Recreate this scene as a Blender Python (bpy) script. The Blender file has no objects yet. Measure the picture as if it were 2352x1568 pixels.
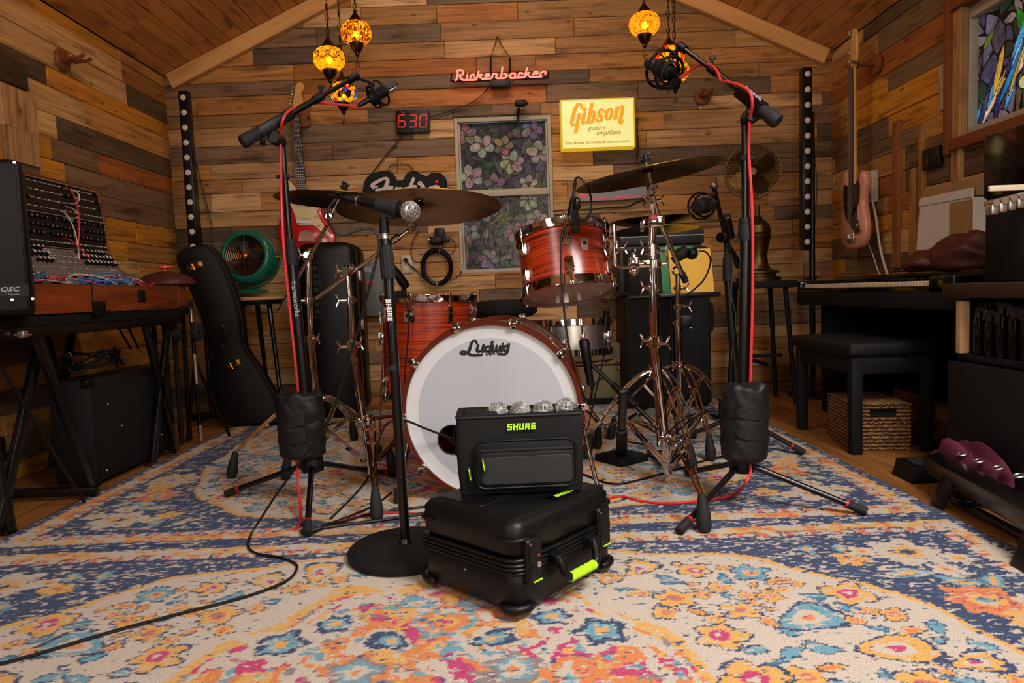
import bpy, bmesh, math, random
import numpy as np
from mathutils import Vector, Matrix, Euler
from mathutils.geometry import tessellate_polygon

S = bpy.context.scene
COL = S.collection
R = math.radians
random.seed(7)
rng = np.random.RandomState(11)

# ------------------------------------------------------------------ camera
F_PX, PITCH, ROLL, CAM_H = 1568.0, R(4.1), R(2.2), 0.67
cam_loc = Vector((0, 0, CAM_H))
_f = Vector((0, math.cos(PITCH), -math.sin(PITCH)))
_u0 = Vector((0, math.sin(PITCH), math.cos(PITCH)))
_r0 = Vector((1, 0, 0))
cam_r = _r0*math.cos(ROLL) - _u0*math.sin(ROLL)
cam_u = _u0*math.cos(ROLL) + _r0*math.sin(ROLL)
cd = bpy.data.cameras.new('camera'); cam = bpy.data.objects.new('camera', cd); COL.objects.link(cam)
mw = Matrix((cam_r, cam_u, -_f)).transposed().to_4x4(); mw.translation = cam_loc
cam.matrix_world = mw
cd.sensor_width = 36.0; cd.lens = 36.0*F_PX/2352.0; cd.clip_start = .05
S.camera = cam

def ray(px, py):
    return _f + cam_r*((px-1176)/F_PX) - cam_u*((py-784)/F_PX)
def at(px, py, Y):            # a photo pixel at a known depth -> point in the room
    d = ray(px, py); return cam_loc + d*(Y/d.y)
def atx(px, py, X):           # ... on a plane parallel to the side walls
    d = ray(px, py); return cam_loc + d*(X/d.x)
def fl(px, py, z=0.0):        # ... on the floor or a level surface
    d = ray(px, py); return cam_loc + d*((z-CAM_H)/d.z)

# ------------------------------------------------------------------ world, lights, exposure
w = bpy.data.worlds.new('world'); S.world = w; w.use_nodes = True
w.node_tree.nodes['Background'].inputs[0].default_value = (.9, .95, 1, 1)
w.node_tree.nodes['Background'].inputs[1].default_value = 0.3
S.view_settings.view_transform = 'Standard'; S.view_settings.look = 'None'
S.view_settings.gamma = 1; S.view_settings.use_curve_mapping = False
S.view_settings.exposure = 0.0
S.cycles.sample_clamp_indirect = 6.0
S.cycles.max_bounces = 8

def area(name, loc, aim, sx, sy, watts, col=(1, 1, 1), spread=180):
    l = bpy.data.lights.new(name, 'AREA'); l.shape = 'RECTANGLE'; l.size = sx; l.size_y = sy
    l.energy = watts; l.color = col; l.spread = R(spread)
    o = bpy.data.objects.new(name, l); COL.objects.link(o); o.location = loc
    o.rotation_euler = (Vector(aim)-Vector(loc)).to_track_quat('-Z', 'Y').to_euler()
    return o
area('key_softbox', (1.15, .35, 2.2), (.35, 1.35, 0), 0.8, 0.8, 38, (1, .98, .97), 115)
area('fill_softbox', (-1.1, .1, 2.2), (-.2, 2.0, .4), 0.6, 0.9, 6, (1, .97, .95), 130)
area('strip_fill', (-1.75, -.7, 1.35), (-.1, 2.2, .6), .7, 1.5, 7, (1, .98, .96), 140)  # pair of added fills, out of view, for pale reflections in the chrome
area('strip_fill', (1.75, -.9, 1.35), (.1, 2.2, .6), .6, 1.4, 4, (1, .98, .96), 140)
area('ridge_lamp', (0, 2.55, 2.74), (0, 4.2, 1.75), 1.5, .3, 24, (1, .84, .64))
area('ceiling_fill', (.35, -.9, 1.2), (-.25, 1.6, 2.9), .7, .7, 27, (1, .88, .72))  # added fill, out of view, throws light up onto the ceiling

area('front_wall_fill', (0, -1.1, 2.3), (0, -2.6, 1.3), 1.2, .3, 7, (1, .97, .94))  # added light: brightens the wall behind the camera so chrome mirrors it paler

# ------------------------------------------------------------------ materials
def s2l(c):
    r = []
    for v in c[:3]:
        v = v/255.0
        r.append(v/12.92 if v <= .04045 else ((v+.055)/1.055)**2.4)
    return tuple(r)+(1,)
class NT:
    def __init__(s, name):
        s.m = bpy.data.materials.new(name); s.m.use_nodes = True
        s.t = s.m.node_tree; s.b = s.t.nodes['Principled BSDF']; s.out = s.t.nodes['Material Output']
    def n(s, typ, **kw):
        x = s.t.nodes.new(typ)
        for k, v in kw.items():
            if k.startswith('i_'):
                key = k[2:]; key = int(key) if key.isdigit() else key.replace('_', ' ')
                x.inputs[key].default_value = v
            else: setattr(x, k, v)
        return x
    def l(s, a, b): s.t.links.new(a, b)
    def ramp(s, fac, stops, interp='LINEAR'):
        x = s.n('ShaderNodeValToRGB'); x.color_ramp.interpolation = interp
        e = x.color_ramp.elements
        while len(e) < len(stops): e.new(.5)
        for i, (p, c) in enumerate(stops):
            e[i].position = p; e[i].color = c if len(c) == 4 else tuple(c)+(1,)
        s.l(fac, x.inputs[0]); return x.outputs[0]
    def mix(s, fac, a, b, mode='MIX'):
        x = s.n('ShaderNodeMix', data_type='RGBA', blend_type=mode)
        for sock, v in ((x.inputs[0], fac), (x.inputs[6], a), (x.inputs[7], b)):
            if hasattr(v, 'is_output'): s.l(v, sock)
            else: sock.default_value = v
        return x.outputs[2]
    def coords(s, kind='Object', scale=(1, 1, 1)):
        tc = s.n('ShaderNodeTexCoord'); mp = s.n('ShaderNodeMapping'); mp.inputs['Scale'].default_value = scale
        s.l(tc.outputs[kind], mp.inputs[0]); return mp.outputs[0]
    def noise(s, vec, scale, detail=4, rough=.5, dist=0):
        x = s.n('ShaderNodeTexNoise'); x.inputs['Scale'].default_value = scale
        x.inputs['Detail'].default_value = detail; x.inputs['Roughness'].default_value = rough
        x.inputs['Distortion'].default_value = dist
        if vec is not None: s.l(vec, x.inputs['Vector'])
        return x.outputs[0]
    def bump(s, h, strength, dist=.002):
        x = s.n('ShaderNodeBump'); x.inputs['Strength'].default_value = strength; x.inputs['Distance'].default_value = dist
        s.l(h, x.inputs['Height']); s.l(x.outputs[0], s.b.inputs['Normal'])
    def set(s, **kw):
        for k, v in kw.items(): s.b.inputs[k.replace('_', ' ')].default_value = v
        return s
MATS = {}
def simple(name, col, rough=.5, metal=0.0, var=.12, vs=30, bump=0, bs=300, spec=.5, **kw):
    m = NT(name); c = s2l(col)
    n = m.noise(m.coords(), vs, 3)
    lo = tuple(v*(1-var) for v in c[:3])+(1,); hi = tuple(min(1, v*(1+var)) for v in c[:3])+(1,)
    m.l(m.mix(n, lo, hi), m.b.inputs['Base Color'])
    m.set(Roughness=rough, Metallic=metal, **kw); m.b.inputs['Specular IOR Level'].default_value = spec
    if bump:
        m.bump(m.noise(m.coords(), bs, 2), bump)
    MATS[name] = m.m; return m.m
def emit(name, col, strength, base=None):
    m = NT(name); m.set(Roughness=.4)
    m.b.inputs['Base Color'].default_value = s2l(base or col)
    m.b.inputs['Emission Color'].default_value = s2l(col); m.b.inputs['Emission Strength'].default_value = strength
    MATS[name] = m.m; return m.m

simple('black_plastic', (7, 7, 7), .42, bump=.15, bs=900, spec=.3)
simple('black_gloss', (4, 4, 5), .16)
simple('black_metal', (6, 6, 7), .3, metal=.0)
simple('black_matte', (9, 9, 10), .7, spec=.3)
simple('black_rubber', (11, 11, 12), .75, bump=.2, bs=500)
simple('black_tolex', (8, 8, 9), .6, bump=.5, bs=700, spec=.35)
simple('black_fabric', (10, 10, 10), .8, bump=.22, bs=1400, spec=.3)
simple('sandbag_cloth', (14, 14, 14), .55, bump=.7, bs=60, spec=.4)
simple('grey_plastic', (95, 97, 98), .5)
simple('dark_grey', (31, 31, 32), .5, bump=.2)
simple('chrome', (212, 208, 204), .07, metal=1.0, var=.03)
simple('satin_steel', (214, 211, 207), .34, metal=1.0)
simple('brass', (200, 150, 60), .25, metal=1.0)
simple('old_brass', (92, 72, 42), .42, metal=1.0, var=.35, vs=18)
simple('dark_bronze', (62, 46, 30), .35, metal=1.0, var=.3, vs=40)
simple('red_cable', (200, 42, 44), .45)
simple('black_cable', (9, 9, 10), .4)
simple('blue_cable', (62, 112, 176), .45)
simple('white_cable', (190, 180, 168), .5)
simple('lime', (170, 232, 20), .45, bump=.1)
simple('white_print', (215, 215, 215), .6)
simple('red_ring', (175, 22, 22), .4)
simple('drum_head_white', (205, 205, 206), .38, var=.02)
simple('drum_head_grey', (176, 178, 184), .4, var=.02)
simple('tom_head', (178, 160, 150), .4, var=.04)
simple('hoop_orange', (86, 30, 16), .22, var=.2)
simple('hoop_inlay', (40, 14, 10), .2)
simple('guitar_red', (190, 26, 34), .18)
simple('guitar_cream', (226, 204, 158), .35)
simple('guitar_pink', (208, 142, 118), .25)
simple('maple', (206, 158, 84), .35, var=.2, vs=20)
simple('rosewood', (44, 28, 20), .5)
simple('peg_wood', (120, 66, 32), .45, var=.25)
simple('fan_green', (18, 92, 72), .22)
simple('fan_copper', (190, 120, 66), .3, metal=1.0)
simple('dark_inside', (6, 6, 6), .9)
simple('paper_white', (205, 196, 184), .8)
simple('cardboard', (150, 116, 72), .85, var=.12)
simple('leather_red', (72, 26, 18), .5, bump=.6, bs=60)
simple('cloth_maroon', (86, 20, 44), .85, bump=.7, bs=70)
simple('olive_leather', (128, 116, 84), .5, bump=.3, bs=400)
simple('brown_leather', (60, 34, 22), .5)
simple('book_yellow', (238, 180, 0), .5, var=.04)
simple('book_green', (0, 120, 50), .5)
simple('red_label', (196, 60, 36), .5)
simple('window_frame', (176, 164, 146), .55, var=.2)
simple('aluminium_track', (120, 116, 108), .4, metal=.4)
simple('ivory_keys', (206, 186, 160), .35)
simple('mesh_dark', (70, 69, 68), .9)
simple('outlet_plate', (190, 178, 160), .4)
simple('orange_knob', (226, 78, 20), .35)
simple('module_black', (10, 10, 11), .45, var=.4, vs=60)
simple('module_silver', (120, 112, 106), .4, metal=.3)
simple('knob_white', (205, 200, 195), .4)
simple('lens_white', (205, 198, 190), .25)
simple('label_grey', (150, 150, 155), .5)
simple('logo_black', (8, 8, 8), .5)
simple('sign_lettering', (188, 172, 166), .35)
simple('pink_lettering', (226, 96, 104), .5)
simple('sign_grey', (120, 120, 128), .4)
simple('light_wood', (188, 148, 104), .5, var=.2, vs=14)
emit('neon', (255, 92, 78), 3.6)
emit('led_red', (255, 14, 22), .75, (40, 4, 6))
emit('green_led', (160, 255, 60), 3.0)
emit('bulb', (255, 206, 130), 42.0)
emit('lit_yellow', (255, 240, 150), .92, (40, 36, 20))
emit('lit_edge', (250, 200, 30), .62, (90, 70, 10))
emit('lit_orange', (255, 158, 8), 1.0, (60, 30, 4))
emit('lit_brown', (206, 132, 20), .7, (40, 24, 4))

def wood_attr(name, grain=(2.5, 55, 1), knot=True, rough=.6, amt=.55, warm=(.62, .47, .30), spec=.3):
    m = NT(name)
    a = m.n('ShaderNodeAttribute', attribute_name='tone')
    uv = m.coords('UV', grain)
    g1 = m.noise(uv, 1.0, 6, .62, .6)
    uv2 = m.coords('UV', (1.2, 7, 1)); g2 = m.noise(uv2, 1.0, 4, .6)
    k = m.ramp(g1, [(.28, (1-amt,)*3), (.52, (1, 1, 1)), (.75, (1.0+amt*.25,)*3)])
    c = m.mix(1.0, a.outputs['Color'], k, 'MULTIPLY')
    k2 = m.ramp(g2, [(.3, (.62, .58, .55)), (.55, (1, 1, 1)), (.8, (1.14, 1.1, 1.05))])
    c = m.mix(.8, c, k2, 'MULTIPLY')
    if knot:
        v = m.n('ShaderNodeTexVoronoi', feature='F1'); v.inputs['Scale'].default_value = 1.0
        m.l(m.coords('UV', (4.2, 9.5, 1)), v.inputs['Vector'])
        kn = m.ramp(v.outputs['Distance'], [(.0, (.22, .15, .11)), (.05, (.35, .25, .18)), (.11, (1, 1, 1))])
        c = m.mix(.85, c, kn, 'MULTIPLY')
        v2 = m.n('ShaderNodeTexNoise'); v2.inputs['Scale'].default_value = 1; v2.inputs['Detail'].default_value = 6
        m.l(m.coords('UV', (3.4, 14, 1)), v2.inputs['Vector'])
        st = m.ramp(v2.outputs[0], [(.30, (.26, .23, .21)), (.44, (1, 1, 1))])
        c = m.mix(.8, c, st, 'MULTIPLY')
        v3 = m.n('ShaderNodeTexVoronoi', feature='F1'); v3.inputs['Scale'].default_value = 1.0; m.l(m.coords('UV', (7, 16, 1)), v3.inputs['Vector'])
        c = m.mix(.9, c, m.ramp(v3.outputs['Distance'], [(.035, (.08, .06, .05)), (.05, (1, 1, 1))]), 'MULTIPLY')
    m.l(c, m.b.inputs['Base Color']); m.set(Roughness=rough); m.b.inputs['Specular IOR Level'].default_value = spec
    m.bump(g1, .35, .004)
    MATS[name] = m.m; return m.m
wood_attr('pallet_wood')
wood_attr('ceiling_pine', (1.2, 30, 1), True, .5, .28)
wood_attr('floor_wood', (3.0, 38, 1), False, .42, .6)
wood_attr('trim_pine', (1.5, 24, 1), False, .5, .18)

def oak_red(name, zscale=34, sx=2.2):
    m = NT(name)
    v = m.coords('Object', (sx, sx, zscale)); n = m.noise(v, 1.4, 6, .68, .9)
    v2 = m.coords('Object', (sx*3, sx*3, zscale*4)); n2 = m.noise(v2, 1.0, 3, .6)
    c = m.ramp(n, [(.30, s2l((48, 8, 4))), (.42, s2l((120, 30, 10))), (.50, s2l((172, 52, 16))), (.68, s2l((200, 74, 26)))])
    k = m.ramp(n2, [(.36, (.45, .40, .38)), (.50, (1, 1, 1))])
    m.l(m.mix(.8, c, k, 'MULTIPLY'), m.b.inputs['Base Color'])
    m.set(Roughness=.3, Coat_Weight=.4, Coat_Roughness=.18); MATS[name] = m.m
oak_red('red_oak', 52, 1.3)
def synth_wood():
    m = NT('cherry_wood'); v = m.coords('Object', (6, 2, 26)); n = m.noise(v, 1.2, 5, .6, .5)
    c = m.ramp(n, [(.3, s2l((78, 30, 10))), (.6, s2l((128, 58, 20))), (.8, s2l((150, 76, 28)))])
    m.l(c, m.b.inputs['Base Color']); m.set(Roughness=.28); MATS['cherry_wood'] = m.m
synth_wood()
def cymbal_mat():
    m = NT('cymbal_bronze')
    wv = m.n('ShaderNodeTexWave', wave_type='RINGS', rings_direction='Z'); wv.inputs['Scale'].default_value = 60
    wv.inputs['Distortion'].default_value = .4; wv.inputs['Detail'].default_value = 2
    m.l(m.coords(), wv.inputs['Vector'])
    n = m.noise(m.coords(), 7, 4, .6)
    m.l(m.ramp(n, [(.35, s2l((82, 62, 28))), (.65, s2l((132, 104, 48)))]), m.b.inputs['Base Color'])
    m.set(Roughness=.3, Metallic=1.0); m.bump(wv.outputs[1], .12, .001); MATS['cymbal_bronze'] = m.m
cymbal_mat()
def wicker_mat():
    m = NT('wicker')
    wv = m.n('ShaderNodeTexWave', wave_type='BANDS', bands_direction='Z'); wv.inputs['Scale'].default_value = 21
    wv.inputs['Distortion'].default_value = 4.5; wv.inputs['Detail'].default_value = 3; wv.inputs['Detail Scale'].default_value = 3.5
    m.l(m.coords(), wv.inputs['Vector'])
    n = m.noise(m.coords('Object', (30, 30, 60)), 2, 4)
    c = m.ramp(wv.outputs[1], [(.0, s2l((60, 34, 14))), (.45, s2l((140, 94, 46))), (1, s2l((184, 136, 76)))])
    m.l(m.mix(.5, c, m.ramp(n, [(.3, (.5, .45, .4)), (.6, (1, 1, 1))]), 'MULTIPLY'), m.b.inputs['Base Color'])
    m.set(Roughness=.7); m.bump(wv.outputs[1], 1.0, .012); MATS['wicker'] = m.m
wicker_mat()
def pocket_mesh():
    m = NT('pocket_mesh'); v = m.n('ShaderNodeTexVoronoi', feature='DISTANCE_TO_EDGE'); v.inputs['Scale'].default_value = 360
    v.inputs['Randomness'].default_value = .12
    m.l(m.coords('Object', (1, 1, 1)), v.inputs['Vector'])
    m.l(m.ramp(v.outputs['Distance'], [(.14, s2l((40, 40, 42))), (.26, s2l((6, 6, 6)))]), m.b.inputs['Base Color'])
    m.set(Roughness=.6); m.bump(v.outputs['Distance'], -.6, .003); MATS['pocket_mesh'] = m.m
pocket_mesh()
def rug_mat():
    m = NT('rug_pile'); a = m.n('ShaderNodeAttribute', attribute_name='pattern')
    f1 = m.noise(m.coords('Object', (60, 160, 1)), 1.6, 3, .6)
    f2 = m.noise(m.coords('Object', (260, 420, 1)), 1.3, 2, .6)
    k = m.ramp(f2, [(.25, (.68, .66, .64)), (.55, (1, 1, 1)), (.8, (1.12, 1.1, 1.08))])
    c = m.mix(1.0, a.outputs['Color'], k, 'MULTIPLY')
    wear = m.ramp(f1, [(.64, (0, 0, 0)), (.69, (.6, .6, .6))])
    c = m.mix(wear, c, s2l((196, 182, 166)))
    m.l(c, m.b.inputs['Base Color']); m.set(Roughness=.95, Sheen_Weight=.15)
    m.b.inputs['Specular IOR Level'].default_value = .1
    m.bump(f2, .9, .006); MATS['rug_pile'] = m.m
rug_mat()
def glass_pat(name, e):
    m = NT(name); a = m.n('ShaderNodeAttribute', attribute_name='pattern')
    n = m.noise(m.coords('Object', (14, 14, 14)), 1.6, 4, .6, .8)
    c = m.mix(1.0, a.outputs['Color'], m.ramp(n, [(.3, (.34, .34, .34)), (.55, (.68, .68, .68)), (.75, (1.1, 1.08, 1.05))]), 'MULTIPLY')
    m.l(c, m.b.inputs['Base Color']); m.l(c, m.b.inputs['Emission Color']); m.b.inputs['Emission Strength'].default_value = e
    m.set(Roughness=.22); m.b.inputs['Specular IOR Level'].default_value = .35; m.bump(n, .5, .006); MATS[name] = m.m
glass_pat('stained_glass', .05); glass_pat('stained_glass_lit', 1.1)
def mosaic(name, cols, dark=.10, scale=55, em=.32):
    m = NT(name)
    v = m.n('ShaderNodeTexVoronoi', feature='F1'); v.inputs['Scale'].default_value = scale
    d = m.n('ShaderNodeTexVoronoi', feature='DISTANCE_TO_EDGE'); d.inputs['Scale'].default_value = scale
    oc = m.coords(); m.l(oc, v.inputs['Vector']); m.l(oc, d.inputs['Vector'])
    bw = m.n('ShaderNodeSeparateColor'); m.l(v.outputs['Color'], bw.inputs[0])
    c = m.ramp(bw.outputs[0], [(i/len(cols), s2l(k)) for i, k in enumerate(cols)], 'CONSTANT')
    ed = m.ramp(d.outputs['Distance'], [(dark*.6, (.05, .03, .02)), (dark, (1, 1, 1))])
    c = m.mix(1.0, c, ed, 'MULTIPLY')
    tr = m.n('ShaderNodeBsdfTranslucent'); m.l(c, tr.inputs[0])
    rf = m.n('ShaderNodeBsdfRefraction'); rf.inputs['Roughness'].default_value = .42; rf.inputs['IOR'].default_value = 1.03; m.l(c, rf.inputs[0])
    em_ = m.n('ShaderNodeEmission'); m.l(c, em_.inputs[0]); em_.inputs[1].default_value = em
    mx = m.n('ShaderNodeMixShader'); mx.inputs[0].default_value = .35; m.l(tr.outputs[0], mx.inputs[1]); m.l(rf.outputs[0], mx.inputs[2])
    ad = m.n('ShaderNodeAddShader'); m.l(mx.outputs[0], ad.inputs[0]); m.l(em_.outputs[0], ad.inputs[1])
    m.l(ad.outputs[0], m.out.inputs[0]); MATS[name] = m.m
AMB = [(255, 176, 26), (240, 150, 20), (255, 196, 60), (200, 96, 12), (255, 160, 10), (150, 60, 20)]
mosaic('amber_mosaic', AMB, .09, 75)
mosaic('honey_mosaic', [(255, 186, 60), (255, 170, 30), (236, 140, 20)], .05, 95)
mosaic('red_mosaic', [(255, 180, 20), (255, 176, 30), (250, 70, 20), (60, 20, 10), (255, 150, 10), (240, 60, 20)], .06, 34)
mosaic('blue_mosaic', [(255, 150, 20), (40, 70, 220), (250, 160, 20), (90, 190, 210), (230, 40, 30), (255, 170, 30), (30, 20, 10)], .07, 46)
def amber_zigzag():
    mosaic('zigzag_mosaic', [(255, 176, 16), (255, 190, 40), (250, 150, 10)], .04, 70)
amber_zigzag()

# ------------------------------------------------------------------ mesh builder
W = {}
def align(axis, origin=(0, 0, 0), up=None):
    z = Vector(axis).normalized(); u = Vector(up) if up is not None else (Vector((0, 0, 1)) if abs(z.z) < .95 else Vector((1, 0, 0)))
    x = u.cross(z).normalized(); y = z.cross(x)
    m = Matrix((x, y, z)).transposed().to_4x4(); m.translation = Vector(origin); return m
def frame(o, x, y):
    x = Vector(x).normalized(); y = Vector(y); y = (y-x*x.dot(y)).normalized(); z = x.cross(y)
    m = Matrix((x, y, z)).transposed().to_4x4(); m.translation = Vector(o); return m
def smooth_path(pts, n=6, closed=False):
    P = [Vector(p) for p in pts]; m = len(P)
    if m < 3: return P
    out = []
    for i in range(m if closed else m-1):
        if closed: p0, p1, p2, p3 = P[(i-1) % m], P[i], P[(i+1) % m], P[(i+2) % m]
        else: p0, p1, p2, p3 = P[max(i-1, 0)], P[i], P[i+1], P[min(i+2, m-1)]
        for k in range(n):
            t = k/n; t2 = t*t; t3 = t2*t
            out.append(.5*((2*p1)+(p2-p0)*t+(2*p0-5*p1+4*p2-p3)*t2+(3*p1-p0-3*p2+p3)*t3))
    if not closed: out.append(P[-1])
    return out
class MB:
    def __init__(s, T=None):
        s.v = []; s.f = []; s.T = T; s.k = 0
    def add(s, vs, fs, M=None):
        k = len(s.v)
        for p in vs:
            p = Vector(p)
            if M is not None: p = M @ p
            if s.T is not None: p = s.T @ p
            s.v.append(p)
        for f in fs: s.f.append([i+k for i in f])
        return s
    def box(s, c, d, bev=0, M=None, seg=2, rot=None):
        T = Matrix.Translation(Vector(c))
        if rot is not None: T = T @ (rot if isinstance(rot, Matrix) else Euler(rot).to_matrix()).to_4x4()
        if M is not None: T = M @ T
        x, y, z = [q/2 for q in d]
        if bev <= 0:
            vs = [(-x, -y, -z), (x, -y, -z), (x, y, -z), (-x, y, -z), (-x, -y, z), (x, -y, z), (x, y, z), (-x, y, z)]
            return s.add(vs, [(0, 3, 2, 1), (4, 5, 6, 7), (0, 1, 5, 4), (1, 2, 6, 5), (2, 3, 7, 6), (3, 0, 4, 7)], T)
        bm = bmesh.new(); bmesh.ops.create_cube(bm, size=1)
        for q in bm.verts: q.co = Vector((q.co.x*2*x, q.co.y*2*y, q.co.z*2*z))
        bmesh.ops.bevel(bm, geom=bm.edges[:], offset=min(bev, .48*min(d)), segments=seg, profile=.5, affect='EDGES')
        bm.verts.ensure_lookup_table()
        s.add([q.co.copy() for q in bm.verts], [[q.index for q in f.verts] for f in bm.faces], T); bm.free(); return s
    def lathe(s, prof, o=(0, 0, 0), axis=(0, 0, 1), seg=24, M=None, arc=None):
        T = align(axis, o) if M is None else M
        vs = []; fs = []; rings = []
        for r, h in prof:
            if r < 1e-6: vs.append((0, 0, h)); rings.append([len(vs)-1])
            else:
                b = len(vs)
                for i in range(seg):
                    a = 2*math.pi*i/seg; vs.append((r*math.cos(a), r*math.sin(a), h))
                rings.append(list(range(b, b+seg)))
        for a, b in zip(rings, rings[1:]):
            if len(a) == 1 and len(b) == 1: continue
            for i in range(seg):
                j = (i+1) % seg
                if len(a) == 1: fs.append((a[0], b[j], b[i]))
                elif len(b) == 1: fs.append((a[i], a[j], b[0]))
                else: fs.append((a[i], a[j], b[j], b[i]))
        return s.add(vs, fs, T)
    def cyl(s, p0, p1, r0, r1=None, seg=14, ch=0):
        p0 = Vector(p0); p1 = Vector(p1); L = (p1-p0).length; r1 = r0 if r1 is None else r1
        if L < 1e-6: return s
        if ch: pr = [(0, 0), (r0-ch, 0), (r0, ch), (r1, L-ch), (r1-ch, L), (0, L)]
        else: pr = [(0, 0), (r0, 0), (r1, L), (0, L)]
        return s.lathe(pr, p0, p1-p0, seg)
    def sphere(s, c, r, seg=16, rings=10, sc=(1, 1, 1), M=None):
        pr = [(r*math.sin(math.pi*i/rings), -r*math.cos(math.pi*i/rings)) for i in range(rings+1)]
        pr[0] = (0, -r); pr[-1] = (0, r)
        T = Matrix.Translation(Vector(c)) @ (M if M is not None else Matrix.Identity(4)) @ Matrix.Diagonal((*sc, 1))
        return s.lathe(pr, seg=seg, M=T)
    def tube(s, pts, r, seg=8, n=6, closed=False, smooth=True):
        P = smooth_path(pts, n, closed) if smooth else [Vector(p) for p in pts]
        m = len(P); vs = []; fs = []
        tan = [((P[(i+1) % m]-P[i-1]) if closed else (P[min(i+1, m-1)]-P[max(i-1, 0)])).normalized() for i in range(m)]
        t0 = tan[0]; nrm = t0.cross(Vector((0, 0, 1)) if abs(t0.z) < .9 else Vector((1, 0, 0))).normalized()
        for i in range(m):
            t = tan[i]; nrm = (nrm-t*t.dot(nrm)).normalized(); b = t.cross(nrm)
            ri = r(i/(m-1)) if callable(r) else r
            for k in range(seg):
                a = 2*math.pi*k/seg; vs.append(P[i]+nrm*(ri*math.cos(a))+b*(ri*math.sin(a)))
        for i in range(m if closed else m-1):
            j = (i+1) % m
            for k in range(seg):
                q = (k+1) % seg; fs.append((i*seg+k, i*seg+q, j*seg+q, j*seg+k))
        if not closed:
            fs.append(tuple(range(seg-1, -1, -1))); fs.append(tuple((m-1)*seg+k for k in range(seg)))
        return s.add(vs, fs)
    def torus(s, c, axis, Rr, r, seg=32, rs=8, sc=(1, 1)):
        T = align(axis, c); pts = [T @ Vector((Rr*sc[0]*math.cos(2*math.pi*i/seg), Rr*sc[1]*math.sin(2*math.pi*i/seg), 0)) for i in range(seg)]
        return s.tube(pts, r, rs, closed=True, smooth=False)
    def prism(s, poly, T=None, z0=0, z1=.01, bev=0):
        n = len(poly); P = [Vector((p[0], p[1], 0)) for p in poly]
        ar = sum(P[i].x*P[(i+1) % n].y-P[(i+1) % n].x*P[i].y for i in range(n))
        if ar < 0: P.reverse()
        tri = tessellate_polygon([P])
        if bev > 0:
            ins = []
            for i in range(n):
                a = (P[i]-P[i-1]).normalized(); b = (P[(i+1) % n]-P[i]).normalized()
                t = (a+b); t = t.normalized() if t.length > 1e-6 else a
                ins.append(P[i]+Vector((-t.y, t.x, 0))*bev)
            L = [[(p.x, p.y, z0) for p in ins], [(p.x, p.y, z0+bev) for p in P], [(p.x, p.y, z1-bev) for p in P], [(p.x, p.y, z1) for p in ins]]
        else: L = [[(p.x, p.y, z0) for p in P], [(p.x, p.y, z1) for p in P]]
        vs = [q for l in L for q in l]; fs = []
        for a in range(len(L)-1):
            for i in range(n):
                j = (i+1) % n; fs.append((a*n+i, a*n+j, (a+1)*n+j, (a+1)*n+i))
        top = (len(L)-1)*n
        for t in tri:
            p, q, r_ = [P[k] for k in t]
            if (q-p).cross(r_-p).z < 0: t = (t[0], t[2], t[1])
            fs.append(tuple(top+k for k in t)); fs.append((t[2], t[1], t[0]))
        return s.add(vs, fs, T)
    def ribbon(s, st, T=None, z0=0, z1=.003, w=None, n=5, smooth=True, cap=False):
        # one pen stroke: points (x, y[, width]) -> a flat band with thickness
        pts = [Vector((p[0], p[1], (p[2] if len(p) > 2 else w))) for p in st]
        P = smooth_path(pts, n) if smooth and len(pts) > 2 else pts
        m = len(P); Lf = []; Rt = []; s.k += 1; z1 += s.k*4e-5
        for i in range(m):
            a = P[i]-P[i-1] if i > 0 else P[1]-P[0]; b = P[i+1]-P[i] if i < m-1 else a
            a = Vector((a.x, a.y)).normalized(); b = Vector((b.x, b.y)).normalized()
            t = a+b; t = t.normalized() if t.length > 1e-5 else a
            nn = Vector((-t.y, t.x)); k = min(1/max(.35, nn.dot(Vector((-a.y, a.x)))), 2.2); h = P[i].z*.5*k
            Lf.append((P[i].x+nn.x*h, P[i].y+nn.y*h)); Rt.append((P[i].x-nn.x*h, P[i].y-nn.y*h))
        vs = []; fs = []
        for i, (a, b) in enumerate(zip(Lf, Rt)): h = z1+i*1.2e-5; vs += [(a[0], a[1], z0), (b[0], b[1], z0), (b[0], b[1], h), (a[0], a[1], h)]
        for i in range(m-1):
            o = i*4; q = o+4
            for k in range(4):
                k2 = (k+1) % 4; fs.append((o+k, o+k2, q+k2, q+k))
        fs.append((3, 2, 1, 0)); e = (m-1)*4; fs.append((e, e+1, e+2, e+3))
        if cap:
            for p in (P[0], P[-1]):
                c = [(p.x+p.z*.5*math.cos(2*math.pi*i/12), p.y+p.z*.5*math.sin(2*math.pi*i/12)) for i in range(12)]
                s.k += 1; s.prism(c, T, z0, z1+m*1.2e-5+s.k*1e-5)
        return s.add(vs, fs, T)
    def text(s, txt, T, size, shear=0, bold=0, depth=.001, align_x='CENTER', sx=1.0):
        cu = bpy.data.curves.new('t', 'FONT'); cu.body = txt; cu.size = size; cu.shear = shear; cu.offset = bold
        cu.align_x = align_x; cu.resolution_u = 3
        o = bpy.data.objects.new('t', cu); COL.objects.link(o)
        dg = bpy.context.evaluated_depsgraph_get(); me = bpy.data.meshes.new_from_object(o.evaluated_get(dg))
        vs = [v.co.copy() for v in me.vertices]; fs = [list(p.vertices) for p in me.polygons]
        bpy.data.objects.remove(o); bpy.data.curves.remove(cu); bpy.data.meshes.remove(me)
        s.add([(v.x*sx, v.y, depth) for v in vs], fs, T); return s
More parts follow.
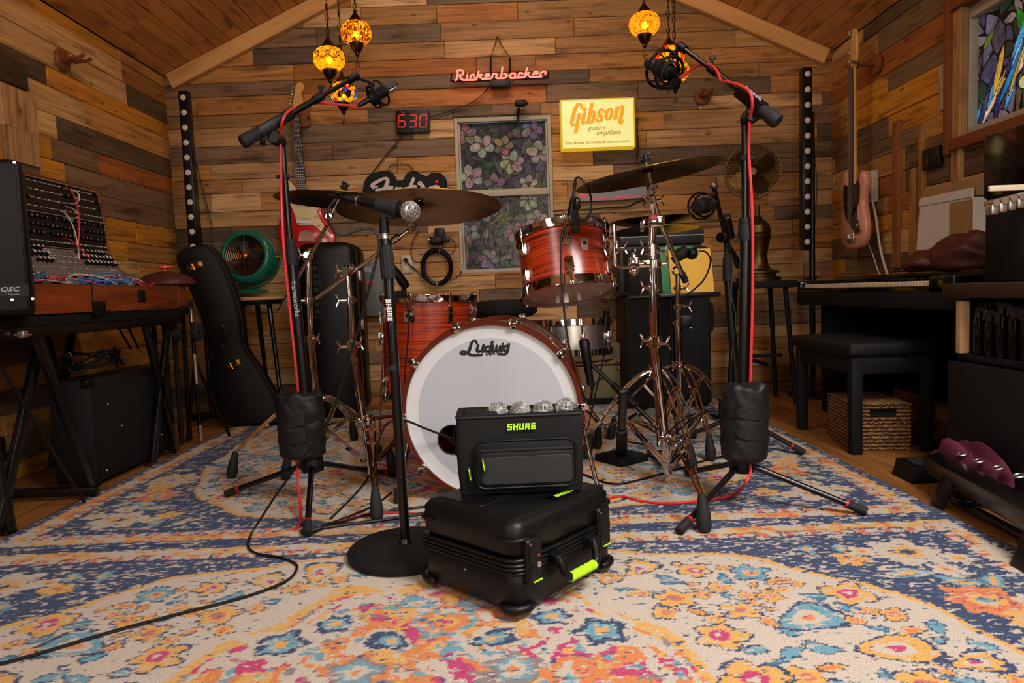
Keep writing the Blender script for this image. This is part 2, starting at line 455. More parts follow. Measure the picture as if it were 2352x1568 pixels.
    def build(s, name, mat, parent=None, smooth=True, angle=38, label=None):
        me = bpy.data.meshes.new(name); vs = s.v
        if parent is not None:
            inv = W[parent.name].inverted(); vs = [inv @ p for p in vs]
        me.from_pydata([tuple(p) for p in vs], [], s.f); me.update()
        me.materials.append(MATS[mat] if isinstance(mat, str) else mat)
        if smooth:
            me.shade_smooth()
            try: me.set_sharp_from_angle(angle=R(angle))
            except Exception: pass
        o = bpy.data.objects.new(name, me); COL.objects.link(o)
        if parent is not None: o.parent = parent; W[o.name] = W[parent.name]
        else: W[o.name] = Matrix.Identity(4)
        if label: o['label'] = label
        return o
def tag(o, label, cat, group=None, kind=None):
    o['label'] = label; o['category'] = cat
    if group: o['group'] = group
    if kind: o['kind'] = kind
    return o
def thing(name, label, cat, loc=(0, 0, 0), M=None, rz=0, group=None):
    o = bpy.data.objects.new(name, None); COL.objects.link(o); o.empty_display_size = .05
    m = M if M is not None else Matrix.Translation(Vector(loc)) @ Matrix.Rotation(rz, 4, 'Z')
    o.matrix_world = m; W[o.name] = m.copy()
    return tag(o, label, cat, group)
def solo(mb, name, mat, label, cat, loc=None, **kw):      # a thing that is one mesh, its origin moved to its base
    g = kw.pop('group', None); kind = kw.pop('kind', None)
    if loc is None:
        xs = [p.x for p in mb.v]; ys = [p.y for p in mb.v]; zs = [p.z for p in mb.v]
        loc = ((min(xs)+max(xs))/2, (min(ys)+max(ys))/2, min(zs))
    L = Vector(loc); mb.v = [p-L for p in mb.v]
    o = mb.build(name, mat, None, **kw); o.location = L; W[o.name] = Matrix.Translation(L)
    return tag(o, label, cat, g, kind)
def struct(o): o['kind'] = 'structure'; return o
def dup(root, loc=None, M=None, label=None, group=None):
    r = root.copy(); COL.objects.link(r)
    if M is not None: r.matrix_world = M
    elif loc is not None: r.location = loc
    if label: r['label'] = label
    if group: r['group'] = group
    for ch in list(root.children):
        c = ch.copy(); COL.objects.link(c); c.parent = r
        for g in list(ch.children):
            d = g.copy(); COL.objects.link(d); d.parent = c
    W[r.name] = M.copy() if M is not None else r.matrix_basis.copy()
    return r
# ------------------------------------------------------------------ the room
XL, XR, YB, YF = -2.04, 2.0, 4.25, -2.6
EAVE, RIDGE = 2.05, 2.97
def roof_z(x):
    return RIDGE-(RIDGE-EAVE)*abs(x-(XL+XR)/2)/((XR-XL)/2)
class Planks:
    def __init__(s): s.v = []; s.f = []; s.col = []; s.uv = []
    def add(s, T, u0, v0, u1, v1, th, col, off, bev=.0025, vert=False):
        b = bev; n = len(s.v)
        for (uu0, uu1, vv0, vv1, z) in ((u0, u1, v0, v1, 0), (u0, u1, v0, v1, th-b), (u0+b, u1-b, v0+b, v1-b, th)):
            for u, v in ((uu0, vv0), (uu1, vv0), (uu1, vv1), (uu0, vv1)):
                s.v.append(T @ Vector((u, v, z)))
        uvp = []
        for k in range(12):
            u = (u0, u1, u1, u0)[k % 4]; v = (v0, v0, v1, v1)[k % 4]
            uvp.append((v+off[0], u+off[1]) if vert else (u+off[0], v+off[1]))
        F = [(8, 9, 10, 11)]
        for a, c in ((0, 4), (4, 8)):
            for i in range(4):
                j = (i+1) % 4; F.append((a+i, a+j, c+j, c+i))
        for f in F:
            s.f.append([n+i for i in f]); s.col += [col]*len(f); s.uv += [uvp[i] for i in f]
    def build(s, name, mat):
        me = bpy.data.meshes.new(name); me.from_pydata([tuple(p) for p in s.v], [], s.f); me.update()
        a = me.attributes.new('tone', 'FLOAT_COLOR', 'CORNER'); a.data.foreach_set('color', np.array(s.col, dtype=np.float32).ravel())
        uvl = me.uv_layers.new(name='uv'); uvl.data.foreach_set('uv', np.array(s.uv, dtype=np.float32).ravel())
        me.materials.append(MATS[mat]); o = bpy.data.objects.new(name, me); COL.objects.link(o); W[o.name] = Matrix.Identity(4)
        return struct(o)
PALLET = [((190, 146, 96), 5), ((208, 164, 114), 3), ((166, 120, 70), 4), ((186, 130, 70), 3), ((134, 104, 78), 3), ((122, 98, 72), 2), ((104, 84, 64), 1.4), ((176, 112, 54), 1.4)]
ORANGE = [((186, 134, 70), 4), ((206, 160, 104), 2.5), ((200, 134, 44), 3), ((164, 112, 56), 3), ((124, 96, 68), 2.5), ((100, 80, 58), 1.6), ((166, 98, 44), 1.4)]
def tone(rs, pal):
    ws = np.array([p[1] for p in pal]); k = rs.choice(len(pal), p=ws/ws.sum()); c = s2l(pal[k][0]); j = rs.uniform(.86, 1.12)
    return (c[0]*j, c[1]*j*rs.uniform(.97, 1.03), c[2]*j*rs.uniform(.94, 1.06), 1)
def sub(rect, hole):
    u0, v0, u1, v1 = rect; a, b, c, d = hole
    if u1 <= a or u0 >= c or v1 <= b or v0 >= d: return [rect]
    o = []
    if u0 < a: o.append((u0, v0, a, v1))
    if u1 > c: o.append((c, v0, u1, v1))
    m0, m1 = max(u0, a), min(u1, c)
    if v0 < b: o.append((m0, v0, m1, b))
    if v1 > d: o.append((m0, d, m1, v1))
    return [r for r in o if r[2]-r[0] > .008 and r[3]-r[1] > .008]
def plank_wall(name, T, u0, u1, v1, seed, pal, holes=(), limit=None, hmin=.075, hmax=.112, lmin=.25, lmax=1.25, patches=(), v_start=-.03):
    rs = np.random.RandomState(seed); P = Planks(); v = v_start
    while v < v1-.01:
        h = min(rs.uniform(hmin, hmax), v1-v)
        a, b = (u0, u1) if limit is None else limit(v)
        u = a-rs.uniform(0, .5)
        while u < b:
            L = rs.uniform(lmin, lmax); x0, x1 = max(u, a), min(u+L, b); u += L
            if x1-x0 < .02: continue
            c = tone(rs, pal); th = .014+rs.uniform(0, .006); off = rs.uniform(0, 60, 2)
            rects = [(x0+.0008, v+.0008, x1-.0008, v+h-.0014)]
            for hl in holes: rects = [q for r_ in rects for q in sub(r_, hl)]
            for q in rects: P.add(T, q[0], q[1], q[2], q[3], th, c, off)
        v += h
    for (a, b, c_, d, col, vert) in patches:
        P.add(T, a, b, c_, d, .034, s2l(col), rs.uniform(0, 60, 2), vert=vert)
    return P.build(name, 'pallet_wood')
# back wall faces the camera (u = x, v = z, n = -y)
WIN = (-.305, .80, .290, 1.75)
TB = Matrix(((1, 0, 0, 0), (0, 0, -1, YB+.02), (0, 1, 0, 0), (0, 0, 0, 1)))
def lim(v):
    t = min(max((v-EAVE)/(RIDGE-EAVE), 0), 1); k = (XR-XL)/2*(1-t)+.02; c = (XL+XR)/2
    return c-k, c+k
plank_wall('wall_back', TB, XL, XR, RIDGE, 5, PALLET, [WIN], lim)
# left wall (u = -y .. so that n = +x)
TL = Matrix(((0, 0, 1, XL-.02), (-1, 0, 0, 0), (0, 1, 0, 0), (0, 0, 0, 1)))
plank_wall('wall_left', TL, -YB, -YF, EAVE, 21, ORANGE, hmin=.085, hmax=.125, patches=[
    (-3.04, 1.29, -2.83, 1.43, (176, 134, 88), True), (-3.04, 1.43, -2.83, 1.60, (186, 142, 94), True), (-3.0, 1.61, -2.82, 1.72, (70, 56, 42), False),
    (-3.03, 1.19, -2.84, 1.285, (104, 88, 72), False), (-2.78, 1.10, -2.66, 1.22, (178, 136, 84), True)])
WIN2 = (1.62, 1.27, 3.08, 1.82)
TR = Matrix(((0, 0, -1, XR+.02), (1, 0, 0, 0), (0, 1, 0, 0), (0, 0, 0, 1)))
plank_wall('wall_right', TR, YF, YB, EAVE, 33, ORANGE, [WIN2], hmin=.085, hmax=.125, patches=[
    (3.50, .72, 3.56, 1.46, (150, 96, 52), True), (3.36, .74, 3.41, 1.20, (172, 118, 66), True), (3.03, .70, 3.09, 1.84, (182, 134, 82), True),
    (3.15, 1.42, 3.18, 1.62, (186, 160, 124), True), (3.30, .92, 3.335, 1.36, (168, 116, 60), True)])
TF = Matrix(((-1, 0, 0, 0), (0, 0, 1, YF-.02), (0, 1, 0, 0), (0, 0, 0, 1)))
plank_wall('wall_front', TF, XL, XR, RIDGE, 8, [((206, 200, 192), 1), ((196, 190, 182), 1)], [], lim, .10, .16)
# outer faces behind the boards
mb = MB()
cx_ = (XL+XR)/2
def wall_slab(y0, y1, hole=None):
    if hole is None: rects = [(XL-.12, 0, XR+.12, EAVE)]
    else: rects = [(XL-.12, 0, hole[0], EAVE), (hole[2], 0, XR+.12, EAVE), (hole[0], 0, hole[2], hole[1]), (hole[0], hole[3], hole[2], EAVE)]
    for a, b, c, d in rects: mb.box(((a+c)/2, (y0+y1)/2, (b+d)/2), (c-a, y1-y0, d-b))
wall_slab(YB+.021, YB+.11, WIN); wall_slab(YF-.11, YF-.021)
Tg = Matrix(((1, 0, 0, 0), (0, 0, -1, YB+.11), (0, 1, 0, 0), (0, 0, 0, 1)))
mb.prism([(XL-.12, EAVE), (XR+.12, EAVE), (cx_, RIDGE+.05)], Tg, 0, .088)
Tg2 = Matrix(((1, 0, 0, 0), (0, 0, -1, YF-.022), (0, 1, 0, 0), (0, 0, 0, 1)))
mb.prism([(XL-.12, EAVE), (XR+.12, EAVE), (cx_, RIDGE+.05)], Tg2, 0, .088)
mb.box((XL-.07, (YB+YF)/2, EAVE/2), (.09, YB-YF+.2, EAVE))
a, b, c, d = WIN2
for (y0, z0, y1, z1) in ((YF, 0, a, EAVE), (c, 0, YB, EAVE), (a, 0, c, b), (a, d, c, EAVE)): mb.box((XR+.07, (y0+y1)/2, (z0+z1)/2), (.09, y1-y0, z1-z0))
struct(mb.build('wall_backing', 'dark_grey', smooth=False))
# ceiling boards run from the camera to the back wall
def ceil_side(sgn):
    rs = np.random.RandomState(3+sgn); P = PL
    wall = XL if sgn < 0 else XR; L = math.hypot(wall-cx_, RIDGE-EAVE)
    e = Vector((cx_-wall, 0, RIDGE-EAVE)).normalized()
    n = Vector((e.z, 0, -e.x)) if e.x > 0 else Vector((-e.z, 0, e.x))
    xa = Vector((0, 1, 0)); ya = xa.cross(n)*-1 if False else e
    T = Matrix((xa, e, n)).transposed().to_4x4(); T.translation = Vector((wall, 0, EAVE))-n*.014
    v = 0
    while v < L:
        h = min(.092, L-v); u = YF-rs.uniform(0, 1.2)
        while u < YB+.02:
            l = rs.uniform(1.4, 3.2); x0, x1 = max(u, YF), min(u+l, YB+.02); u += l
            if x1-x0 < .02: continue
            j = rs.uniform(.88, 1.1); c = s2l((208, 146, 80)); c = (c[0]*j, c[1]*j*rs.uniform(.95, 1.04), c[2]*j, 1)
            P.add(T, x0, v+.0006, x1, v+h-.002, .014, c, rs.uniform(0, 60, 2), .003)
        v += h
PL = Planks(); ceil_side(-1); ceil_side(1); PL.build('ceiling', 'ceiling_pine')
mb = MB()
for sg, wall in ((-1, XL), (1, XR)):
    e = Vector((cx_-wall, 0, RIDGE-EAVE)); L = e.length; e.normalize(); n = Vector((-e.z, 0, e.x)) if e.x > 0 else Vector((e.z, 0, -e.x))
    c = Vector((wall, (YB+YF)/2, EAVE))+e*(L/2-.03)+n*.05
    T = Matrix((e, Vector((0, 1, 0)), e.cross(Vector((0, 1, 0))))).transposed().to_4x4(); T.translation = c
    mb.box((0, 0, 0), (L+.22, YB-YF+.3, .06), M=T)
struct(mb.build('roof', 'dark_grey', smooth=False))
# floor
rs = np.random.RandomState(2); P = Planks(); x = XL-.02
while x < XR:
    wd = .19; y = YF-rs.uniform(0, 1)
    while y < YB+.03:
        l = rs.uniform(.9, 1.6); j = rs.uniform(.85, 1.1); c = s2l((150, 98, 50)); c = (c[0]*j, c[1]*j, c[2]*j, 1)
        T = Matrix(((0, 1, 0, 0), (1, 0, 0, 0), (0, 0, 1, -.022), (0, 0, 0, 1)))
        P.add(T, max(y, YF), x, min(y+l, YB+.03), min(x+wd, XR+.02)-.001, .014, c, rs.uniform(0, 60, 2), .001); y += l
    x += wd
P.build('floor', 'floor_wood')
# light pine boards along the gable
for k, wall in ((1, XL), (2, XR)):
    e = Vector((cx_-wall, 0, RIDGE-EAVE)); L = e.length; e.normalize()
    P = Planks(); n = Vector((0, -1, 0)); ya = n.cross(e)
    T = Matrix((e, ya, n)).transposed().to_4x4(); T.translation = Vector((wall, YB+.0, EAVE))
    dn = -1 if ya.z > 0 else 1
    v0, v1 = (-.095, -.002) if ya.z > 0 else (.002, .095)
    P.add(T, .02, v0, L, v1, .042, s2l((214, 160, 98)), (k*7, 3), .004)
    P.build('trim_%d' % k, 'trim_pine')

# ------------------------------------------------------------------ windows
def grid_mesh(name, xs, ys, T, rgb, mat, parent=None, zs=None):
    nx, ny = len(xs), len(ys); X, Y = np.meshgrid(xs, ys); Z = np.zeros_like(X) if zs is None else zs
    V = np.stack([X.ravel(), Y.ravel(), Z.ravel()], 1)
    Mm = np.array(T); V = V @ Mm[:3, :3].T + Mm[:3, 3]
    i = np.arange((ny-1)*(nx-1)); r = i//(nx-1); c = i % (nx-1); a = r*nx+c
    F = np.stack([a, a+1, a+nx+1, a+nx], 1).astype(np.int32)
    me = bpy.data.meshes.new(name)
    me.vertices.add(len(V)); me.vertices.foreach_set('co', V.astype(np.float32).ravel())
    me.loops.add(F.size); me.loops.foreach_set('vertex_index', F.ravel())
    me.polygons.add(len(F)); me.polygons.foreach_set('loop_start', np.arange(0, F.size, 4, dtype=np.int32))
    me.update(calc_edges=True)
    at_ = me.attributes.new('pattern', 'FLOAT_COLOR', 'POINT')
    at_.data.foreach_set('color', np.concatenate([rgb.reshape(-1, 3), np.ones((len(V), 1))], 1).astype(np.float32).ravel())
    me.materials.append(MATS[mat]); me.shade_smooth()
    o = bpy.data.objects.new(name, me); COL.objects.link(o)
    if parent is not None: o.parent = parent; W[o.name] = W[parent.name]
    else: W[o.name] = Matrix.Identity(4)
    return o
def L3(c): return np.array(s2l(c)[:3])
def vnoise(X, Y, seed):
    g = np.random.RandomState(seed).rand(64, 64); xi = np.floor(X).astype(int); yi = np.floor(Y).astype(int)
    fx = X-xi; fy = Y-yi; fx = fx*fx*(3-2*fx); fy = fy*fy*(3-2*fy)
    q = lambda a, b: g[b % 64, a % 64]
    return (q(xi, yi)*(1-fx)+q(xi+1, yi)*fx)*(1-fy)+(q(xi, yi+1)*(1-fx)+q(xi+1, yi+1)*fx)*fy
def fbm(X, Y, seed, o=3):
    t = 0; a = .5; s = 0
    for k in range(o): t = t+a*vnoise(X*2**k, Y*2**k, seed+k); s += a; a *= .5
    return t/s
def stained(xs, ys, seed, flowers, leaves, branches, cell=.055, shards=()):
    X, Y = np.meshgrid(xs, ys); rs = np.random.RandomState(seed)
    lead = L3((10, 8, 8))
    x0, x1, y0, y1 = xs[0], xs[-1], ys[0], ys[-1]
    n = int((x1-x0)*(y1-y0)/cell**2)+4
    px = rs.uniform(x0-.05, x1+.05, n); py = rs.uniform(y0-.05, y1+.05, n)
    d = (X[..., None]-px)**2+((Y[..., None]-py)*.8)**2
    idx = np.argsort(d, -1)[..., :2] if d.size < 2e7 else np.argpartition(d, 1, -1)[..., :2]
    d0 = np.sqrt(np.take_along_axis(d, idx[..., :1], -1)[..., 0]); d1 = np.sqrt(np.take_along_axis(d, idx[..., 1:], -1)[..., 0])
    pal = np.array([L3(c) for c in ((92, 82, 104), (70, 60, 72), (104, 92, 96), (66, 60, 86), (44, 42, 30), (84, 70, 54), (30, 50, 34), (116, 102, 104), (60, 56, 80))])
    C = pal[(idx[..., 0]*7+seed) % len(pal)].copy()
    C[np.abs(d1-d0) < .007] = lead
    def ell(cx, cy, a, b, ang, col, ol=.0048):
        ca, sa = math.cos(ang), math.sin(ang); u = (X-cx)*ca+(Y-cy)*sa; v = -(X-cx)*sa+(Y-cy)*ca
        q = np.sqrt((u/a)**2+(v/b)**2); e = (q-1)*min(a, b)
        C[e < ol] = lead; m = e < 0; C[m] = L3(col)
    for pts in branches:
        for (ax, ay), (bx, by) in zip(pts, pts[1:]):
            L = math.hypot(bx-ax, by-ay); t = np.clip(((X-ax)*(bx-ax)+(Y-ay)*(by-ay))/L**2, 0, 1)
            q = np.hypot(X-ax-t*(bx-ax), Y-ay-t*(by-ay))
            C[q < .011] = lead; C[q < .0075] = L3((96, 48, 42))
    for (cx, cy, l, ang, col) in leaves:
        ca, sa = math.cos(ang), math.sin(ang); u = (X-cx)*ca+(Y-cy)*sa; v = -(X-cx)*sa+(Y-cy)*ca
        hw = .34*l*(1-np.clip(np.abs(u/l), 0, 1)**1.7); e = np.abs(v)-hw
        ok = np.abs(u) < l
        C[(e < .0035) & ok] = lead; C[(e < 0) & ok] = L3(col)
    for (cx, cy, r, n_, a0, col, sq) in flowers:
        for k in range(n_):
            a = a0+2*math.pi*k/n_
            ell(cx+math.cos(a)*r*.56, cy+math.sin(a)*r*.56*sq, r*.47, r*.33, a, [min(255, max(0, q+rs.randint(-22, 22))) for q in col])
        ell(cx, cy, r*.13, r*.13, 0, (120, 70, 40))
    for (ax, ay, bx, by, wd, col) in shards:
        L = math.hypot(bx-ax, by-ay); t = ((X-ax)*(bx-ax)+(Y-ay)*(by-ay))/L**2
        q = np.abs((X-ax)*(by-ay)-(Y-ay)*(bx-ax))/L; hw = wd*(1-np.clip(np.abs(t*2-1), 0, 1)**2.2)
        ok = (t > 0) & (t < 1)
        C[(q < hw+.004) & ok] = lead; C[(q < hw) & ok] = L3(col)
    return C
GR = [(22, 84, 50), (30, 70, 40), (90, 104, 30), (24, 96, 74), (40, 62, 34)]
def win_pane(parent, u0, v0, u1, v1, seed, T, nf, mat, st=.0022, extra=None, shards=(), br=()):
    rs = np.random.RandomState(seed); xs = np.arange(u0, u1+st*.5, st); ys = np.arange(v0, v1+st*.5, st)
    cols = [(164, 158, 160), (148, 138, 152), (172, 168, 156), (160, 130, 118), (126, 116, 142)]
    fl_ = []; k = 0
    while len(fl_) < nf and k < 900:
        k += 1; c = (rs.uniform(u0+.03, u1-.03), rs.uniform(v0+.03, v1-.03), rs.uniform(.056, .080))
        if all(math.hypot(c[0]-f[0], c[1]-f[1]) > .1 for f in fl_): fl_.append((*c, rs.choice([5, 6, 5]), rs.uniform(0, 6), cols[rs.randint(5)], rs.uniform(.75, 1)))
    lv = [(rs.uniform(u0, u1), rs.uniform(v0, v1), rs.uniform(.035, .062), rs.uniform(0, 3.1), GR[rs.randint(5)]) for _ in range(int(nf*2.2))]
    if extra: lv += extra
    return grid_mesh('pane', xs, ys, T, stained(xs, ys, seed, fl_, lv, br, shards=shards), mat, parent)
# back window: frame with a middle rail, two patterned panes
wf = MB(TB); u0, v0, u1, v1 = WIN; ZR = 1.29
for (a, b, c, d, dep) in ((u0, v0, u0+.022, v1, .024), (u1-.022, v0, u1, v1, .024), (u0+.022, v1-.03, u1-.022, v1, .024), (u0+.022, v0, u1-.022, v0+.022, .024), (u0+.022, ZR-.024, u1-.022, ZR+.018, .02)):
    wf.box(((a+c)/2, (b+d)/2, -.012), (c-a, d-b, .03), .003)
for (a, b, c, d) in ((u0+.022, v0+.022, u0+.034, v1-.03), (u1-.034, v0+.022, u1-.022, v1-.03)):
    wf.box(((a+c)/2, (b+d)/2, -.03), (c-a, d-b, .02), .002)
w1 = struct(wf.build('window_1', 'window_frame'))
Tp = TB @ Matrix.Translation((0, 0, -.035))
win_pane(w1, u0+.03, ZR+.015, u1-.03, v1-.03, 4, Tp, 9, 'stained_glass', br=[[(-.05, 1.31), (.0, 1.36), (.02, 1.46)], [(.12, 1.31), (.17, 1.37), (.18, 1.45), (.15, 1.55)], [(.12, 1.31), (.08, 1.36)], [(-.1, 1.31), (-.14, 1.4), (-.23, 1.44)]])
win_pane(w1, u0+.03, v0+.02, u1-.03, ZR-.02, 9, Tp, 6, 'stained_glass', br=[[(-.2, .83), (-.08, .95), (.0, 1.03), (-.02, 1.12), (-.06, 1.24)], [(.0, 1.03), (.12, 1.1), (.14, 1.2), (.17, 1.28)], [(.14, 1.2), (.02, 1.26)], [(-.24, .9), (-.08, .95)]])
# right-hand window, deep wooden box with a lit coloured pane
wf = MB(TR); u0, v0, u1, v1 = WIN2
for (a, b, c, d) in ((u0, v0, u0+.05, v1), (u1-.05, v0, u1, v1), (u0+.05, v1-.05, u1-.05, v1), (u0+.05, v0, u1-.05, v0+.04)):
    wf.box(((a+c)/2, (b+d)/2, -.03), (c-a, d-b, .05), .004)
w2 = struct(wf.build('window_2', 'window_frame'))
wb = MB(TR)
for (a, b, c, d) in ((u1-.0, v0-.06, u1+.035, v1+.07), (u0-.04, v1+.0, u1-.001, v1+.05), (u0-.04, v0-.05, u1-.001, v0)):
    wb.box(((a+c)/2, (b+d)/2, .03), (c-a, d-b, .05), .003)
wb.build('casing', 'peg_wood', w2)
Tp2 = TR @ Matrix.Translation((0, 0, -.045))
SH = []
rs = np.random.RandomState(5)
for k in range(34):
    t = k/33; cx, cy = 3.02-.36*t+rs.uniform(-.05, .05), 1.33+.30*t+rs.uniform(-.06, .06)
    a = R(118)+rs.uniform(-.22, .22); l = rs.uniform(.05, .12)
    SH.append((cx-l*math.cos(a), cy-l*math.sin(a), cx+l*math.cos(a), cy+l*math.sin(a), rs.uniform(.006, .016), [(70, 150, 200), (30, 120, 170), (196, 150, 60), (210, 190, 160), (40, 40, 90), (150, 190, 220), (80, 60, 110)][rs.randint(7)]))
win_pane(w2, u0+.045, v0+.035, u1-.045, v1-.045, 13, Tp2, 9, 'stained_glass_lit', .003, shards=SH,
         extra=[(2.78, 1.66, .07, 1.2, (30, 110, 30)), (2.72, 1.62, .06, 1.9, (20, 90, 60))])

# ------------------------------------------------------------------ two patterned rugs
RX0, RX1, SEAM = -1.535, 1.212, 1.875
RCX, RW = (RX0+RX1)/2, (RX1-RX0)/2
K = {k: L3(v) for k, v in dict(cream=(206, 190, 172), navy=(24, 47, 92), teal=(102, 158, 176), orange=(222, 128, 56), gold=(226, 168, 76), magenta=(196, 36, 104), grey=(136, 126, 122), coral=(216, 104, 74), dteal=(52, 102, 132)).items()}
def rug_colors(xs, ys, sgn, seed):
    X0, Y0 = np.meshgrid(xs, ys)
    wx = .022*(fbm(X0*24, Y0*30, seed, 3)-.5)+.012*(vnoise(X0*130, Y0*300, seed+5)-.5)
    wy = .020*(fbm(X0*26+9, Y0*26, seed+9, 3)-.5)+.006*(vnoise(X0*160, Y0*260, seed+6)-.5)
    X = X0-RCX+wx; Sd = sgn*(Y0-SEAM)+wy
    A = np.abs(X); e = np.minimum(RW-A, Sd)
    C = np.tile(K['cream'], X.shape+(1,)).copy()
    yy = Sd-1.83
    scal = 1+.030*np.cos(np.arctan2(yy, X*1.2)*26)+.012*np.cos(np.arctan2(yy, X)*9)
    q = (A/1.15)**3.5+(np.abs(yy)/1.68)**3.5
    q = q*scal
    C[q > 1] = K['navy']; C[(q > .965) & (q < 1.0)] = K['gold']
    med = ((A/.60)**2.6+(np.abs(yy)/1.53)**2.6)*(1+.05*np.cos(np.arctan2(yy, X*2.2)*18))
    n1 = fbm(X0*15+3, Y0*13, seed+20, 4); n2 = fbm(X0*26, Y0*22+4, seed+30, 4); n3 = fbm(X0*26+1, Y0*30, seed+40, 3)
    m = med < 1; C[m] = K['orange']
    C[m & (n1 > .57)] = K['magenta']; C[m & (n2 > .62)] = K['cream']; C[m & (n2 < .36)] = K['gold']; C[m & (n1 < .24)] = K['cream']
    C[m & (n3 > .70)] = K['teal']; C[m & (n3 < .27)] = K['grey']
    C[(med > .93) & (med < 1.0)] = K['gold']; C[(med > .86) & (med < .90)] = K['cream']
    C[m & (np.abs(np.sin(np.arctan2(yy+.25, X)*9+np.hypot(X, yy)*6)) < .12)] = K['cream']
    rs = np.random.RandomState(77)
    xi = np.asarray(xs)
    def motif(cx, cs, rad, kind, ang, zone):
        for sg in (-1, 1):
            j0, j1 = np.searchsorted(xs, RCX+sg*cx-rad*1.7), np.searchsorted(xs, RCX+sg*cx+rad*1.7)
            yc = SEAM+sgn*cs; i0, i1 = np.searchsorted(ys, yc-rad*1.7), np.searchsorted(ys, yc+rad*1.7)
            if j1-j0 < 2 or i1-i0 < 2: continue
            sl = (slice(i0, i1), slice(j0, j1)); c = C[sl]
            x = (X[sl]*sg-cx); y = Sd[sl]-cs
            ca, sa = math.cos(ang), math.sin(ang); u = x*ca+y*sa; v = -x*sa+y*ca
            th = np.arctan2(v, u); r = np.hypot(u, v)/rad
            def P(mask, col): c[mask] = K[col]
            if kind == 'rosette':
                k = zone[1]; Rr = 1+.16*np.cos(th*k); d = r/Rr
                P(d < 1.0, zone[0][0]); P(d < .70, zone[0][1]); P(d < .46, zone[0][2]); P(d < .2, zone[0][3])
            elif kind == 'paisley':
                bend = u+.55*v*v/rad; d = np.hypot(bend/1.0, v/(.5*(1.25-np.clip(u/rad, -1, 1)*.55)))/rad
                P(d < 1.05, zone[0][0]); P(d < .88, zone[0][1]); P(d < .52, zone[0][2]); P(d < .24, zone[0][3])
            elif kind == 'leaf':
                hw = .42*rad*(1-np.clip(np.abs(u)/rad, 0, 1)**1.6); dd = np.abs(v+.25*u*u/rad)-hw
                P((dd < .005) & (np.abs(u) < rad), zone[0][0]); P((dd < 0) & (np.abs(u) < rad), zone[0][1]); P((dd < -.5*hw) & (np.abs(u) < rad*.6), zone[0][2])
            elif kind == 'flower':
                d = r/(.62+.38*np.abs(np.cos(th*zone[1]/2)))
                P(d < 1.08, zone[0][0]); P(d < .93, zone[0][1]); P(r < .36, zone[0][2]); P(r < .15, zone[0][3])
            C[sl] = c
    placed = []
    def scatter(n, rr, test, pick, gap=.85):
        k = 0; c = 0
        while c < n and k < n*60:
            k += 1; cx, cs, rad = rs.uniform(.0, RW-.16), rs.uniform(.16, 2.6), rs.uniform(*rr)
            if cx < rad*.9: cx = 0 if rs.rand() < .3 else cx+rad
            y_ = cs-1.83; qq = (cx/1.15)**3.5+(abs(y_)/1.68)**3.5; mm = (cx/.60)**2.6+(abs(y_)/1.53)**2.6
            if not test(qq, mm, cx, cs, rad): continue
            if any(math.hypot(cx-a, cs-b) < (rad+d)*gap for a, b, d in placed): continue
            placed.append((cx, cs, rad)); c += 1; motif(cx, cs, rad, *pick())
    OR = [('coral', 'gold', 'teal', 'cream'), ('orange', 'gold', 'cream', 'teal'), ('magenta', 'orange', 'gold', 'cream'), ('cream', 'cream', 'gold', 'navy'), ('orange', 'coral', 'gold', 'teal'), ('cream', 'gold', 'cream', 'grey')]
    navy_test = lambda q_, m_, cx, cs, rad: q_ > 1.28 and cx < RW-.14-rad*.7 and cs > .14+rad*.7
    scatter(26, (.070, .115), navy_test, lambda: ('rosette', rs.uniform(0, 3), (OR[rs.randint(6)], rs.choice([5, 6, 8, 11]))))
    scatter(50, (.032, .062), navy_test, lambda: (('leaf', rs.uniform(0, 3), ((('teal', 'teal', 'gold')), 0)) if rs.rand() < .5 else ('flower', rs.uniform(0, 3), ((('gold', 'gold', 'orange', 'cream'), ('cream', 'cream', 'gold', 'coral'), ('teal', 'teal', 'cream', 'gold'))[rs.randint(3)], rs.choice([4, 5, 6])))), .75)
    cr_test = lambda q_, m_, cx, cs, rad: q_ < .86 and m_ > 1.16
    scatter(22, (.05, .078), cr_test, lambda: ('paisley', rs.uniform(0, 6), ((('navy', 'teal', 'cream', 'orange'), ('dteal', 'teal', 'teal', 'gold'), ('navy', 'gold', 'cream', 'magenta'))[rs.randint(3)], 0)))
    scatter(24, (.04, .066), cr_test, lambda: ('flower', rs.uniform(0, 3), ((('navy', 'gold', 'magenta', 'cream'), ('navy', 'gold', 'coral', 'grey'), ('navy', 'teal', 'gold', 'magenta'))[rs.randint(3)], rs.choice([4, 5]))))
    scatter(190, (.018, .042), cr_test, lambda: (('leaf', rs.uniform(0, 3), ((('navy', 'teal', 'teal'), ('navy', 'gold', 'orange'), ('dteal', 'dteal', 'teal'))[rs.randint(3)], 0)) if rs.rand() < .6 else ('flower', rs.uniform(0, 3), (('navy', 'gold', 'coral', 'cream'), 4))), .8)
    md_test = lambda q_, m_, cx, cs, rad: m_ < .82
    scatter(34, (.035, .075), md_test, lambda: ('paisley' if rs.rand() < .4 else 'rosette', rs.uniform(0, 6), ((('cream', 'navy', 'teal', 'gold'), ('cream', 'cream', 'teal', 'orange'), ('teal', 'orange', 'gold', 'magenta'), ('grey', 'teal', 'cream', 'orange'), ('magenta', 'cream', 'gold', 'teal'))[rs.randint(5)], rs.choice([4, 5, 6]))))
    # borders
    t = np.where(RW-A < Sd, Sd, X)
    b = e < .128
    C[b] = K['navy']
    m = (e > .034) & (e < .078); C[m] = K['gold']
    nb = fbm(X0*24, Y0*24, seed+50, 3)
    C[m & (nb > .52)] = K['cream']; C[m & (nb < .36)] = K['orange']
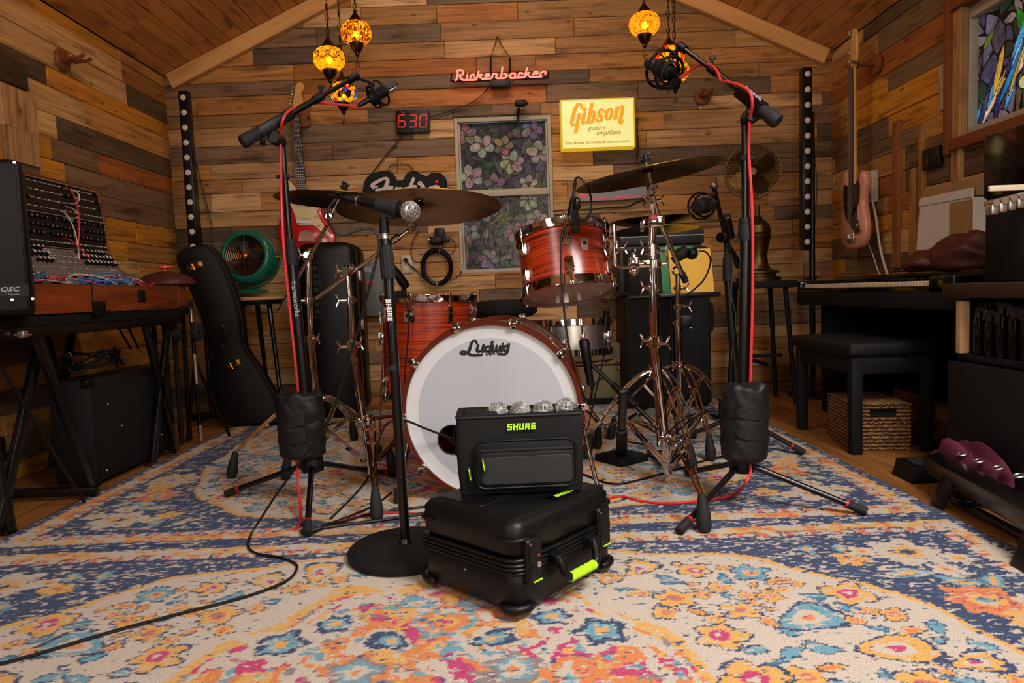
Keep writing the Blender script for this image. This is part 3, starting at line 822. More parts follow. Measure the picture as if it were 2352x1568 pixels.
    m = (e > .084) & (e < .108); C[m] = K['cream']; C[m & (np.sin(t*95) > .55)] = K['coral']; C[m & (np.sin(t*95+2) > .9)] = K['navy']
    C[(e > .078) & (e < .084) & (nb > .45)] = K['gold']
    # worn pile
    f = fbm(X0*55, Y0*130, seed+60, 3); big = fbm(X0*6, Y0*6, seed+70, 2)
    dark = (C[..., 2] > C[..., 0]*1.3)
    C[dark & (f > .64-.10*(big-.5))] = K['cream']*.94
    C[(~dark) & (f > .70)] = K['cream']
    C[(~dark) & (f < .255)] = K['navy']*1.6
    C[dark & (f < .25)] = K['dteal']
    return C
xs = np.concatenate([[RX0, RX0+.001], np.arange(RX0+.004, RX1-.002, .0036), [RX1-.001, RX1]])
yf = np.concatenate([[-1.2, -1.199], np.arange(-1.15, .8, .03), np.arange(.82, SEAM-.002, .0036), [SEAM-.002, SEAM]])
def rug_z(xs, ys):
    Z = np.zeros((len(ys), len(xs))); Z[0] = -.008; Z[-1] = -.008; Z[:, 0] = -.008; Z[:, -1] = -.008; return Z
o = grid_mesh('patterned_rug', xs, yf, Matrix.Identity(4), rug_colors(xs, yf, -1, 100), 'rug_pile', zs=rug_z(xs, yf))
tag(o, 'cream and orange patterned rug in the foreground under the black hard case', 'rug')
xs2 = np.concatenate([[RX0, RX0+.001], np.arange(RX0+.005, RX1-.002, .0044), [RX1-.001, RX1]])
yb = np.concatenate([[SEAM+.001, SEAM+.002], np.arange(SEAM+.006, 4.05, .0052), [4.06, 4.061]])
o = grid_mesh('patterned_rug', xs2, yb, Matrix.Identity(4), rug_colors(xs2, yb, 1, 100), 'rug_pile', zs=rug_z(xs2, yb))
tag(o, 'navy bordered patterned rug lying under the drum kit', 'rug')
# ------------------------------------------------------------------ helpers for traced outlines
def onplane(T, px, py):
    o = cam_loc; d = ray(px, py); n = T.col[2].to_3d(); p0 = T.translation
    t = (p0-o).dot(n)/d.dot(n); q = T.inverted() @ (o+d*t); return (q.x, q.y)
def zoomed(ox, oy, s):
    return lambda p: (ox+p[0]/s, oy+p[1]/s)
def tr(T, z, pts, k=1.0):       # traced crop points (+ pen width in crop px) -> plane coordinates
    out = []
    for p in pts:
        a = z(p); q = onplane(T, *a)
        if len(p) > 2:
            b = onplane(T, *z((p[0]+p[2], p[1]))); out.append((q[0], q[1], abs(b[0]-q[0])*k))
        else: out.append(q)
    return out
def rrect(x0, y0, x1, y1, r, n=6):
    o = []
    for cx, cy, a in ((x1-r, y1-r, 0), (x0+r, y1-r, 90), (x0+r, y0+r, 180), (x1-r, y0+r, 270)):
        for i in range(n+1):
            t = R(a+90*i/n); o.append((cx+r*math.cos(t), cy+r*math.sin(t)))
    return o
def rgb_disc(mb, r, hole=None, T=None, z=0, seg=72, inner=None):
    P = [Vector((r*math.cos(2*math.pi*i/seg), r*math.sin(2*math.pi*i/seg), 0)) for i in range(seg)]
    loops = [P]
    if hole:
        hx, hy, hr = hole; loops.append([Vector((hx+hr*math.cos(-2*math.pi*i/40), hy+hr*math.sin(-2*math.pi*i/40), 0)) for i in range(40)])
    allp = [p for l in loops for p in l]; tri = tessellate_polygon(loops); fs = []
    for t in tri:
        a, b, c = [allp[k] for k in t]
        fs.append(t if (b-a).cross(c-a).z > 0 else (t[0], t[2], t[1]))
    mb.add([(p.x, p.y, z) for p in allp], [list(f) for f in fs], T)
BLOCK = {'S': [[(.95, .86), (.17, .86), (.17, .5), (.83, .5), (.83, .14), (.0, .14)]], 'H': [[(.17, 0), (.17, 1)], [(.83, 0), (.83, 1)], [(.17, .5), (.83, .5)]],
         'U': [[(.17, 1), (.17, .14), (.83, .14), (.83, 1)]], 'R': [[(.17, 0), (.17, 1)], [(.05, .86), (.83, .86), (.83, .46), (.3, .46)], [(.5, .46), (.95, 0)]],
         'E': [[(.17, 0), (.17, 1)], [(.1, .86), (.95, .86)], [(.1, .5), (.9, .5)], [(.1, .14), (.97, .14)]]}
def block_word(mb, word, T, h, wl, gap, depth=.0008, shear=.12, pen=.225):
    x = -(len(word)*wl+(len(word)-1)*gap)/2
    for ch in word:
        for st in BLOCK[ch]:
            pts = [(x+(p[0]*wl)+shear*h*(p[1]-.5), (p[1]-.5)*h) for p in st]
            mb.ribbon(pts, T, 0, depth, w=pen*h, smooth=False)
        x += wl+gap
    return mb

# ------------------------------------------------------------------ the hard case in the foreground
ang = R(47.5); N0 = fl(1190, 1430)
eu = Vector((math.cos(ang), math.sin(ang), 0)); ev = Vector((-math.sin(ang), math.cos(ang), 0))
U, V, H = .345, .298, .203
MC = Matrix.Translation(N0+eu*U/2+ev*V/2) @ Matrix.Rotation(ang, 4, 'Z')
# local: x along the latch side (u), y towards the back left (v); the near corner is (-U/2, -V/2)
case = thing('hard_case', 'black hard case with lime green carry handle standing on the front rug', 'case', M=MC)
def rbox(mb, z0, z1, grow=0.0, r=.03, b=.004):
    mb.prism(rrect(-U/2-grow, -V/2-grow, U/2+grow, V/2+grow, r, 6), None, z0, z1, b); return mb
rbox(MB(MC), .012, .100, 0, .032, .012).build('base_shell', 'black_plastic', case, angle=50)
m = MB(MC); rbox(m, .122, H, 0, .032, .014)
m.build('lid', 'black_plastic', case, angle=50)
m = MB(MC)
for z0, z1, g in ((.092, .099, .004), (.1015, .108, .006), (.110, .1165, .006), (.119, .126, .004)): rbox(m, z0, z1, g, .034, .002)
rbox(m, .098, .123, .001, .033, .001)
m.build('rim_band', 'black_plastic', case)
for (sx, sy) in ((-1, -1), (1, -1), (-1, 1), (1, 1)):
    for z, hh in ((.022, .024), (.166, .012)):
        mb = MB(MC); pts = []
        L1 = .052
        pts = [(sx*(U/2+.002-L1), sy*(V/2+.002), z), (sx*(U/2-.026), sy*(V/2+.003), z), (sx*(U/2-.006), sy*(V/2-.006), z), (sx*(U/2+.003), sy*(V/2-.026), z), (sx*(U/2+.002), sy*(V/2+.002-L1), z)]
        P = smooth_path(pts, 6); rr = hh/2
        mb.tube([p for p in P], lambda t, rr=rr: rr*(.45+.35*min(1, 4*t*(1-t)*1.6)), 10, smooth=False)
        mb.build('corner_bumper', 'black_plastic', case)
# recessed panels on the lid
mb = MB(MC); mb.prism(rrect(-.13, -.01, .02, .12, .012), None, H-.001, H+.0016, .001)
mb.prism(rrect(.04, -.05, .145, .11, .012), None, H-.001, H+.0016, .001); mb.build('lid_panel', 'black_plastic', case)
TL_ = MC @ Matrix.Translation((.055, -.098, H+.0002)) @ Matrix.Rotation(R(0), 4, 'Z')
MB(MC).prism(rrect(.0, -.112, .11, -.084, .004), None, H-.001, H+.0012).build('logo_plate', 'black_gloss', case)
block_word(MB(), 'SHURE', MC @ Matrix.Translation((.055, -.098, H+.0013)), .013, .0115, .0018).build('logo', 'lime', case, smooth=False, label='lime green lettering')
# latches on the near right side (local -y side)
TS = MC @ Matrix(((1, 0, 0, 0), (0, 0, -1, -V/2), (0, 1, 0, 0), (0, 0, 0, 1)))   # x = u, y = z, z = outwards
for k, xu in enumerate((-U/2+.046, U/2-.05)):
    mb = MB(TS); mb.prism(rrect(xu-.024, .072, xu+.024, .166, .009), None, -.004, .013, .004)
    mb.prism(rrect(xu-.021, .112, xu-.004, .160, .007), None, .010, .0175, .003)
    mb.box((xu-.0125, .094, .013), (.016, .030, .004), .0015)
    lt = mb.build('latch', 'black_plastic', case)
    mb = MB(TS); mb.box((xu+.006, .0745, .0133), (.026, .0032, .0022)); mb.build('lime_mark', 'lime', lt)
    if k == 0:
        mb = MB(TS); mb.lathe([(0, 0), (.0062, 0), (.0062, .001), (.0045, .0016), (0, .0016)], M=TS @ Matrix.Translation((xu+.011, .107, .0128)), seg=18) if False else mb.prism([(xu+.011+.006*math.cos(i*.35), .107+.006*math.sin(i*.35)) for i in range(18)], None, .0125, .0142)
        kl = mb.build('key_lock', 'satin_steel', lt)
        mb = MB(TS); mb.prism([(xu+.011+.0036*math.cos(i*1.5708), .127+.0036*math.sin(i*1.5708)) for i in range(4)], None, .0125, .0138); mb.build('lock_emblem', 'red_label', lt, smooth=False)
# carry handle
for xu in (-.062, .062):
    mb = MB(TS); mb.box((xu, .106, .008), (.03, .026, .018), .005); mb.cyl((xu-.015, .104, .018), (xu+.015, .104, .018), .011, seg=14)
    mb.build('handle_bracket', 'black_plastic', case)
mb = MB(TS)
for sx in (-1, 1):
    mb = MB(TS); mb.tube([(sx*.062, .108, .020), (sx*.060, .090, .030), (sx*.054, .070, .036), (sx*.040, .060, .037)], .0095, 10); mb.build('handle_arm', 'black_plastic', case)
_=0
mb = MB(TS); n = 34; prof = []
prof = [(0, 0)]+[(.0095+.0016*abs(math.sin(math.pi*5*i/n)), .092*i/n) for i in range(n+1)]+[(0, .092)]
mb.lathe(prof, (-.046, .061, .037), (1, 0, 0), 16); mb.build('handle_grip', 'lime', case, label='lime green ribbed grip')
mb = MB(MC)
for p in ((-U/2-.001, .0),):
    mb.cyl((p[0]+.002, p[1], .075), (p[0]-.001, p[1], .075), .0022, seg=8)
mb.build('rivet', 'satin_steel', case)
mb = MB(MC); mb.cyl((U/2-.02, V/2+.0, .03), (U/2-.055, V/2, .03), .03, seg=20); mb.build('wheel', 'black_rubber', case)

# ------------------------------------------------------------------ soft microphone bag standing on the case
BZ = H+.003
BW, BD, BH = .283, .115, .186
p = fl(1197, 1131, BZ); MBAG = Matrix.Translation((p.x, p.y+BD/2, BZ)) @ Matrix.Rotation(R(1.5), 4, 'Z')
bag = thing('microphone_bag', 'black fabric bag with lime lettering and mesh pocket standing on the hard case', 'bag', M=MBAG)
def bagged(z):     # front outline widens slightly towards the top
    return 1+.02*(z/BH)
mb = MB(MBAG); vs = []; fs = []; nz = 8; prof = rrect(-.5, -.5, .5, .5, .08, 4); npf = len(prof)
for i in range(nz+1):
    z = BH*i/nz; k = bagged(z); sag = .004*math.sin(math.pi*i/nz)
    for (x, y) in prof: vs.append((x*(BW*k+sag*2), y*(BD+sag*3), z))
for i in range(nz):
    for j in range(npf):
        a = i*npf+j; b = i*npf+(j+1) % npf; fs.append((a, b, b+npf, a+npf))
fs.append(tuple(range(npf-1, -1, -1)))
top = nz*npf
vi = [(x*.93*BW, y*.86*BD, BH-.001) for x, y in prof]; b0 = len(vs); vs += vi
for j in range(npf): fs.append((top+j, top+(j+1) % npf, b0+(j+1) % npf, b0+j))
vi = [(x*.92*BW, y*.85*BD, BH-.012) for x, y in prof]; b1 = len(vs); vs += vi
for j in range(npf): fs.append((b0+j, b0+(j+1) % npf, b1+(j+1) % npf, b1+j))
fs.append(tuple(b1+j for j in range(npf)))
mb.add(vs, fs); mb.build('body', 'black_fabric', bag, angle=45)
mb = MB(MBAG); mb.tube([(x*BW*1.022, y*BD*1.02, BH-.006) for x, y in prof], .0032, 6, closed=True, smooth=False); mb.build('top_zipper', 'black_rubber', bag)
mb = MB(MBAG); mb.box((-BW/2+.055, -.02, BH-.004), (.075, .05, .012), .003); mb.build('foam_insert', 'black_matte', bag)
TP = MBAG @ Matrix(((1, 0, 0, .018), (0, 0, -1, -BD/2-.004), (0, 1, 0, 0), (0, 0, 0, 1)))
mb = MB(TP); pk = rrect(-.122, .018, .108, .128, .022); mb.prism(pk, None, -.004, .015, .005); pocket = mb.build('front_pocket', 'black_fabric', bag, angle=50)
mb = MB(TP); mb.prism(rrect(-.108, .026, .100, .092, .012), None, .012, .0165, .002); mb.build('mesh_panel', 'pocket_mesh', pocket)
mb = MB(TP); mb.tube([(x, y, .014) for x, y in pk], .0026, 7, closed=True, smooth=False); mb.build('piping', 'black_plastic', pocket)
mb = MB(TP); mb.box((-.004, .106, .0155), (.212, .006, .003), .001); mb.box((-.004, .096, .0152), (.21, .010, .002), .0005); mb.build('pocket_zipper', 'black_rubber', pocket)
for (x, y, L) in ((-.103, .075, .026), (-.136, .05, .026)):
    mb = MB(TP); mb.box((x, y, .021 if x > -.12 else .004), (.009, L+.012, .003), .001, rot=(0, 0, R(8))); zp = mb.build('zip_pull', 'black_rubber', bag)
    mb = MB(TP); mb.box((x, y, .0228 if x > -.12 else .006), (.0024, L, .001), rot=(0, 0, R(8))); mb.build('lime_strip', 'lime', zp)
block_word(MB(), 'SHURE', TP @ Matrix.Translation((-.013, .157, .0042+.001)), .0155, .0115, .0022).build('logo', 'lime', bag, smooth=False, label='lime green lettering')
mb = MB(MBAG); mb.tube([(-BW/2-.002, 0, BH-.03), (-BW/2-.012, -.004, BH-.05), (-BW/2-.008, -.004, .08)], .004, 8); mb.build('side_strap', 'black_fabric', bag)
mb = MB(MBAG); mb.torus((BW/2+.004, -.01, BH-.045), (0, 1, 0), .011, .0025, 20); mb.build('strap_ring', 'black_metal', bag)

# ------------------------------------------------------------------ handheld microphones
def grille_ball(parent, T, r, name='grille'):
    bm = bmesh.new(); bmesh.ops.create_uvsphere(bm, u_segments=40, v_segments=24, radius=r)
    me = bpy.data.meshes.new(name)
    for v in bm.verts:
        q = v.co.copy(); q = Matrix.Rotation(R(90), 3, 'X') @ q; v.co = T @ q
    inv = W[parent.name].inverted()
    for v in bm.verts: v.co = inv @ v.co
    bm.to_mesh(me); bm.free(); me.materials.append(MATS['satin_steel']); me.shade_smooth()
    o = bpy.data.objects.new(name, me); COL.objects.link(o); o.parent = parent; W[o.name] = W[parent.name]
    md = o.modifiers.new('mesh', 'WIREFRAME'); md.thickness = .00105; md.use_even_offset = False
    return o
def handheld_mic(name, label, M, body_len=.125, group=None):
    # local z points from the tail to the grille; origin at the centre of the grille ball
    t = thing(name, label, 'microphone', M=M, group=group); r = .0248
    mb = MB(M); mb.sphere((0, 0, 0), r*.955, 20, 14); g0 = mb.build('pop_filter', 'mesh_dark', t)
    grille_ball(t, M, r)
    mb = MB(M); mb.lathe([(r*.97, -.0035), (r+.0012, -.003), (r+.0016, 0), (r+.0012, .003), (r*.97, .0035)], seg=28, M=M) if False else mb.lathe([(r*.97, -.0035), (r+.0012, -.003), (r+.0016, 0), (r+.0012, .003), (r*.97, .0035)], seg=28)
    mb.build('grille_band', 'satin_steel', t)
    mb = MB(M); mb.lathe([(0, -.018), (.0205, -.018), (.0205, -.024), (.019, -.030), (.0155, -.06), (.0125, -.03-body_len), (.0115, -.034-body_len), (0, -.034-body_len)], seg=24)
    mb.build('body', 'black_plastic', t)
    return t
bagq = [((1143, 946), 'first microphone from the left in the black bag, only its silver grille showing'), ((1195, 945), 'second silver microphone head from the left poking out of the black bag'),
        ((1248, 942), 'third silver microphone head from the left poking out of the black bag'), ((1300, 937), 'rightmost silver microphone head in the bag, sitting higher and tilted forward')]
pr = None
for i, ((px, py), lab) in enumerate(bagq):
    c = at(px, py, MBAG.translation.y-.004); rot = Euler((R((4, 2, -3, 14)[i]), R((3, -4, 2, -6)[i]), R(i*37))).to_matrix().to_4x4()
    M = Matrix.Translation(c) @ rot
    if pr is None: pr = handheld_mic('microphone', lab, M, group='silver microphone heads in the black bag')
    else: dup(pr, M=M, label=lab)

# ------------------------------------------------------------------ round-base vocal stand
BC = Vector((-.297, 1.738, 0)); top = at(884, 548, 1.745)
st = thing('microphone_stand', 'straight black microphone stand on a heavy round base beside the hard case', 'microphone stand', BC)
mb = MB(); mb.lathe([(0, 0), (.142, 0), (.149, .004), (.149, .020), (.143, .025), (.06, .031), (.030, .034), (.0, .034)], BC, (0, 0, 1), 64); mb.build('round_base', 'black_matte', st)
ax = (top-(BC+Vector((0, 0, .03)))).normalized()
g0 = at(893, 640, 1.744); g1 = at(885, 562, 1.745)
mb = MB(); mb.cyl(BC+Vector((0, 0, .03)), BC+Vector((0, 0, .045)), .022, .0165, 18); mb.cyl(BC+Vector((0, 0, .04)), g0, .0128, seg=18); tb = mb.build('lower_tube', 'black_metal', st)
mb = MB(); mb.cyl(at(903, 850, 1.742), at(902, 838, 1.742), .0155, seg=16); mb.box(at(895, 846, 1.735), (.02, .012, .006), .001); mb.build('cable_clip', 'black_rubber', st)
mb = MB(); T = align(g1-g0, g0); L = (g1-g0).length
pf = [(0, 0), (.0175, 0), (.0185, .006)]
vs = []; nseg = 28
for (r_, z_) in ((.0165, 0), (.0185, .008), (.0175, L-.03), (.0155, L)):
    for i in range(nseg):
        q = r_*(1+.05*(1 if i % 2 else -1)); a = 2*math.pi*i/nseg; vs.append((q*math.cos(a), q*math.sin(a), z_))
fs = [tuple(range(nseg-1, -1, -1)), tuple(3*nseg+i for i in range(nseg))]
for k in range(3):
    for i in range(nseg): fs.append((k*nseg+i, k*nseg+(i+1) % nseg, (k+1)*nseg+(i+1) % nseg, (k+1)*nseg+i))
mb.add(vs, fs, T); mb.build('grip_clutch', 'black_rubber', st)
mb = MB(); mb.cyl(g1, top+ax*.012, .0098, seg=16); mb.cyl(at(885, 563, 1.745), at(885, 550, 1.745), .0165, seg=16); mb.build('upper_tube', 'black_metal', st)
mb = MB(); mb.cyl(top, top+ax*.008, .0115, seg=12); mb.cyl(top+ax*.010, top+ax*.014, .012, seg=12); mb.build('thread', 'satin_steel', st)
cl0 = top+ax*.014; cl1 = at(882, 500, 1.74)
mb = MB(); mb.cyl(cl0, cl1, .0135, .011, 16); mb.box(cl1+Vector((0, 0, .004)), (.020, .018, .034), .006, rot=(0, R(-3), 0)); mb.cyl(cl1+Vector((-.001, -.013, .002)), cl1+Vector((-.001, .013, .002)), .006, seg=12)
clip = mb.build('clip_stem', 'black_plastic', st)
# microphone in its clip
mg = at(942, 485, 1.715); mt = at(806, 457, 1.765); axm = (mg-mt).normalized()
Mm = align(axm, mg); vm = handheld_mic('vocal_microphone', 'silver headed vocal microphone held in the clip of the round base stand', Mm, .105)
mb = MB(); a = mg-axm*.030; b = mg-axm*.085
mb.lathe([(.0205, 0), (.0228, 0), (.0205, .03), (.0178, .062), (.0155, .062), (.018, .03), (.0205, 0)], a, -axm, 20)
mb.box((a+b)/2+Vector((.0, 0, -.020)), (.03, .014, .018), .005, rot=(0, R(13), 0)); mb.build('clip_cup', 'black_rubber', st)
TSH = frame(at(896, 712, 1.742)+Vector((0, -.0135, 0)), at(899, 740, 1.742)-at(893, 684, 1.742), Vector((1, 0, 0)))
block_word(MB(), 'SHURE', TSH, .013, .0095, .0018, .0006).build('logo', 'white_print', st, smooth=False, label='white lettering running down the tube')
# connector and its cable
tl = mg-axm*.168
cab = thing('microphone_cable', 'long black cable from the vocal microphone down to the rug and off to the left', 'cable', fl(572, 1262))
mb = MB(); mb.cyl(tl+axm*.032, tl-axm*.012, .0105, seg=16); mb.cyl(tl-axm*.012, tl-axm*.034, .0085, .0048, 14); cn = mb.build('connector', 'black_plastic', cab)
mb = MB(); mb.torus(tl+axm*.018, axm, .0108, .0012, 20, 6); mb.build('silver_ring', 'satin_steel', cn)
pts = [tl-axm*.03]
for (px, py, Y) in ((772, 458, 1.79), (756, 476, 1.77), (754, 503, 1.75), (768, 530, 1.73), (795, 538, 1.725), (835, 525, 1.72), (858, 529, 1.72), (869, 548, 1.72), (871, 570, 1.715), (861, 610, 1.715), (843, 680, 1.72), (806, 810, 1.76), (757, 960, 1.82), (700, 1045, 1.88), (640, 1128, 1.935), (598, 1192, 1.945), (576, 1228, 1.925)): pts.append(at(px, py, Y))
for (px, py) in ((570, 1254), (590, 1271), (640, 1279), (676, 1293), (681, 1308), (655, 1335), (560, 1371), (400, 1412), (250, 1452), (110, 1494), (0, 1524), (-120, 1545)): pts.append(fl(px, py, .0045))
mb = MB(); mb.tube(pts, .0034, 8, 6); mb.build('cable', 'black_cable', cab)

# ------------------------------------------------------------------ tripod boom stands with sandbags
def boom_stand(label, C, feet, zh, joints, boom, block, group, hub=.036, mirror=1):
    t = thing('boom_stand', label, 'microphone stand', C, group=group); C = Vector(C)
    mb = MB(); mb.lathe([(0, zh-.05), (hub, zh-.05), (hub*1.05, zh-.04), (hub, zh-.008), (hub*.75, zh+.006), (.018, zh+.012), (0, zh+.012)], C, (0, 0, 1), 28); mb.build('tripod_hub', 'black_plastic', t)
    for f in feet:
        f = Vector((f[0], f[1], .013)); d = (f-C); d.z = 0; d.normalize(); s0 = C+d*hub*.7+Vector((0, 0, zh-.03)); dd = (f-s0).normalized()
        mb = MB(); mb.cyl(s0, f, .0092, seg=12); lg = mb.build('leg', 'black_metal', t)
        mb = MB(); mb.cyl(f-dd*.045, f+dd*.006, .0128, .0132, 12); mb.build('rubber_foot', 'black_rubber', lg)
        mb = MB(); mb.cyl(f-dd*.051, f-dd*.045, .0132, seg=14); mb.build('red_band', 'red_ring', lg)
    b0, c0, c1, u1 = joints            # lower tube top, clutch ends, upper tube top
    mb = MB(); mb.cyl(C+Vector((0, 0, zh)), c0, .0165, seg=18); mb.build('lower_tube', 'black_metal', t)
    mb = MB(); Lc = (c1-c0).length; mb.lathe([(0, -.006), (.020, -.006), (.0225, .01), (.0205, Lc*.6), (.0165, Lc), (0, Lc)], c0, c1-c0, 20)
    for i in range(7):
        q = c0+(c1-c0)*(.15+.1*i); mb.torus(q, c1-c0, .0213-.0004*i, .0014, 20, 5)
    mb.build('grip_clutch', 'black_rubber', t)
    mb = MB(); mb.cyl(c1, u1, .0105, seg=16); mb.build('upper_tube', 'black_metal', t)
    au = (u1-c1).normalized(); mb = MB(); q = u1-au*.105; mb.cyl(q, q+au*.014, .0155, seg=16); mb.box(q+Vector((-.014*mirror, -.008, .006)), (.02, .012, .012), .002); mb.build('cable_clip', 'black_rubber', t)
    w0, w1, a1 = boom                  # counterweight tail, its head, tip of the arm
    ab = (a1-w1).normalized(); k0, k1 = block
    mb = MB(); mb.lathe([(0, 0), (.019, 0), (.0225, .006), (.021, .03), (.0165, (w1-w0).length), (0, (w1-w0).length)], w0, w1-w0, 10); mb.build('counterweight', 'black_rubber', t)
    mb = MB(); kc = (k0+k1)/2; T = frame(kc, ab, Vector((0, 0, 1))); mb.box((0, 0, 0), ((k1-k0).length, .034, .034), .006, M=T)
    mb.build('boom_clamp', 'black_plastic', t)
    mb = MB(); piv = kc-Vector((0, 0, .034)); mb.cyl(u1, piv+Vector((0, 0, .004)), .0115, .014, 14)
    mb.cyl(piv+Vector((0, -.022, -.012)), piv+Vector((0, .022, -.012)), .021, seg=22, ch=.003); mb.tube([u1, u1+Vector((0, 0, .02)), kc-ab*.02-Vector((0, 0, .012))], .012, 10)
    mb.build('pivot_bracket', 'black_plastic', t)
    mb = MB(); mb.cyl(piv+Vector((-.028*mirror, -.01, -.01)), piv+Vector((-.045*mirror, -.016, -.01)), .026, .024, 22, ch=.003) if mirror > 0 else mb.cyl(piv+Vector((.018, -.02, -.012)), piv+Vector((.02, -.032, -.012)), .014, seg=18)
    mb.build('pivot_knob', 'black_rubber', t)
    mb = MB(); m1 = k1+(a1-k1)*.46; mb.cyl(k1-ab*.01, m1, .0108, seg=14); mb.cyl(m1, a1, .008, seg=14); ar = mb.build('boom_arm', 'black_metal', t)
    mb = MB(); mb.cyl(m1-ab*.03, m1+ab*.008, .0138, seg=16); mb.cyl(m1+Vector((0, 0, .006)), m1+Vector((.004, 0, .030)), .005, seg=10); mb.box(m1+Vector((.004, 0, .032)), (.022, .008, .010), .003); mb.build('arm_lock', 'black_plastic', ar)
    mb = MB(); mb.cyl(a1-ab*.025, a1+ab*.02, .0135, seg=14, ch=.002); mb.build('arm_tip', 'black_plastic', ar)
    return t
CL = Vector((-.68, 2.24, 0))
boom_stand('tall black tripod boom stand at left with a sandbag and red cable', CL, [fl(706, 1232), fl(524, 1140), fl(905, 1096)], .155,
    (at(690, 920, 2.24), at(671, 605, 2.24), at(665, 548, 2.24), at(648, 335, 2.24)), (at(556, 327, 2.13), at(603, 299, 2.17), at(812, 178, 2.40)), (at(592, 306, 2.16), at(668, 262, 2.235)), 'tall boom stands over the drums')
CR = Vector((.68, 2.03, 0))
boom_stand('tall black tripod boom stand at right with a sandbag and red cable', CR, [fl(1562, 1228), fl(1985, 1183), fl(1582, 1092)], .155,
    (at(1716, 900, 2.03), at(1713, 548, 2.03), at(1712, 500, 2.03), at(1711, 285, 2.03)), (at(1787, 280, 1.93), at(1748, 250, 1.96), at(1566, 108, 2.30)), (at(1752, 254, 1.955), at(1698, 206, 2.04)), 'tall boom stands over the drums', mirror=-1)
MB().text('frameworks', frame((at(1700, 205, 2.0)+at(1752, 247, 1.955))/2+Vector((-.006, -.026, .004)), at(1752, 247, 1.96)-at(1700, 205, 2.0), Vector((.5, 0, 1))), .013, bold=.0003, depth=.0004).build('print', 'label_grey', [o for o in COL.objects if o.name == 'boom_stand.001'][0], smooth=False)
MB().text('frameworks', frame(at(676, 687, 2.24)+Vector((.002, -.0168, 0)), at(688, 760, 2.24)-at(676, 655, 2.24), Vector((1, 0, 0))), .024, bold=.0004, depth=.0004).build('print', 'label_grey', [o for o in COL.objects if o.name == 'boom_stand'][0], smooth=False, label='grey lettering running down the tube')
def sandbag(label, c, rx, ry, z0, z1, seed, lean=(0, 0)):
    t = thing('sandbag', label, 'sandbag', (c[0], c[1], z0), group='sandbags strapped to the boom stands'); rs_ = np.random.RandomState(seed)
    nz, na = 36, 56; vs = []; fs = []
    for i in range(nz+1):
        f = i/nz; z = z0+(z1-z0)*f
        for j in range(na):
            a = 2*math.pi*j/na
            lob = 1+.05*math.cos(2*a+.5)+.10*math.cos(3*a+seed)*(.5-abs(f-.5))
            wr = .026*math.sin(a*5+f*9+seed)*math.sin(f*14+seed)+.014*math.sin(a*11+f*23)+.05*max(0, f-.7)*math.sin(a*9+seed)
            strap = -.05*(math.exp(-((f-.36)/.045)**2)+math.exp(-((f-.62)/.045)**2))
            bul = .93+.07*math.sin(math.pi*min(max((f+.05)/1.05, 0), 1)) - (.30*((f-.95)/.05)**3 if f > .95 else 0) - (.30*((.08-f)/.08)**2 if f < .08 else 0)
            rr = lob*(bul+wr+strap)
            top_w = (.03*math.sin(a*4+seed)+.02*math.sin(a*7))*max(0, f-.8)/.2*(z1-z0)
            vs.append((c[0]+lean[0]*(f-.5)+rx*rr*math.cos(a), c[1]+ry*rr*math.sin(a), z+top_w))
    for i in range(nz):
        for j in range(na):
            a = i*na+j; b = i*na+(j+1) % na; fs.append((a, b, b+na, a+na))
    fs.append(tuple(range(na-1, -1, -1)))
    fs.append(tuple(nz*na+j for j in range(na)))
    MB().add(vs, fs).build('bag', 'sandbag_cloth', t, angle=70)
    for f in (.36, .62):
        z = z0+(z1-z0)*f; mb = MB(); pts_in = []; vs = []; fs = []
        for j in range(49):
            a = 2*math.pi*j/48
            for (dr, dz) in ((.0, -.016), (.0035, -.015), (.0035, .015), (.0, .016)):
                kx = rx*(.955)+dr; ky = ry*(.955)+dr; lob = 1+.05*math.cos(2*a+.5)
                vs.append((c[0]+lean[0]*(f-.5)+kx*lob*math.cos(a), c[1]+ky*lob*math.sin(a), z+dz+.010*math.sin(a+seed)))
        for j in range(48):
            for k in range(3): fs.append((j*4+k, j*4+k+1, j*4+k+5, j*4+k+4))
        mb.add(vs, fs); sp_ = mb.build('strap', 'black_fabric', t)
        mb = MB(); vs = []; fs = []
        for j in range(17):
            u = j/16; a = R(-128+62*u); hh = .017*math.sqrt(max(.02, 1-(max(0, .35-u)/.35)**2)); lob = 1+.05*math.cos(2*a+.5)
            for (dr, q) in ((.004, -1), (.0075, -1), (.0075, 1), (.004, 1)): vs.append((c[0]+lean[0]*(f-.5)+(rx*.96+dr)*lob*math.cos(a), c[1]+(ry*.96+dr)*lob*math.sin(a), z+q*hh+.010*math.sin(a+seed)+.004))
        for j in range(16):
            for k in range(4): fs.append((j*4+k, j*4+(k+1) % 4, j*4+4+(k+1) % 4, j*4+4+k))
        fs += [(3, 2, 1, 0), (64, 65, 66, 67)]; mb.add(vs, fs); mb.build('strap_tongue', 'sandbag_cloth', sp_)
    return t
sandbag('black sandbag strapped around the left boom stand', (at(690, 1000, 2.20).x, 2.215), .074, .066, .155, .372, 1, (.0, 0))
sandbag('black sandbag strapped around the right boom stand', (at(1714, 1000, 2.0).x, 2.01), .066, .060, .140, .372, 4, (.006, 0))

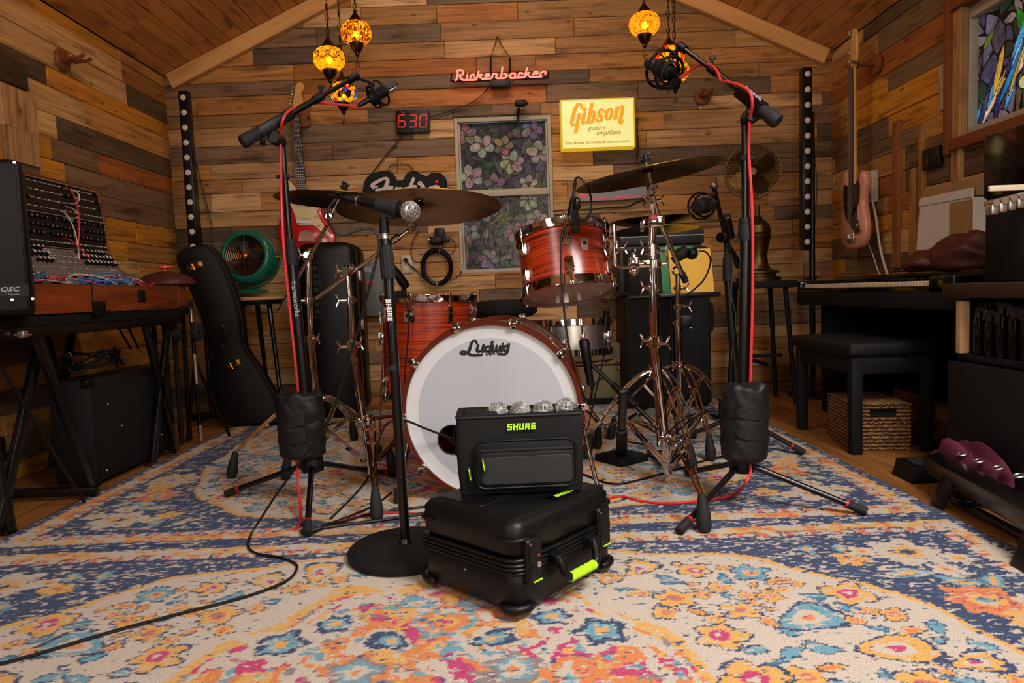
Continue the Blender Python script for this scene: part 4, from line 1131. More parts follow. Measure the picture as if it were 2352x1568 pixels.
# ------------------------------------------------------------------ large condenser microphones in shock mounts
def shock_mount(label, M, Rr, group, arm_to, ribs=8):
    t = thing('shock_mount', label, 'shock mount', M=M, group=group)      # local z along the microphone, towards its head
    mb = MB(M); hw = Rr*.62
    mb.torus((0, 0, -hw*.6), (0, 0, 1), Rr*.86, Rr*.085, 36, 8); mb.torus((0, 0, hw*.6), (0, 0, 1), Rr, Rr*.085, 36, 8)
    for i in range(ribs):
        a = 2*math.pi*i/ribs; ca, sa = math.cos(a), math.sin(a)
        mb.tube([(Rr*.86*ca, Rr*.86*sa, -hw*.6), (Rr*1.03*ca, Rr*1.03*sa, 0), (Rr*ca, Rr*sa, hw*.6)], Rr*.05, 6, 4)
    mb.build('cage', 'black_plastic', t)
    mb = MB(M)
    for i in range(ribs):
        a = 2*math.pi*(i+.5)/ribs; b = a+.35
        for z in (-hw*.5, hw*.5):
            mb.cyl((Rr*.92*math.cos(a), Rr*.92*math.sin(a), z), (Rr*.5*math.cos(b), Rr*.5*math.sin(b), z*.4), Rr*.02, seg=5)
    mb.build('elastic', 'black_rubber', t)
    mb = MB(M); mb.lathe([(Rr*.56, -hw*.9), (Rr*.62, -hw*.85), (Rr*.62, -hw*.3), (Rr*.56, -hw*.25)], seg=30)
    for i in range(24):
        a = 2*math.pi*i/24; mb.box((Rr*.62*math.cos(a), Rr*.62*math.sin(a), -hw*.58), (Rr*.05, Rr*.05, hw*.5), 0, rot=(0, 0, a))
    mb.build('knurled_ring', 'black_rubber', t)
    inv = M.inverted(); q = inv @ Vector(arm_to); d = Vector((q.x, q.y, 0)).normalized()
    mb = MB(M); mb.tube([d*Rr*.98, d*Rr*1.25+Vector((0, 0, q.z*.3)), q], Rr*.11, 8); mb.sphere(q, Rr*.2, 12, 8); mb.build('swivel', 'black_plastic', t)
    return t
def condenser(label, M, r, L0, L1, group, head_mat='satin_steel'):
    t = thing('condenser_microphone', label, 'microphone', M=M, group=group)
    mb = MB(M); mb.lathe([(0, -L0), (r*.62, -L0), (r, -L0+.012), (r, L1*.35), (r*1.08, L1*.4), (0, L1*.4)], seg=24); mb.build('body', 'black_matte', t)
    mb = MB(M); mb.prism(rrect(-r*1.02, -r*.62, r*1.02, r*.62, r*.5), None, L1*.38, L1, .005); hd_ = mb.build('head', 'dark_grey', t)
    mb = MB(M); mb.box((0, -r*.6, L1*.7), (r*1.7, r*.2, L1*.46), .003); mb.build('grille', head_mat, hd_, label='pale grey grille')
    mb = MB(M); mb.lathe([(0, -L0-.055), (.0045, -L0-.055), (.0085, -L0-.03), (.0095, -L0), (0, -L0)], seg=14); mb.build('plug', 'black_plastic', t)
    return t
a, b = at(838, 234, 2.43), at(905, 197, 2.49); ML = align(b-a, a+(b-a)*.42, up=(0, .3, 1))
shock_mount('black shock mount hanging from the tip of the left boom arm', ML, .044, 'shock mounts on the boom arms', at(822, 180, 2.41))
condenser('grey headed condenser microphone in the left boom shock mount', ML, .021, .035, .085, 'condenser microphones over the drums')
a, b = at(1548, 172, 2.30), at(1492, 143, 2.42); MR = align(b-a, a+(b-a)*.32, up=(0, .2, 1))
shock_mount('black shock mount on the right boom arm in front of the lanterns', MR, .060, 'shock mounts on the boom arms', at(1560, 103, 2.31))
condenser('black condenser microphone seen from behind in the right boom shock mount', MR, .028, .03, .10, 'condenser microphones over the drums', 'dark_grey')

# red cables
def cable(label, pts, r, mat, cat='cable', name='cable', seg=8, group=None, n=6):
    mb = MB(); mb.tube(pts, r, seg, n); return solo(mb, name, mat, label, cat, group=group)
pts = [ML @ Vector((0, 0, -.088))]+[at(*q) for q in ((775, 240, 2.39), (735, 236, 2.36), (705, 237, 2.33), (680, 247, 2.25), (660, 258, 2.19), (648, 280, 2.17), (644, 310, 2.20), (645, 360, 2.212), (646, 450, 2.212), (651, 560, 2.20), (664, 700, 2.21), (678, 830, 2.21), (686, 925, 2.222), (684, 1000, 2.222), (682, 1060, 2.205), (684, 1092, 2.16), (687, 1125, 2.13))]+[fl(690, 1180, .02), fl(688, 1203, .004), fl(676, 1216, .004)]
cable('red cable running from the left boom microphone down its stand', pts, .0044, 'red_cable', name='red_cable', group='red microphone cables')
pts = [MR @ Vector((0, 0, -.085))]+[at(*q) for q in ((1590, 158, 2.24), (1612, 148, 2.20), (1634, 150, 2.15), (1648, 165, 2.12), (1656, 184, 2.09), (1672, 188, 2.03), (1700, 196, 1.98), (1722, 212, 1.95), (1728, 240, 1.95), (1722, 280, 1.985), (1720, 350, 2.005), (1726, 450, 2.0), (1729, 560, 2.0), (1728, 700, 2.0), (1724, 850, 2.005), (1722, 912, 2.008), (1722, 1000, 2.005), (1724, 1070, 1.985), (1723, 1088, 1.965), (1710, 1112, 1.955))]+[fl(1685, 1135, .02), fl(1640, 1146, .004), fl(1540, 1156, .004), fl(1470, 1150, .004), fl(1415, 1140, .004), fl(1330, 1170, .004), fl(1200, 1192, .004), fl(1050, 1190, .004), fl(930, 1178, .004), fl(850, 1180, .004), fl(780, 1198, .004)]
cable('red cable running from the right boom microphone down its stand and behind the case', pts, .0044, 'red_cable', name='red_cable', group='red microphone cables')
# ------------------------------------------------------------------ bass drum
BDR = .2925
bc = at(1129, 945, 2.16); yaw = R(5)
TD = align((-math.sin(yaw), -math.cos(yaw), 0), bc, up=(0, 0, 1))      # x right, y up, z towards the camera
bd = thing('bass_drum', 'large bass drum with white front head and black script logo', 'drum', M=TD)
DEP = .36
def hoop(z0, z1, name, mat):
    mb = MB(TD); mb.lathe([(BDR-.016, z0), (BDR-.002, z0), (BDR, z0+.003), (BDR, z1-.003), (BDR-.002, z1), (BDR-.016, z1), (BDR-.016, z0)], seg=96); return mb.build(name, mat, bd)
h = hoop(-.028, .012, 'front_hoop', 'hoop_orange')
MB(TD).lathe([(BDR+.0006, -.016), (BDR+.0014, -.015), (BDR+.0014, -.001), (BDR+.0006, 0)], seg=96).build('inlay', 'hoop_inlay', h)
MB(TD).lathe([(BDR-.0215, .012), (BDR-.014, .0135), (BDR-.0215, .0145)], seg=96).build('inner_ring', 'black_rubber', h) if False else None
h = hoop(-DEP-.045, -DEP-.008, 'rear_hoop', 'hoop_orange')
MB(TD).lathe([(BDR+.0006, -DEP-.034), (BDR+.0014, -DEP-.033), (BDR+.0014, -DEP-.020), (BDR+.0006, -DEP-.019)], seg=96).build('inlay', 'hoop_inlay', h)
MB(TD).lathe([(BDR-.024, -DEP-.012), (BDR-.018, -DEP-.01), (BDR-.018, -.026), (BDR-.024, -.024), (BDR-.024, -DEP-.012)], seg=96).build('shell', 'red_oak', bd)
RI = .236; PORT = (-.130, -.088, .047)
mb = MB(TD); mb.lathe([(RI-.0005, .0005), (BDR-.026, .0005), (BDR-.015, .004)], seg=96); hd_ = mb.build('front_head', 'drum_head_white', bd)
mb = MB(TD); rgb_disc(mb, RI, PORT, None, .0008); mb.build('centre_patch', 'drum_head_grey', hd_, smooth=False, label='grey inner circle of the head')
mb = MB(TD); mb.torus((PORT[0], PORT[1], .001), (0, 0, 1), PORT[2], .0022, 48, 6); mb.build('port_ring', 'black_rubber', hd_)
mb = MB(TD); mb.lathe([(0, -DEP-.004), (BDR-.026, -DEP-.004)], seg=64); mb.build('rear_head', 'leather_red', bd)
mb = MB(TD); mb.box((0, -.18, -DEP/2-.03), (.34, .10, .22), .04); mb.build('damping_pillow', 'brown_leather', bd)
# logo traced on the head plane
TLg = TD @ Matrix.Translation((0, 0, .0012)); zz = zoomed(776, 500, 2.94)
st = [[(938, 846, 13), (932, 832, 13), (915, 830, 13), (903, 846, 15), (893, 880, 18), (882, 903, 17), (862, 917, 14), (838, 918, 12), (829, 909, 11), (843, 901, 11), (870, 908, 13), (900, 924, 15), (935, 927, 13), (972, 924, 12)],
      [(948, 862, 16), (940, 892, 16), (948, 903, 15), (966, 897, 12), (978, 882, 10)], [(985, 860, 16), (975, 898, 16), (982, 904, 12), (990, 898, 8)],
      [(1018, 868, 14), (1002, 874, 14), (999, 892, 14), (1010, 903, 13), (1026, 892, 12), (1030, 874, 12), (1018, 868, 12)], [(1043, 836, 16), (1036, 868, 16), (1028, 904, 15)],
      [(1048, 864, 14), (1046, 896, 14), (1054, 903, 13), (1066, 893, 12), (1072, 868, 13), (1070, 896, 13), (1078, 903, 13), (1090, 892, 12), (1096, 866, 13)],
      [(1112, 864, 15), (1106, 900, 15)], [(1140, 864, 13), (1125, 870, 13), (1122, 888, 13), (1132, 898, 12), (1145, 888, 12), (1148, 868, 12), (1140, 864, 11)], [(1155, 853, 15), (1148, 895, 15), (1138, 914, 14), (1118, 920, 12), (1084, 917, 12)]]
mb = MB()
for s_ in st: mb.ribbon(tr(TLg, zz, s_, 1.2), TLg, 0, .0008, n=6, cap=True)
q = tr(TLg, zz, [(1115, 850, 8)])[0]; mb.prism([(q[0]+.0035*math.cos(i*.6), q[1]+.0035*math.sin(i*.6)) for i in range(10)], TLg, 0, .0008)
q0, q1 = tr(TLg, zz, [(1028, 925), (1060, 924)]); mb.text('USA', frame(TLg @ Vector((q0[0], q0[1], .0)), TLg.to_3x3() @ Vector((1, .01, 0)), TLg.to_3x3() @ Vector((0, 1, 0))), .0135, shear=.3, bold=.0006, depth=.0008, sx=1.25)
mb.build('logo', 'logo_black', hd_, smooth=False, label='black script lettering')
for i in range(10):
    a = R(2+36*i); ca, sa = math.cos(a), math.sin(a); rad = Vector((ca, sa, 0)); tg = Vector((-sa, ca, 0))
    for front in ((True, False) if i in (0, 1, 2, 3, 4, 5, 9) else (True,)):
        zh = .012 if front else -DEP-.045; dz = 1 if front else -1
        mb = MB(TD)
        mb.box((0, .004, 0), (.026, .012, .044), .005, M=frame(rad*(BDR+.002)+Vector((0, 0, zh-.012*dz)), tg, rad))
        mb.box((0, 0, 0), (.024, .024, .009), .003, M=frame(rad*(BDR-.006)+Vector((0, 0, zh+.003*dz)), tg, rad))
        mb.cyl(rad*(BDR+.009)+Vector((0, 0, zh+.006*dz)), rad*(BDR+.009)+Vector((0, 0, zh-.09*dz)), .004, seg=8)
        mb.cyl(rad*(BDR+.009)+Vector((0, 0, zh+.012*dz)), rad*(BDR+.009)+Vector((0, 0, zh+.002*dz)), .009, seg=10)
        mb.build('claw', 'chrome', bd)
    mb = MB(TD); mb.sphere(rad*(BDR-.008)+Vector((0, 0, -DEP/2-.02)), .014, 14, 10, (1, 1, 2.8))
    mb.build('lug', 'chrome', bd)
for sx in (-1, 1):
    a0 = TD @ Vector((sx*(BDR-.01), -.09, -.10)); a1 = Vector((a0.x+sx*.045, a0.y-.10, .012))
    mb = MB(); mb.cyl(a0+Vector((0, 0, .05)), a1, .0075, seg=12); mb.box(a0+Vector((0, 0, .03)), (.03, .03, .05), .006); sp = mb.build('spur', 'chrome', bd)
    mb = MB(); mb.cyl(a1+Vector((0, 0, .035)), a1-Vector((0, 0, .010)), .012, .014, 12); mb.build('rubber_tip', 'black_rubber', sp)

# ------------------------------------------------------------------ wooden toms
def drum(name, label, M, r, dep, nl, phase=0, badge=None, two=True, legs=None, skin='tom_head'):
    t = thing(name, label, 'drum', M=M); hp = r+.009
    MB(M).lathe([(r-.008, .006), (r, .004), (r, dep-.004), (r-.008, dep-.006), (r-.008, .006)], seg=72).build('shell', 'red_oak', t)
    for z0, z1, nm, s in ((dep-.010, dep+.022, 'top_hoop', 1), (-.022, .010, 'bottom_hoop', -1)):
        MB(M).lathe([(hp-.004, z0), (hp, z0+.002), (hp+.001, (z0+z1)/2), (hp+.004, z1-.003 if s > 0 else z0+.004), (hp-.001, z1), (hp-.004, z1), (hp-.005, (z0+z1)/2), (hp-.004, z0)], seg=80).build(nm, 'chrome', t)
    for z, nm in ((dep+.010, 'top_head'), (-.010, 'bottom_head')):
        MB(M).lathe([(0, z), (r-.012, z), (r-.004, z-.004*(1 if z > 0 else -1)), (hp-.003, z-.010*(1 if z > 0 else -1))], seg=72).build(nm, skin, t)
    for i in range(nl):
        a = phase+2*math.pi*i/nl; ca, sa = math.cos(a), math.sin(a); rd = Vector((ca, sa, 0)); tg = Vector((-sa, ca, 0))
        for (zc, s) in (((dep*.74, 1), (dep*.24, -1)) if two else ((dep*.86, 1), (dep*.12, -1))):
            mb = MB(M); hl = min(.052, dep*.17)*(.62 if not two else .8); q = rd*(r+.002); T = frame(q+Vector((0, 0, zc)), tg, Vector((0, 0, 1)))
            # classic waisted lug: three flutes on a tapered base
            pf = [(-.0115, -hl), (.0115, -hl), (.0145, 0), (.0115, hl), (-.0115, hl), (-.0145, 0)]
            pf = smooth_path([(p[0], p[1], 0) for p in pf], 3, True); mb.prism([(p.x, p.y) for p in pf], T, -.004, .010, .004)
            for k in (-1, 0, 1): mb.tube([T @ Vector((k*.0058, -hl*.9, .008)), T @ Vector((k*.0062, 0, .0125)), T @ Vector((k*.0058, hl*.9, .008))], .0034, 6, 4)
            lg = mb.build('lug', 'chrome', t)
            mb = MB(M); e = (dep+.02) if s > 0 else -.018; qx = rd*(hp+.002)
            mb.cyl(qx+Vector((0, 0, zc+s*hl*.7)), qx+Vector((0, 0, e)), .0028, seg=8); mb.box((0, 0, 0), (.013, .014, .008), .002, M=frame(qx+Vector((0, 0, e)), tg, Vector((0, 0, 1)))); mb.cyl(qx+Vector((0, 0, e)), qx+Vector((0, 0, e+s*.010)), .0045, seg=8)
            mb.build('tension_rod', 'chrome', lg)
    if badge is not None:
        ca, sa = math.cos(badge[0]), math.sin(badge[0]); rd = Vector((ca, sa, 0)); tg = Vector((-sa, ca, 0)); T = frame(rd*(r+.0005)+Vector((0, 0, badge[1])), tg, Vector((0, 0, 1)))
        mb = MB(M); mb.prism([(-.014, .020), (.014, .020), (.012, -.006), (.0105, -.022), (-.0105, -.022), (-.012, -.006)], T, 0, .0022, .0006); b = mb.build('badge', 'satin_steel', t, smooth=False)
        mb = MB(M); mb.lathe([(0, 0), (.0062, 0), (.0058, .002), (.004, .0026), (.003, .001), (0, .001)], M=T @ Matrix.Translation((0, .002, .002))) if False else mb.prism([(.006*math.cos(i*.524), .002+.006*math.sin(i*.524)) for i in range(12)], T, .002, .0034); mb.build('vent', 'black_metal', b)
    return t
# rack tom, tipped so that its lower head faces the camera
TC = at(1298, 606, 2.42); tilt = Matrix.Rotation(R(15.5), 4, 'X') @ Matrix.Rotation(R(-4.5), 4, 'Y')
TDEP = .190; RT = .158
MT = Matrix.Translation(TC) @ tilt @ Matrix.Translation((0, 0, -TDEP/2))
# tip the top away from the camera: the rotation about X is negative in this frame
MT = Matrix.Translation(TC) @ Matrix.Rotation(R(-4.0), 4, 'Y') @ Matrix.Rotation(R(-14.5), 4, 'X') @ Matrix.Translation((0, 0, -TDEP/2))
tom = drum('rack_tom', 'red oak rack tom with chrome hoops hung above the bass drum', MT, RT, TDEP, 6, R(-90), (R(-68), TDEP*.60))
MB().text('Ludwig', MT @ Matrix.Translation((.03, -.112, -.0112)) @ Matrix.Rotation(R(180), 4, 'X'), .016, shear=.2, sx=1.4).build('head_print', 'dark_grey', tom, smooth=False)
# floor tom
FC = at(979, 680, 2.95); FR = .198
MF = Matrix.Translation((FC.x, FC.y, FC.z-.405-.01)) @ Matrix.Rotation(R(1.5), 4, 'Y')
ft = drum('floor_tom', 'red oak floor tom on chrome legs standing behind the bass drum', MF, FR, .40, 8, R(-90-14), (R(-110), .335), two=False)
for a in (-150, -30, 90):
    p = MF @ Vector(((FR+.022)*math.cos(R(a)), (FR+.022)*math.sin(R(a)), .26)); b = Vector((p.x+.03*math.cos(R(a)), p.y+.03*math.sin(R(a)), .012))
    mb = MB(); mb.tube([p+Vector((0, 0, .09)), p-Vector((0, 0, .12)), Vector((b.x, b.y, .08)), b+Vector((0, 0, .015))], .0048, 8, 4); mb.box(p-Vector((0, 0, .02)), (.03, .03, .055), .006); lg = mb.build('leg', 'chrome', ft)
    mb = MB(); mb.cyl(b+Vector((0, 0, .04)), b-Vector((0, 0, .010)), .010, .014, 12); mb.build('rubber_foot', 'black_rubber', lg)
# snare behind the rack tom
SC = at(1312, 742, 2.95); MS = Matrix.Translation((SC.x, SC.y, SC.z-.125)) @ Matrix.Rotation(R(-3), 4, 'X')
sn = thing('snare_drum', 'chrome rimmed snare drum on a stand half hidden behind the rack tom', 'drum', M=MS); r = .168
MB(MS).lathe([(r-.006, .0), (r, .002), (r, .125), (r-.006, .127)], seg=64).build('shell', 'satin_steel', sn)
for z in (.112, -.014): MB(MS).lathe([(r+.004, z), (r+.009, z+.002), (r+.008, z+.028), (r+.002, z+.03), (r+.003, z)], seg=64).build('hoop', 'chrome', sn)
MB(MS).lathe([(0, .130), (r-.01, .130), (r+.004, .122)], seg=64).build('head', 'tom_head', sn)
for i in range(8):
    a = R(-90+45*i+10); q = Vector((math.cos(a)*(r+.006), math.sin(a)*(r+.006), 0)); mb = MB(MS); mb.box(q+Vector((0, 0, .062)), (.02, .02, .05), .006); mb.cyl(q+Vector((0, 0, -.01)), q+Vector((0, 0, .14)), .003, seg=8); mb.build('lug', 'chrome', sn)
sst = thing('snare_stand', 'chrome basket stand holding the snare drum', 'drum stand', (SC.x, SC.y, 0))
z0 = SC.z-.145
for a in (100, 220, 340):
    e = Vector((SC.x+.17*math.cos(R(a)), SC.y+.17*math.sin(R(a)), z0+.0)); mb = MB(); mb.tube([Vector((SC.x, SC.y, z0-.03)), e+Vector((0, 0, -.018)), e+Vector((0, 0, .015))], .007, 8, 4); mb.build('basket_arm', 'chrome', sst)
    f = Vector((SC.x+.22*math.cos(R(a+60)), SC.y+.22*math.sin(R(a+60)), .01)); mb = MB(); mb.cyl((SC.x, SC.y, .20), f, .007, seg=8); mb.build('leg', 'chrome', sst)
mb = MB(); mb.cyl((SC.x, SC.y, .05), (SC.x, SC.y, z0-.03), .012, seg=14); mb.build('tube', 'chrome', sst)

# ------------------------------------------------------------------ chrome stands
def wing(mb, p, d, L=.022, w=.0035):
    d = Vector(d).normalized(); s = d.cross(Vector((0, 0, 1))); s = s.normalized() if s.length > .1 else Vector((1, 0, 0)); u = d.cross(s)
    mb.cyl(p, Vector(p)+d*.014, .006, seg=10)
    for k in (-1, 1): mb.tube([Vector(p)+d*.010, Vector(p)+d*.018+u*k*L*.6, Vector(p)+d*.022+u*k*L], w, 6, 4)
def lock(parent, p, ax, r, d=(1, 0, 0)):
    p = Vector(p); ax = Vector(ax).normalized(); mb = MB(); mb.cyl(p-ax*.013, p+ax*.013, r+.005, seg=18, ch=.002); d = (Vector(d)-ax*ax.dot(Vector(d))).normalized()
    mb.cyl(p+d*r*.8, p+d*(r+.018), .0065, seg=10); wing(mb, p+d*(r+.016), d); mb.cyl(p-d*r*.8, p-d*(r+.012), .006, seg=8)
    return mb.build('memory_lock', 'chrome', parent)
def tripod(parent, C, zt, zb, feet, spread=.012, boot=True):
    C = Vector(C); mb = MB(); mb.cyl(C+Vector((0, 0, zt-.016)), C+Vector((0, 0, zt+.016)), .022, seg=18, ch=.003); wing(mb, C+Vector((-.018, -.012, zt)), (-1, -.6, 0)); mb.build('collar', 'chrome', parent); mb = MB(); mb.cyl(C+Vector((0, 0, zb-.012)), C+Vector((0, 0, zb+.012)), .021, seg=18, ch=.003)
    mb.build('collar', 'chrome', parent)
    for f in feet:
        f = Vector((f[0], f[1], .012)); d = f-C; d.z = 0; d.normalize(); s = Vector((-d.y, d.x, 0)); a = C+d*.026+Vector((0, 0, zt)); k = f-d*.02+Vector((0, 0, .085))
        knee = a+(k-a)*.5+Vector((0, 0, .035))
        mb = MB()
        for q in (-1, 1): mb.tube([a+s*q*spread, a+(knee-a)*.4+s*q*spread*1.2+Vector((0, 0, .012)), knee+s*q*spread, k+s*q*.005], .0046, 6, 4)
        lg = mb.build('leg', 'chrome', parent)
        mb = MB(); m_ = C+d*.026+Vector((0, 0, zb))
        for q in (-1, 1): mb.box((0, 0, 0), ((knee-m_).length, .0032, .011), 0, M=frame((knee+m_)/2+s*q*spread*.6, knee-m_, s))
        mb.build('brace', 'chrome', lg)
        if boot:
            ax = (f-k).normalized(); mb = MB(); T = align(ax, k-ax*.004, up=(0, 0, 1) if abs(ax.z) < .9 else (1, 0, 0)); L = (f-k).length+.014
            mb.lathe([(0, 0), (.0095, 0), (.012, .012), (.019, L*.55), (.0205, L*.86), (.015, L), (0, L)], M=T if mb.T is None else None, seg=14); mb.build('rubber_foot', 'black_rubber', lg)
def chrome_stand(label, C, zt, zb, feet, tiers, group='chrome cymbal stands'):
    t = thing('cymbal_stand', label, 'drum stand', (C[0], C[1], 0), group=group); tripod(t, C, zt, zb, feet)
    for i, (p, q, r) in enumerate(tiers):
        mb = MB(); mb.cyl(p, q, r, seg=18); mb.build(('base_tube', 'middle_tube', 'upper_tube', 'top_tube')[i], 'chrome', t)
        if i < len(tiers)-1: lock(t, q, q-p, r, (-1, -.5, 0) if i % 2 else (1, -.6, 0))
    return t
def boom_tilter(t, piv, a, b, r=.0065):
    mb = MB(); mb.sphere(piv, .021, 18, 12); mb.cyl(piv+Vector((0, -.026, 0)), piv+Vector((0, .02, 0)), .013, seg=16); wing(mb, piv+Vector((-.016, -.012, 0)), (-1, -.3, .1), .028, .0045); mb.build('boom_joint', 'chrome', t)
    mb = MB(); mb.cyl(a, b, r, seg=14); d = (Vector(b)-Vector(a)).normalized(); q = Vector(piv); mb.cyl(q-d*.03, q+d*.03, r+.006, seg=14, ch=.002); return mb.build('boom_arm', 'chrome', t)
def cymbal_top(t, tip, nrm, cc):
    nrm = Vector(nrm).normalized(); mb = MB(); mb.sphere(tip, .017, 16, 10); mb.cyl(Vector(tip)+Vector((0, -.02, 0)), Vector(tip)+Vector((0, .012, 0)), .014, seg=16, ch=.002); wing(mb, Vector(tip)+Vector((0, -.012, -.006)), (.3, -1, -.6), .016); mb.cyl(tip, cc-nrm*.002, .0055, seg=10); mb.cyl(cc-nrm*.002, cc+nrm*.045, .003, seg=8); mb.build('tilter', 'chrome', t)
    mb = MB(); mb.cyl(cc-nrm*.016, cc-nrm*.003, .016, .018, 18); mb.cyl(cc+nrm*.016, cc+nrm*.026, .016, seg=18); mb.build('felt', 'black_fabric', t)
    mb = MB(); mb.cyl(cc+nrm*.026, cc+nrm*.045, .010, .007, 12); s = nrm.cross(Vector((0, 1, 0))).normalized(); mb.box((0, 0, 0), (.032, .006, .012), .002, M=frame(cc+nrm*.038, s, Vector((0, 1, 0)))); mb.build('wing_nut', 'black_plastic', t)
def cymbal(name, label, c, nrm, dia, bow=.035):
    r = dia/2; M = align(nrm, c); t = MB(M); th = .0016
    pr = [(.006, .0), (r*.09, -.001), (r*.16, -.007), (r*.20, -.0115), (r*.45, -.017), (r*.75, -.023), (r, -.031)]
    prof = [(a, b) for a, b in pr]+[(r, -.031-th)]+[(a, b-th) for a, b in reversed(pr)]+[(.006, 0)]
    t.lathe(prof, seg=96)
    o = MB(M); o.v = t.v; o.f = t.f
    e = thing(name, label, 'cymbal', M=M); x = o.build('bow', 'cymbal_bronze', e, angle=60); return e
def nrm(lx, ly): return Vector((math.sin(R(lx)), math.sin(R(ly)), 1)).normalized()
# stand B (left, front): carries the big ride
CB = Vector((-.512, 2.37, 0)); jB = at(797, 622, 2.37)
feetB = [fl(866, 1196), (CB.x-.36, CB.y+.16), (CB.x+.26, CB.y+.30)]
tB = chrome_stand('chrome cymbal stand at left whose long boom reaches up to the ride cymbal', CB, at(818, 965, 2.37).z, at(822, 1062, 2.37).z, feetB,
    [(CB+Vector((0, 0, .05)), at(808, 790, 2.37), .0128), (at(808, 790, 2.37), at(804, 690, 2.37), .0105), (at(804, 690, 2.37), jB, .0085)])
lock(tB, at(809, 795, 2.37), (0, 0, 1), .0128, (-1, -.2, 0))
tipB = at(947, 520, 2.33); boom_tilter(tB, jB, at(726, 686, 2.40), at(938, 530, 2.335))
mb = MB(); mb.cyl(at(903, 553, 2.345), at(917, 543, 2.34), .0125, seg=14); mb.build('arm_sleeve', 'chrome', tB)
nB = nrm(-.5, 6.0); cB = at(963, 462, 2.30)
cymbal_top(tB, tipB, cB-tipB, cB)
cymbal('ride_cymbal', 'large bronze ride cymbal behind the vocal microphone, its dark underside showing', cB+nB*.004, nB, .545)
# stand A (left, back): carries the smaller cymbal
CA = Vector((-.815, 2.80, 0)); jA = at(708, 586, 2.80)
feetA = [fl(532, 1098), (CA.x+.34, CA.y-.22), (CA.x+.05, CA.y+.40)]
tA = chrome_stand('chrome cymbal stand at far left behind the sandbag holding the smaller cymbal', CA, at(718, 915, 2.80).z, at(722, 1010, 2.80).z, feetA,
    [(CA+Vector((0, 0, .05)), at(713, 778, 2.80), .0155), (at(713, 778, 2.80), at(709, 690, 2.80), .0128), (at(709, 690, 2.80), jA, .0105)])
tipA = at(758, 498, 2.62); boom_tilter(tA, jA, at(640, 715, 2.90), at(750, 520, 2.64), .0075)
nA = nrm(3.5, 1.0); cA = at(784, 444, 2.62); cymbal_top(tA, tipA, cA-tipA, cA)
cymbal('crash_cymbal', 'bronze crash cymbal at left in front of the red guitar', cA+nA*.004, nA, .49)
# stand C (right): holds the rack tom and the right crash
CC = Vector((.512, 2.27, 0)); jC = at(1497, 516, 2.27)
feetC = [fl(1618, 1222), fl(1372, 1030), fl(1672, 992)]
tC = chrome_stand('heavy chrome stand at right holding the rack tom and the right crash cymbal', CC, at(1505, 1003, 2.27).z+.0, at(1507, 1068, 2.27).z, feetC,
    [(CC+Vector((0, 0, .04)), at(1503, 790, 2.27), .0155), (at(1503, 790, 2.27), at(1501, 660, 2.27), .0138), (at(1501, 660, 2.27), at(1499, 580, 2.27), .0128), (at(1499, 580, 2.27), jC, .0105)])
lock(tC, at(1503, 780, 2.27), (0, 0, 1), .0165, (-1, -.4, 0))
lock(tC, at(1499, 570, 2.27), (0, 0, 1), .013, (-1, -.6, .2))
mb = MB(); T = frame(at(1508, 508, 2.25), (1, 0, .02), (0, 0, 1)); mb.box((0, 0, 0), (.05, .04, .034), .008, M=T); mb.cyl(at(1497, 560, 2.27), at(1499, 525, 2.27), .012, .015, 14); mb.cyl(at(1482, 508, 2.25), at(1476, 508, 2.25), .010, seg=14); mb.build('boom_joint', 'chrome', tC)
mb = MB(); mb.tube([at(1490, 508, 2.25), at(1478, 508, 2.24), at(1476, 525, 2.24)], .007, 8, 4); mb.box(at(1475, 520, 2.24), (.014, .012, .036), .005); mb.build('clamp_lever', 'chrome', tC)
mb = MB(); a, b, c = at(1499, 448, 2.20), at(1515, 508, 2.25), at(1572, 640, 2.36); mb.tube([a, b, c], .0078, 12, smooth=False); mb.cyl(at(1500, 492, 2.23), at(1500, 462, 2.215), .0075, seg=12); ba = mb.build('boom_arm', 'chrome', tC)
mb = MB(); mb.cyl(at(1567, 628, 2.35), at(1575, 646, 2.365), .0115, seg=12); mb.build('end_cap', 'black_rubber', ba)
mb = MB(); mb.cyl(at(1493, 499, 2.232), at(1507, 499, 2.232), .0105, seg=14); mb.build('pink_washer', 'pink_lettering', tC)
mb = MB(); wing(mb, at(1492, 460, 2.20), (-1, -.2, 0), .016); wing(mb, at(1508, 461, 2.20), (1, -.2, 0), .016); mb.build('wing_screws', 'chrome', tC)
tipC = at(1497, 432, 2.18); nC = nrm(-8.5, 0); cC = at(1487, 384, 2.17); cymbal_top(tC, tipC, cC-tipC, cC)
cymbal('crash_cymbal', 'large bronze crash cymbal at right, tilted up above the rack tom', cC+nC*.004, nC, .462)
# L-arm and clamp for the tom
mb = MB(); p = [at(1411, 520, 2.30), at(1413, 600, 2.285), at(1420, 612, 2.28), at(1448, 614, 2.27)]; mb.tube(smooth_path(p, 5), .0066, 12, smooth=False); mb.cyl(at(1410, 516, 2.30), at(1411, 535, 2.30), .0085, .0085, 12); mb.build('tom_arm', 'chrome', tC)
mb = MB(); mb.box(at(1456, 604, 2.265), (.034, .034, .040), .006); mb.cyl(at(1456, 585, 2.265), at(1456, 592, 2.265), .010, seg=14); wing(mb, at(1456, 588, 2.262), (0, -.15, 1), .024, .004); mb.sphere(at(1456, 622, 2.26), .017, 14, 10)
mb.box(at(1480, 606, 2.27), (.055, .030, .026), .008); mb.cyl(at(1503, 596, 2.27), at(1503, 616, 2.27), .022, seg=20, ch=.003); wing(mb, at(1520, 606, 2.262), (1, -.1, 0), .022, .004); mb.build('tom_clamp', 'chrome', tC)
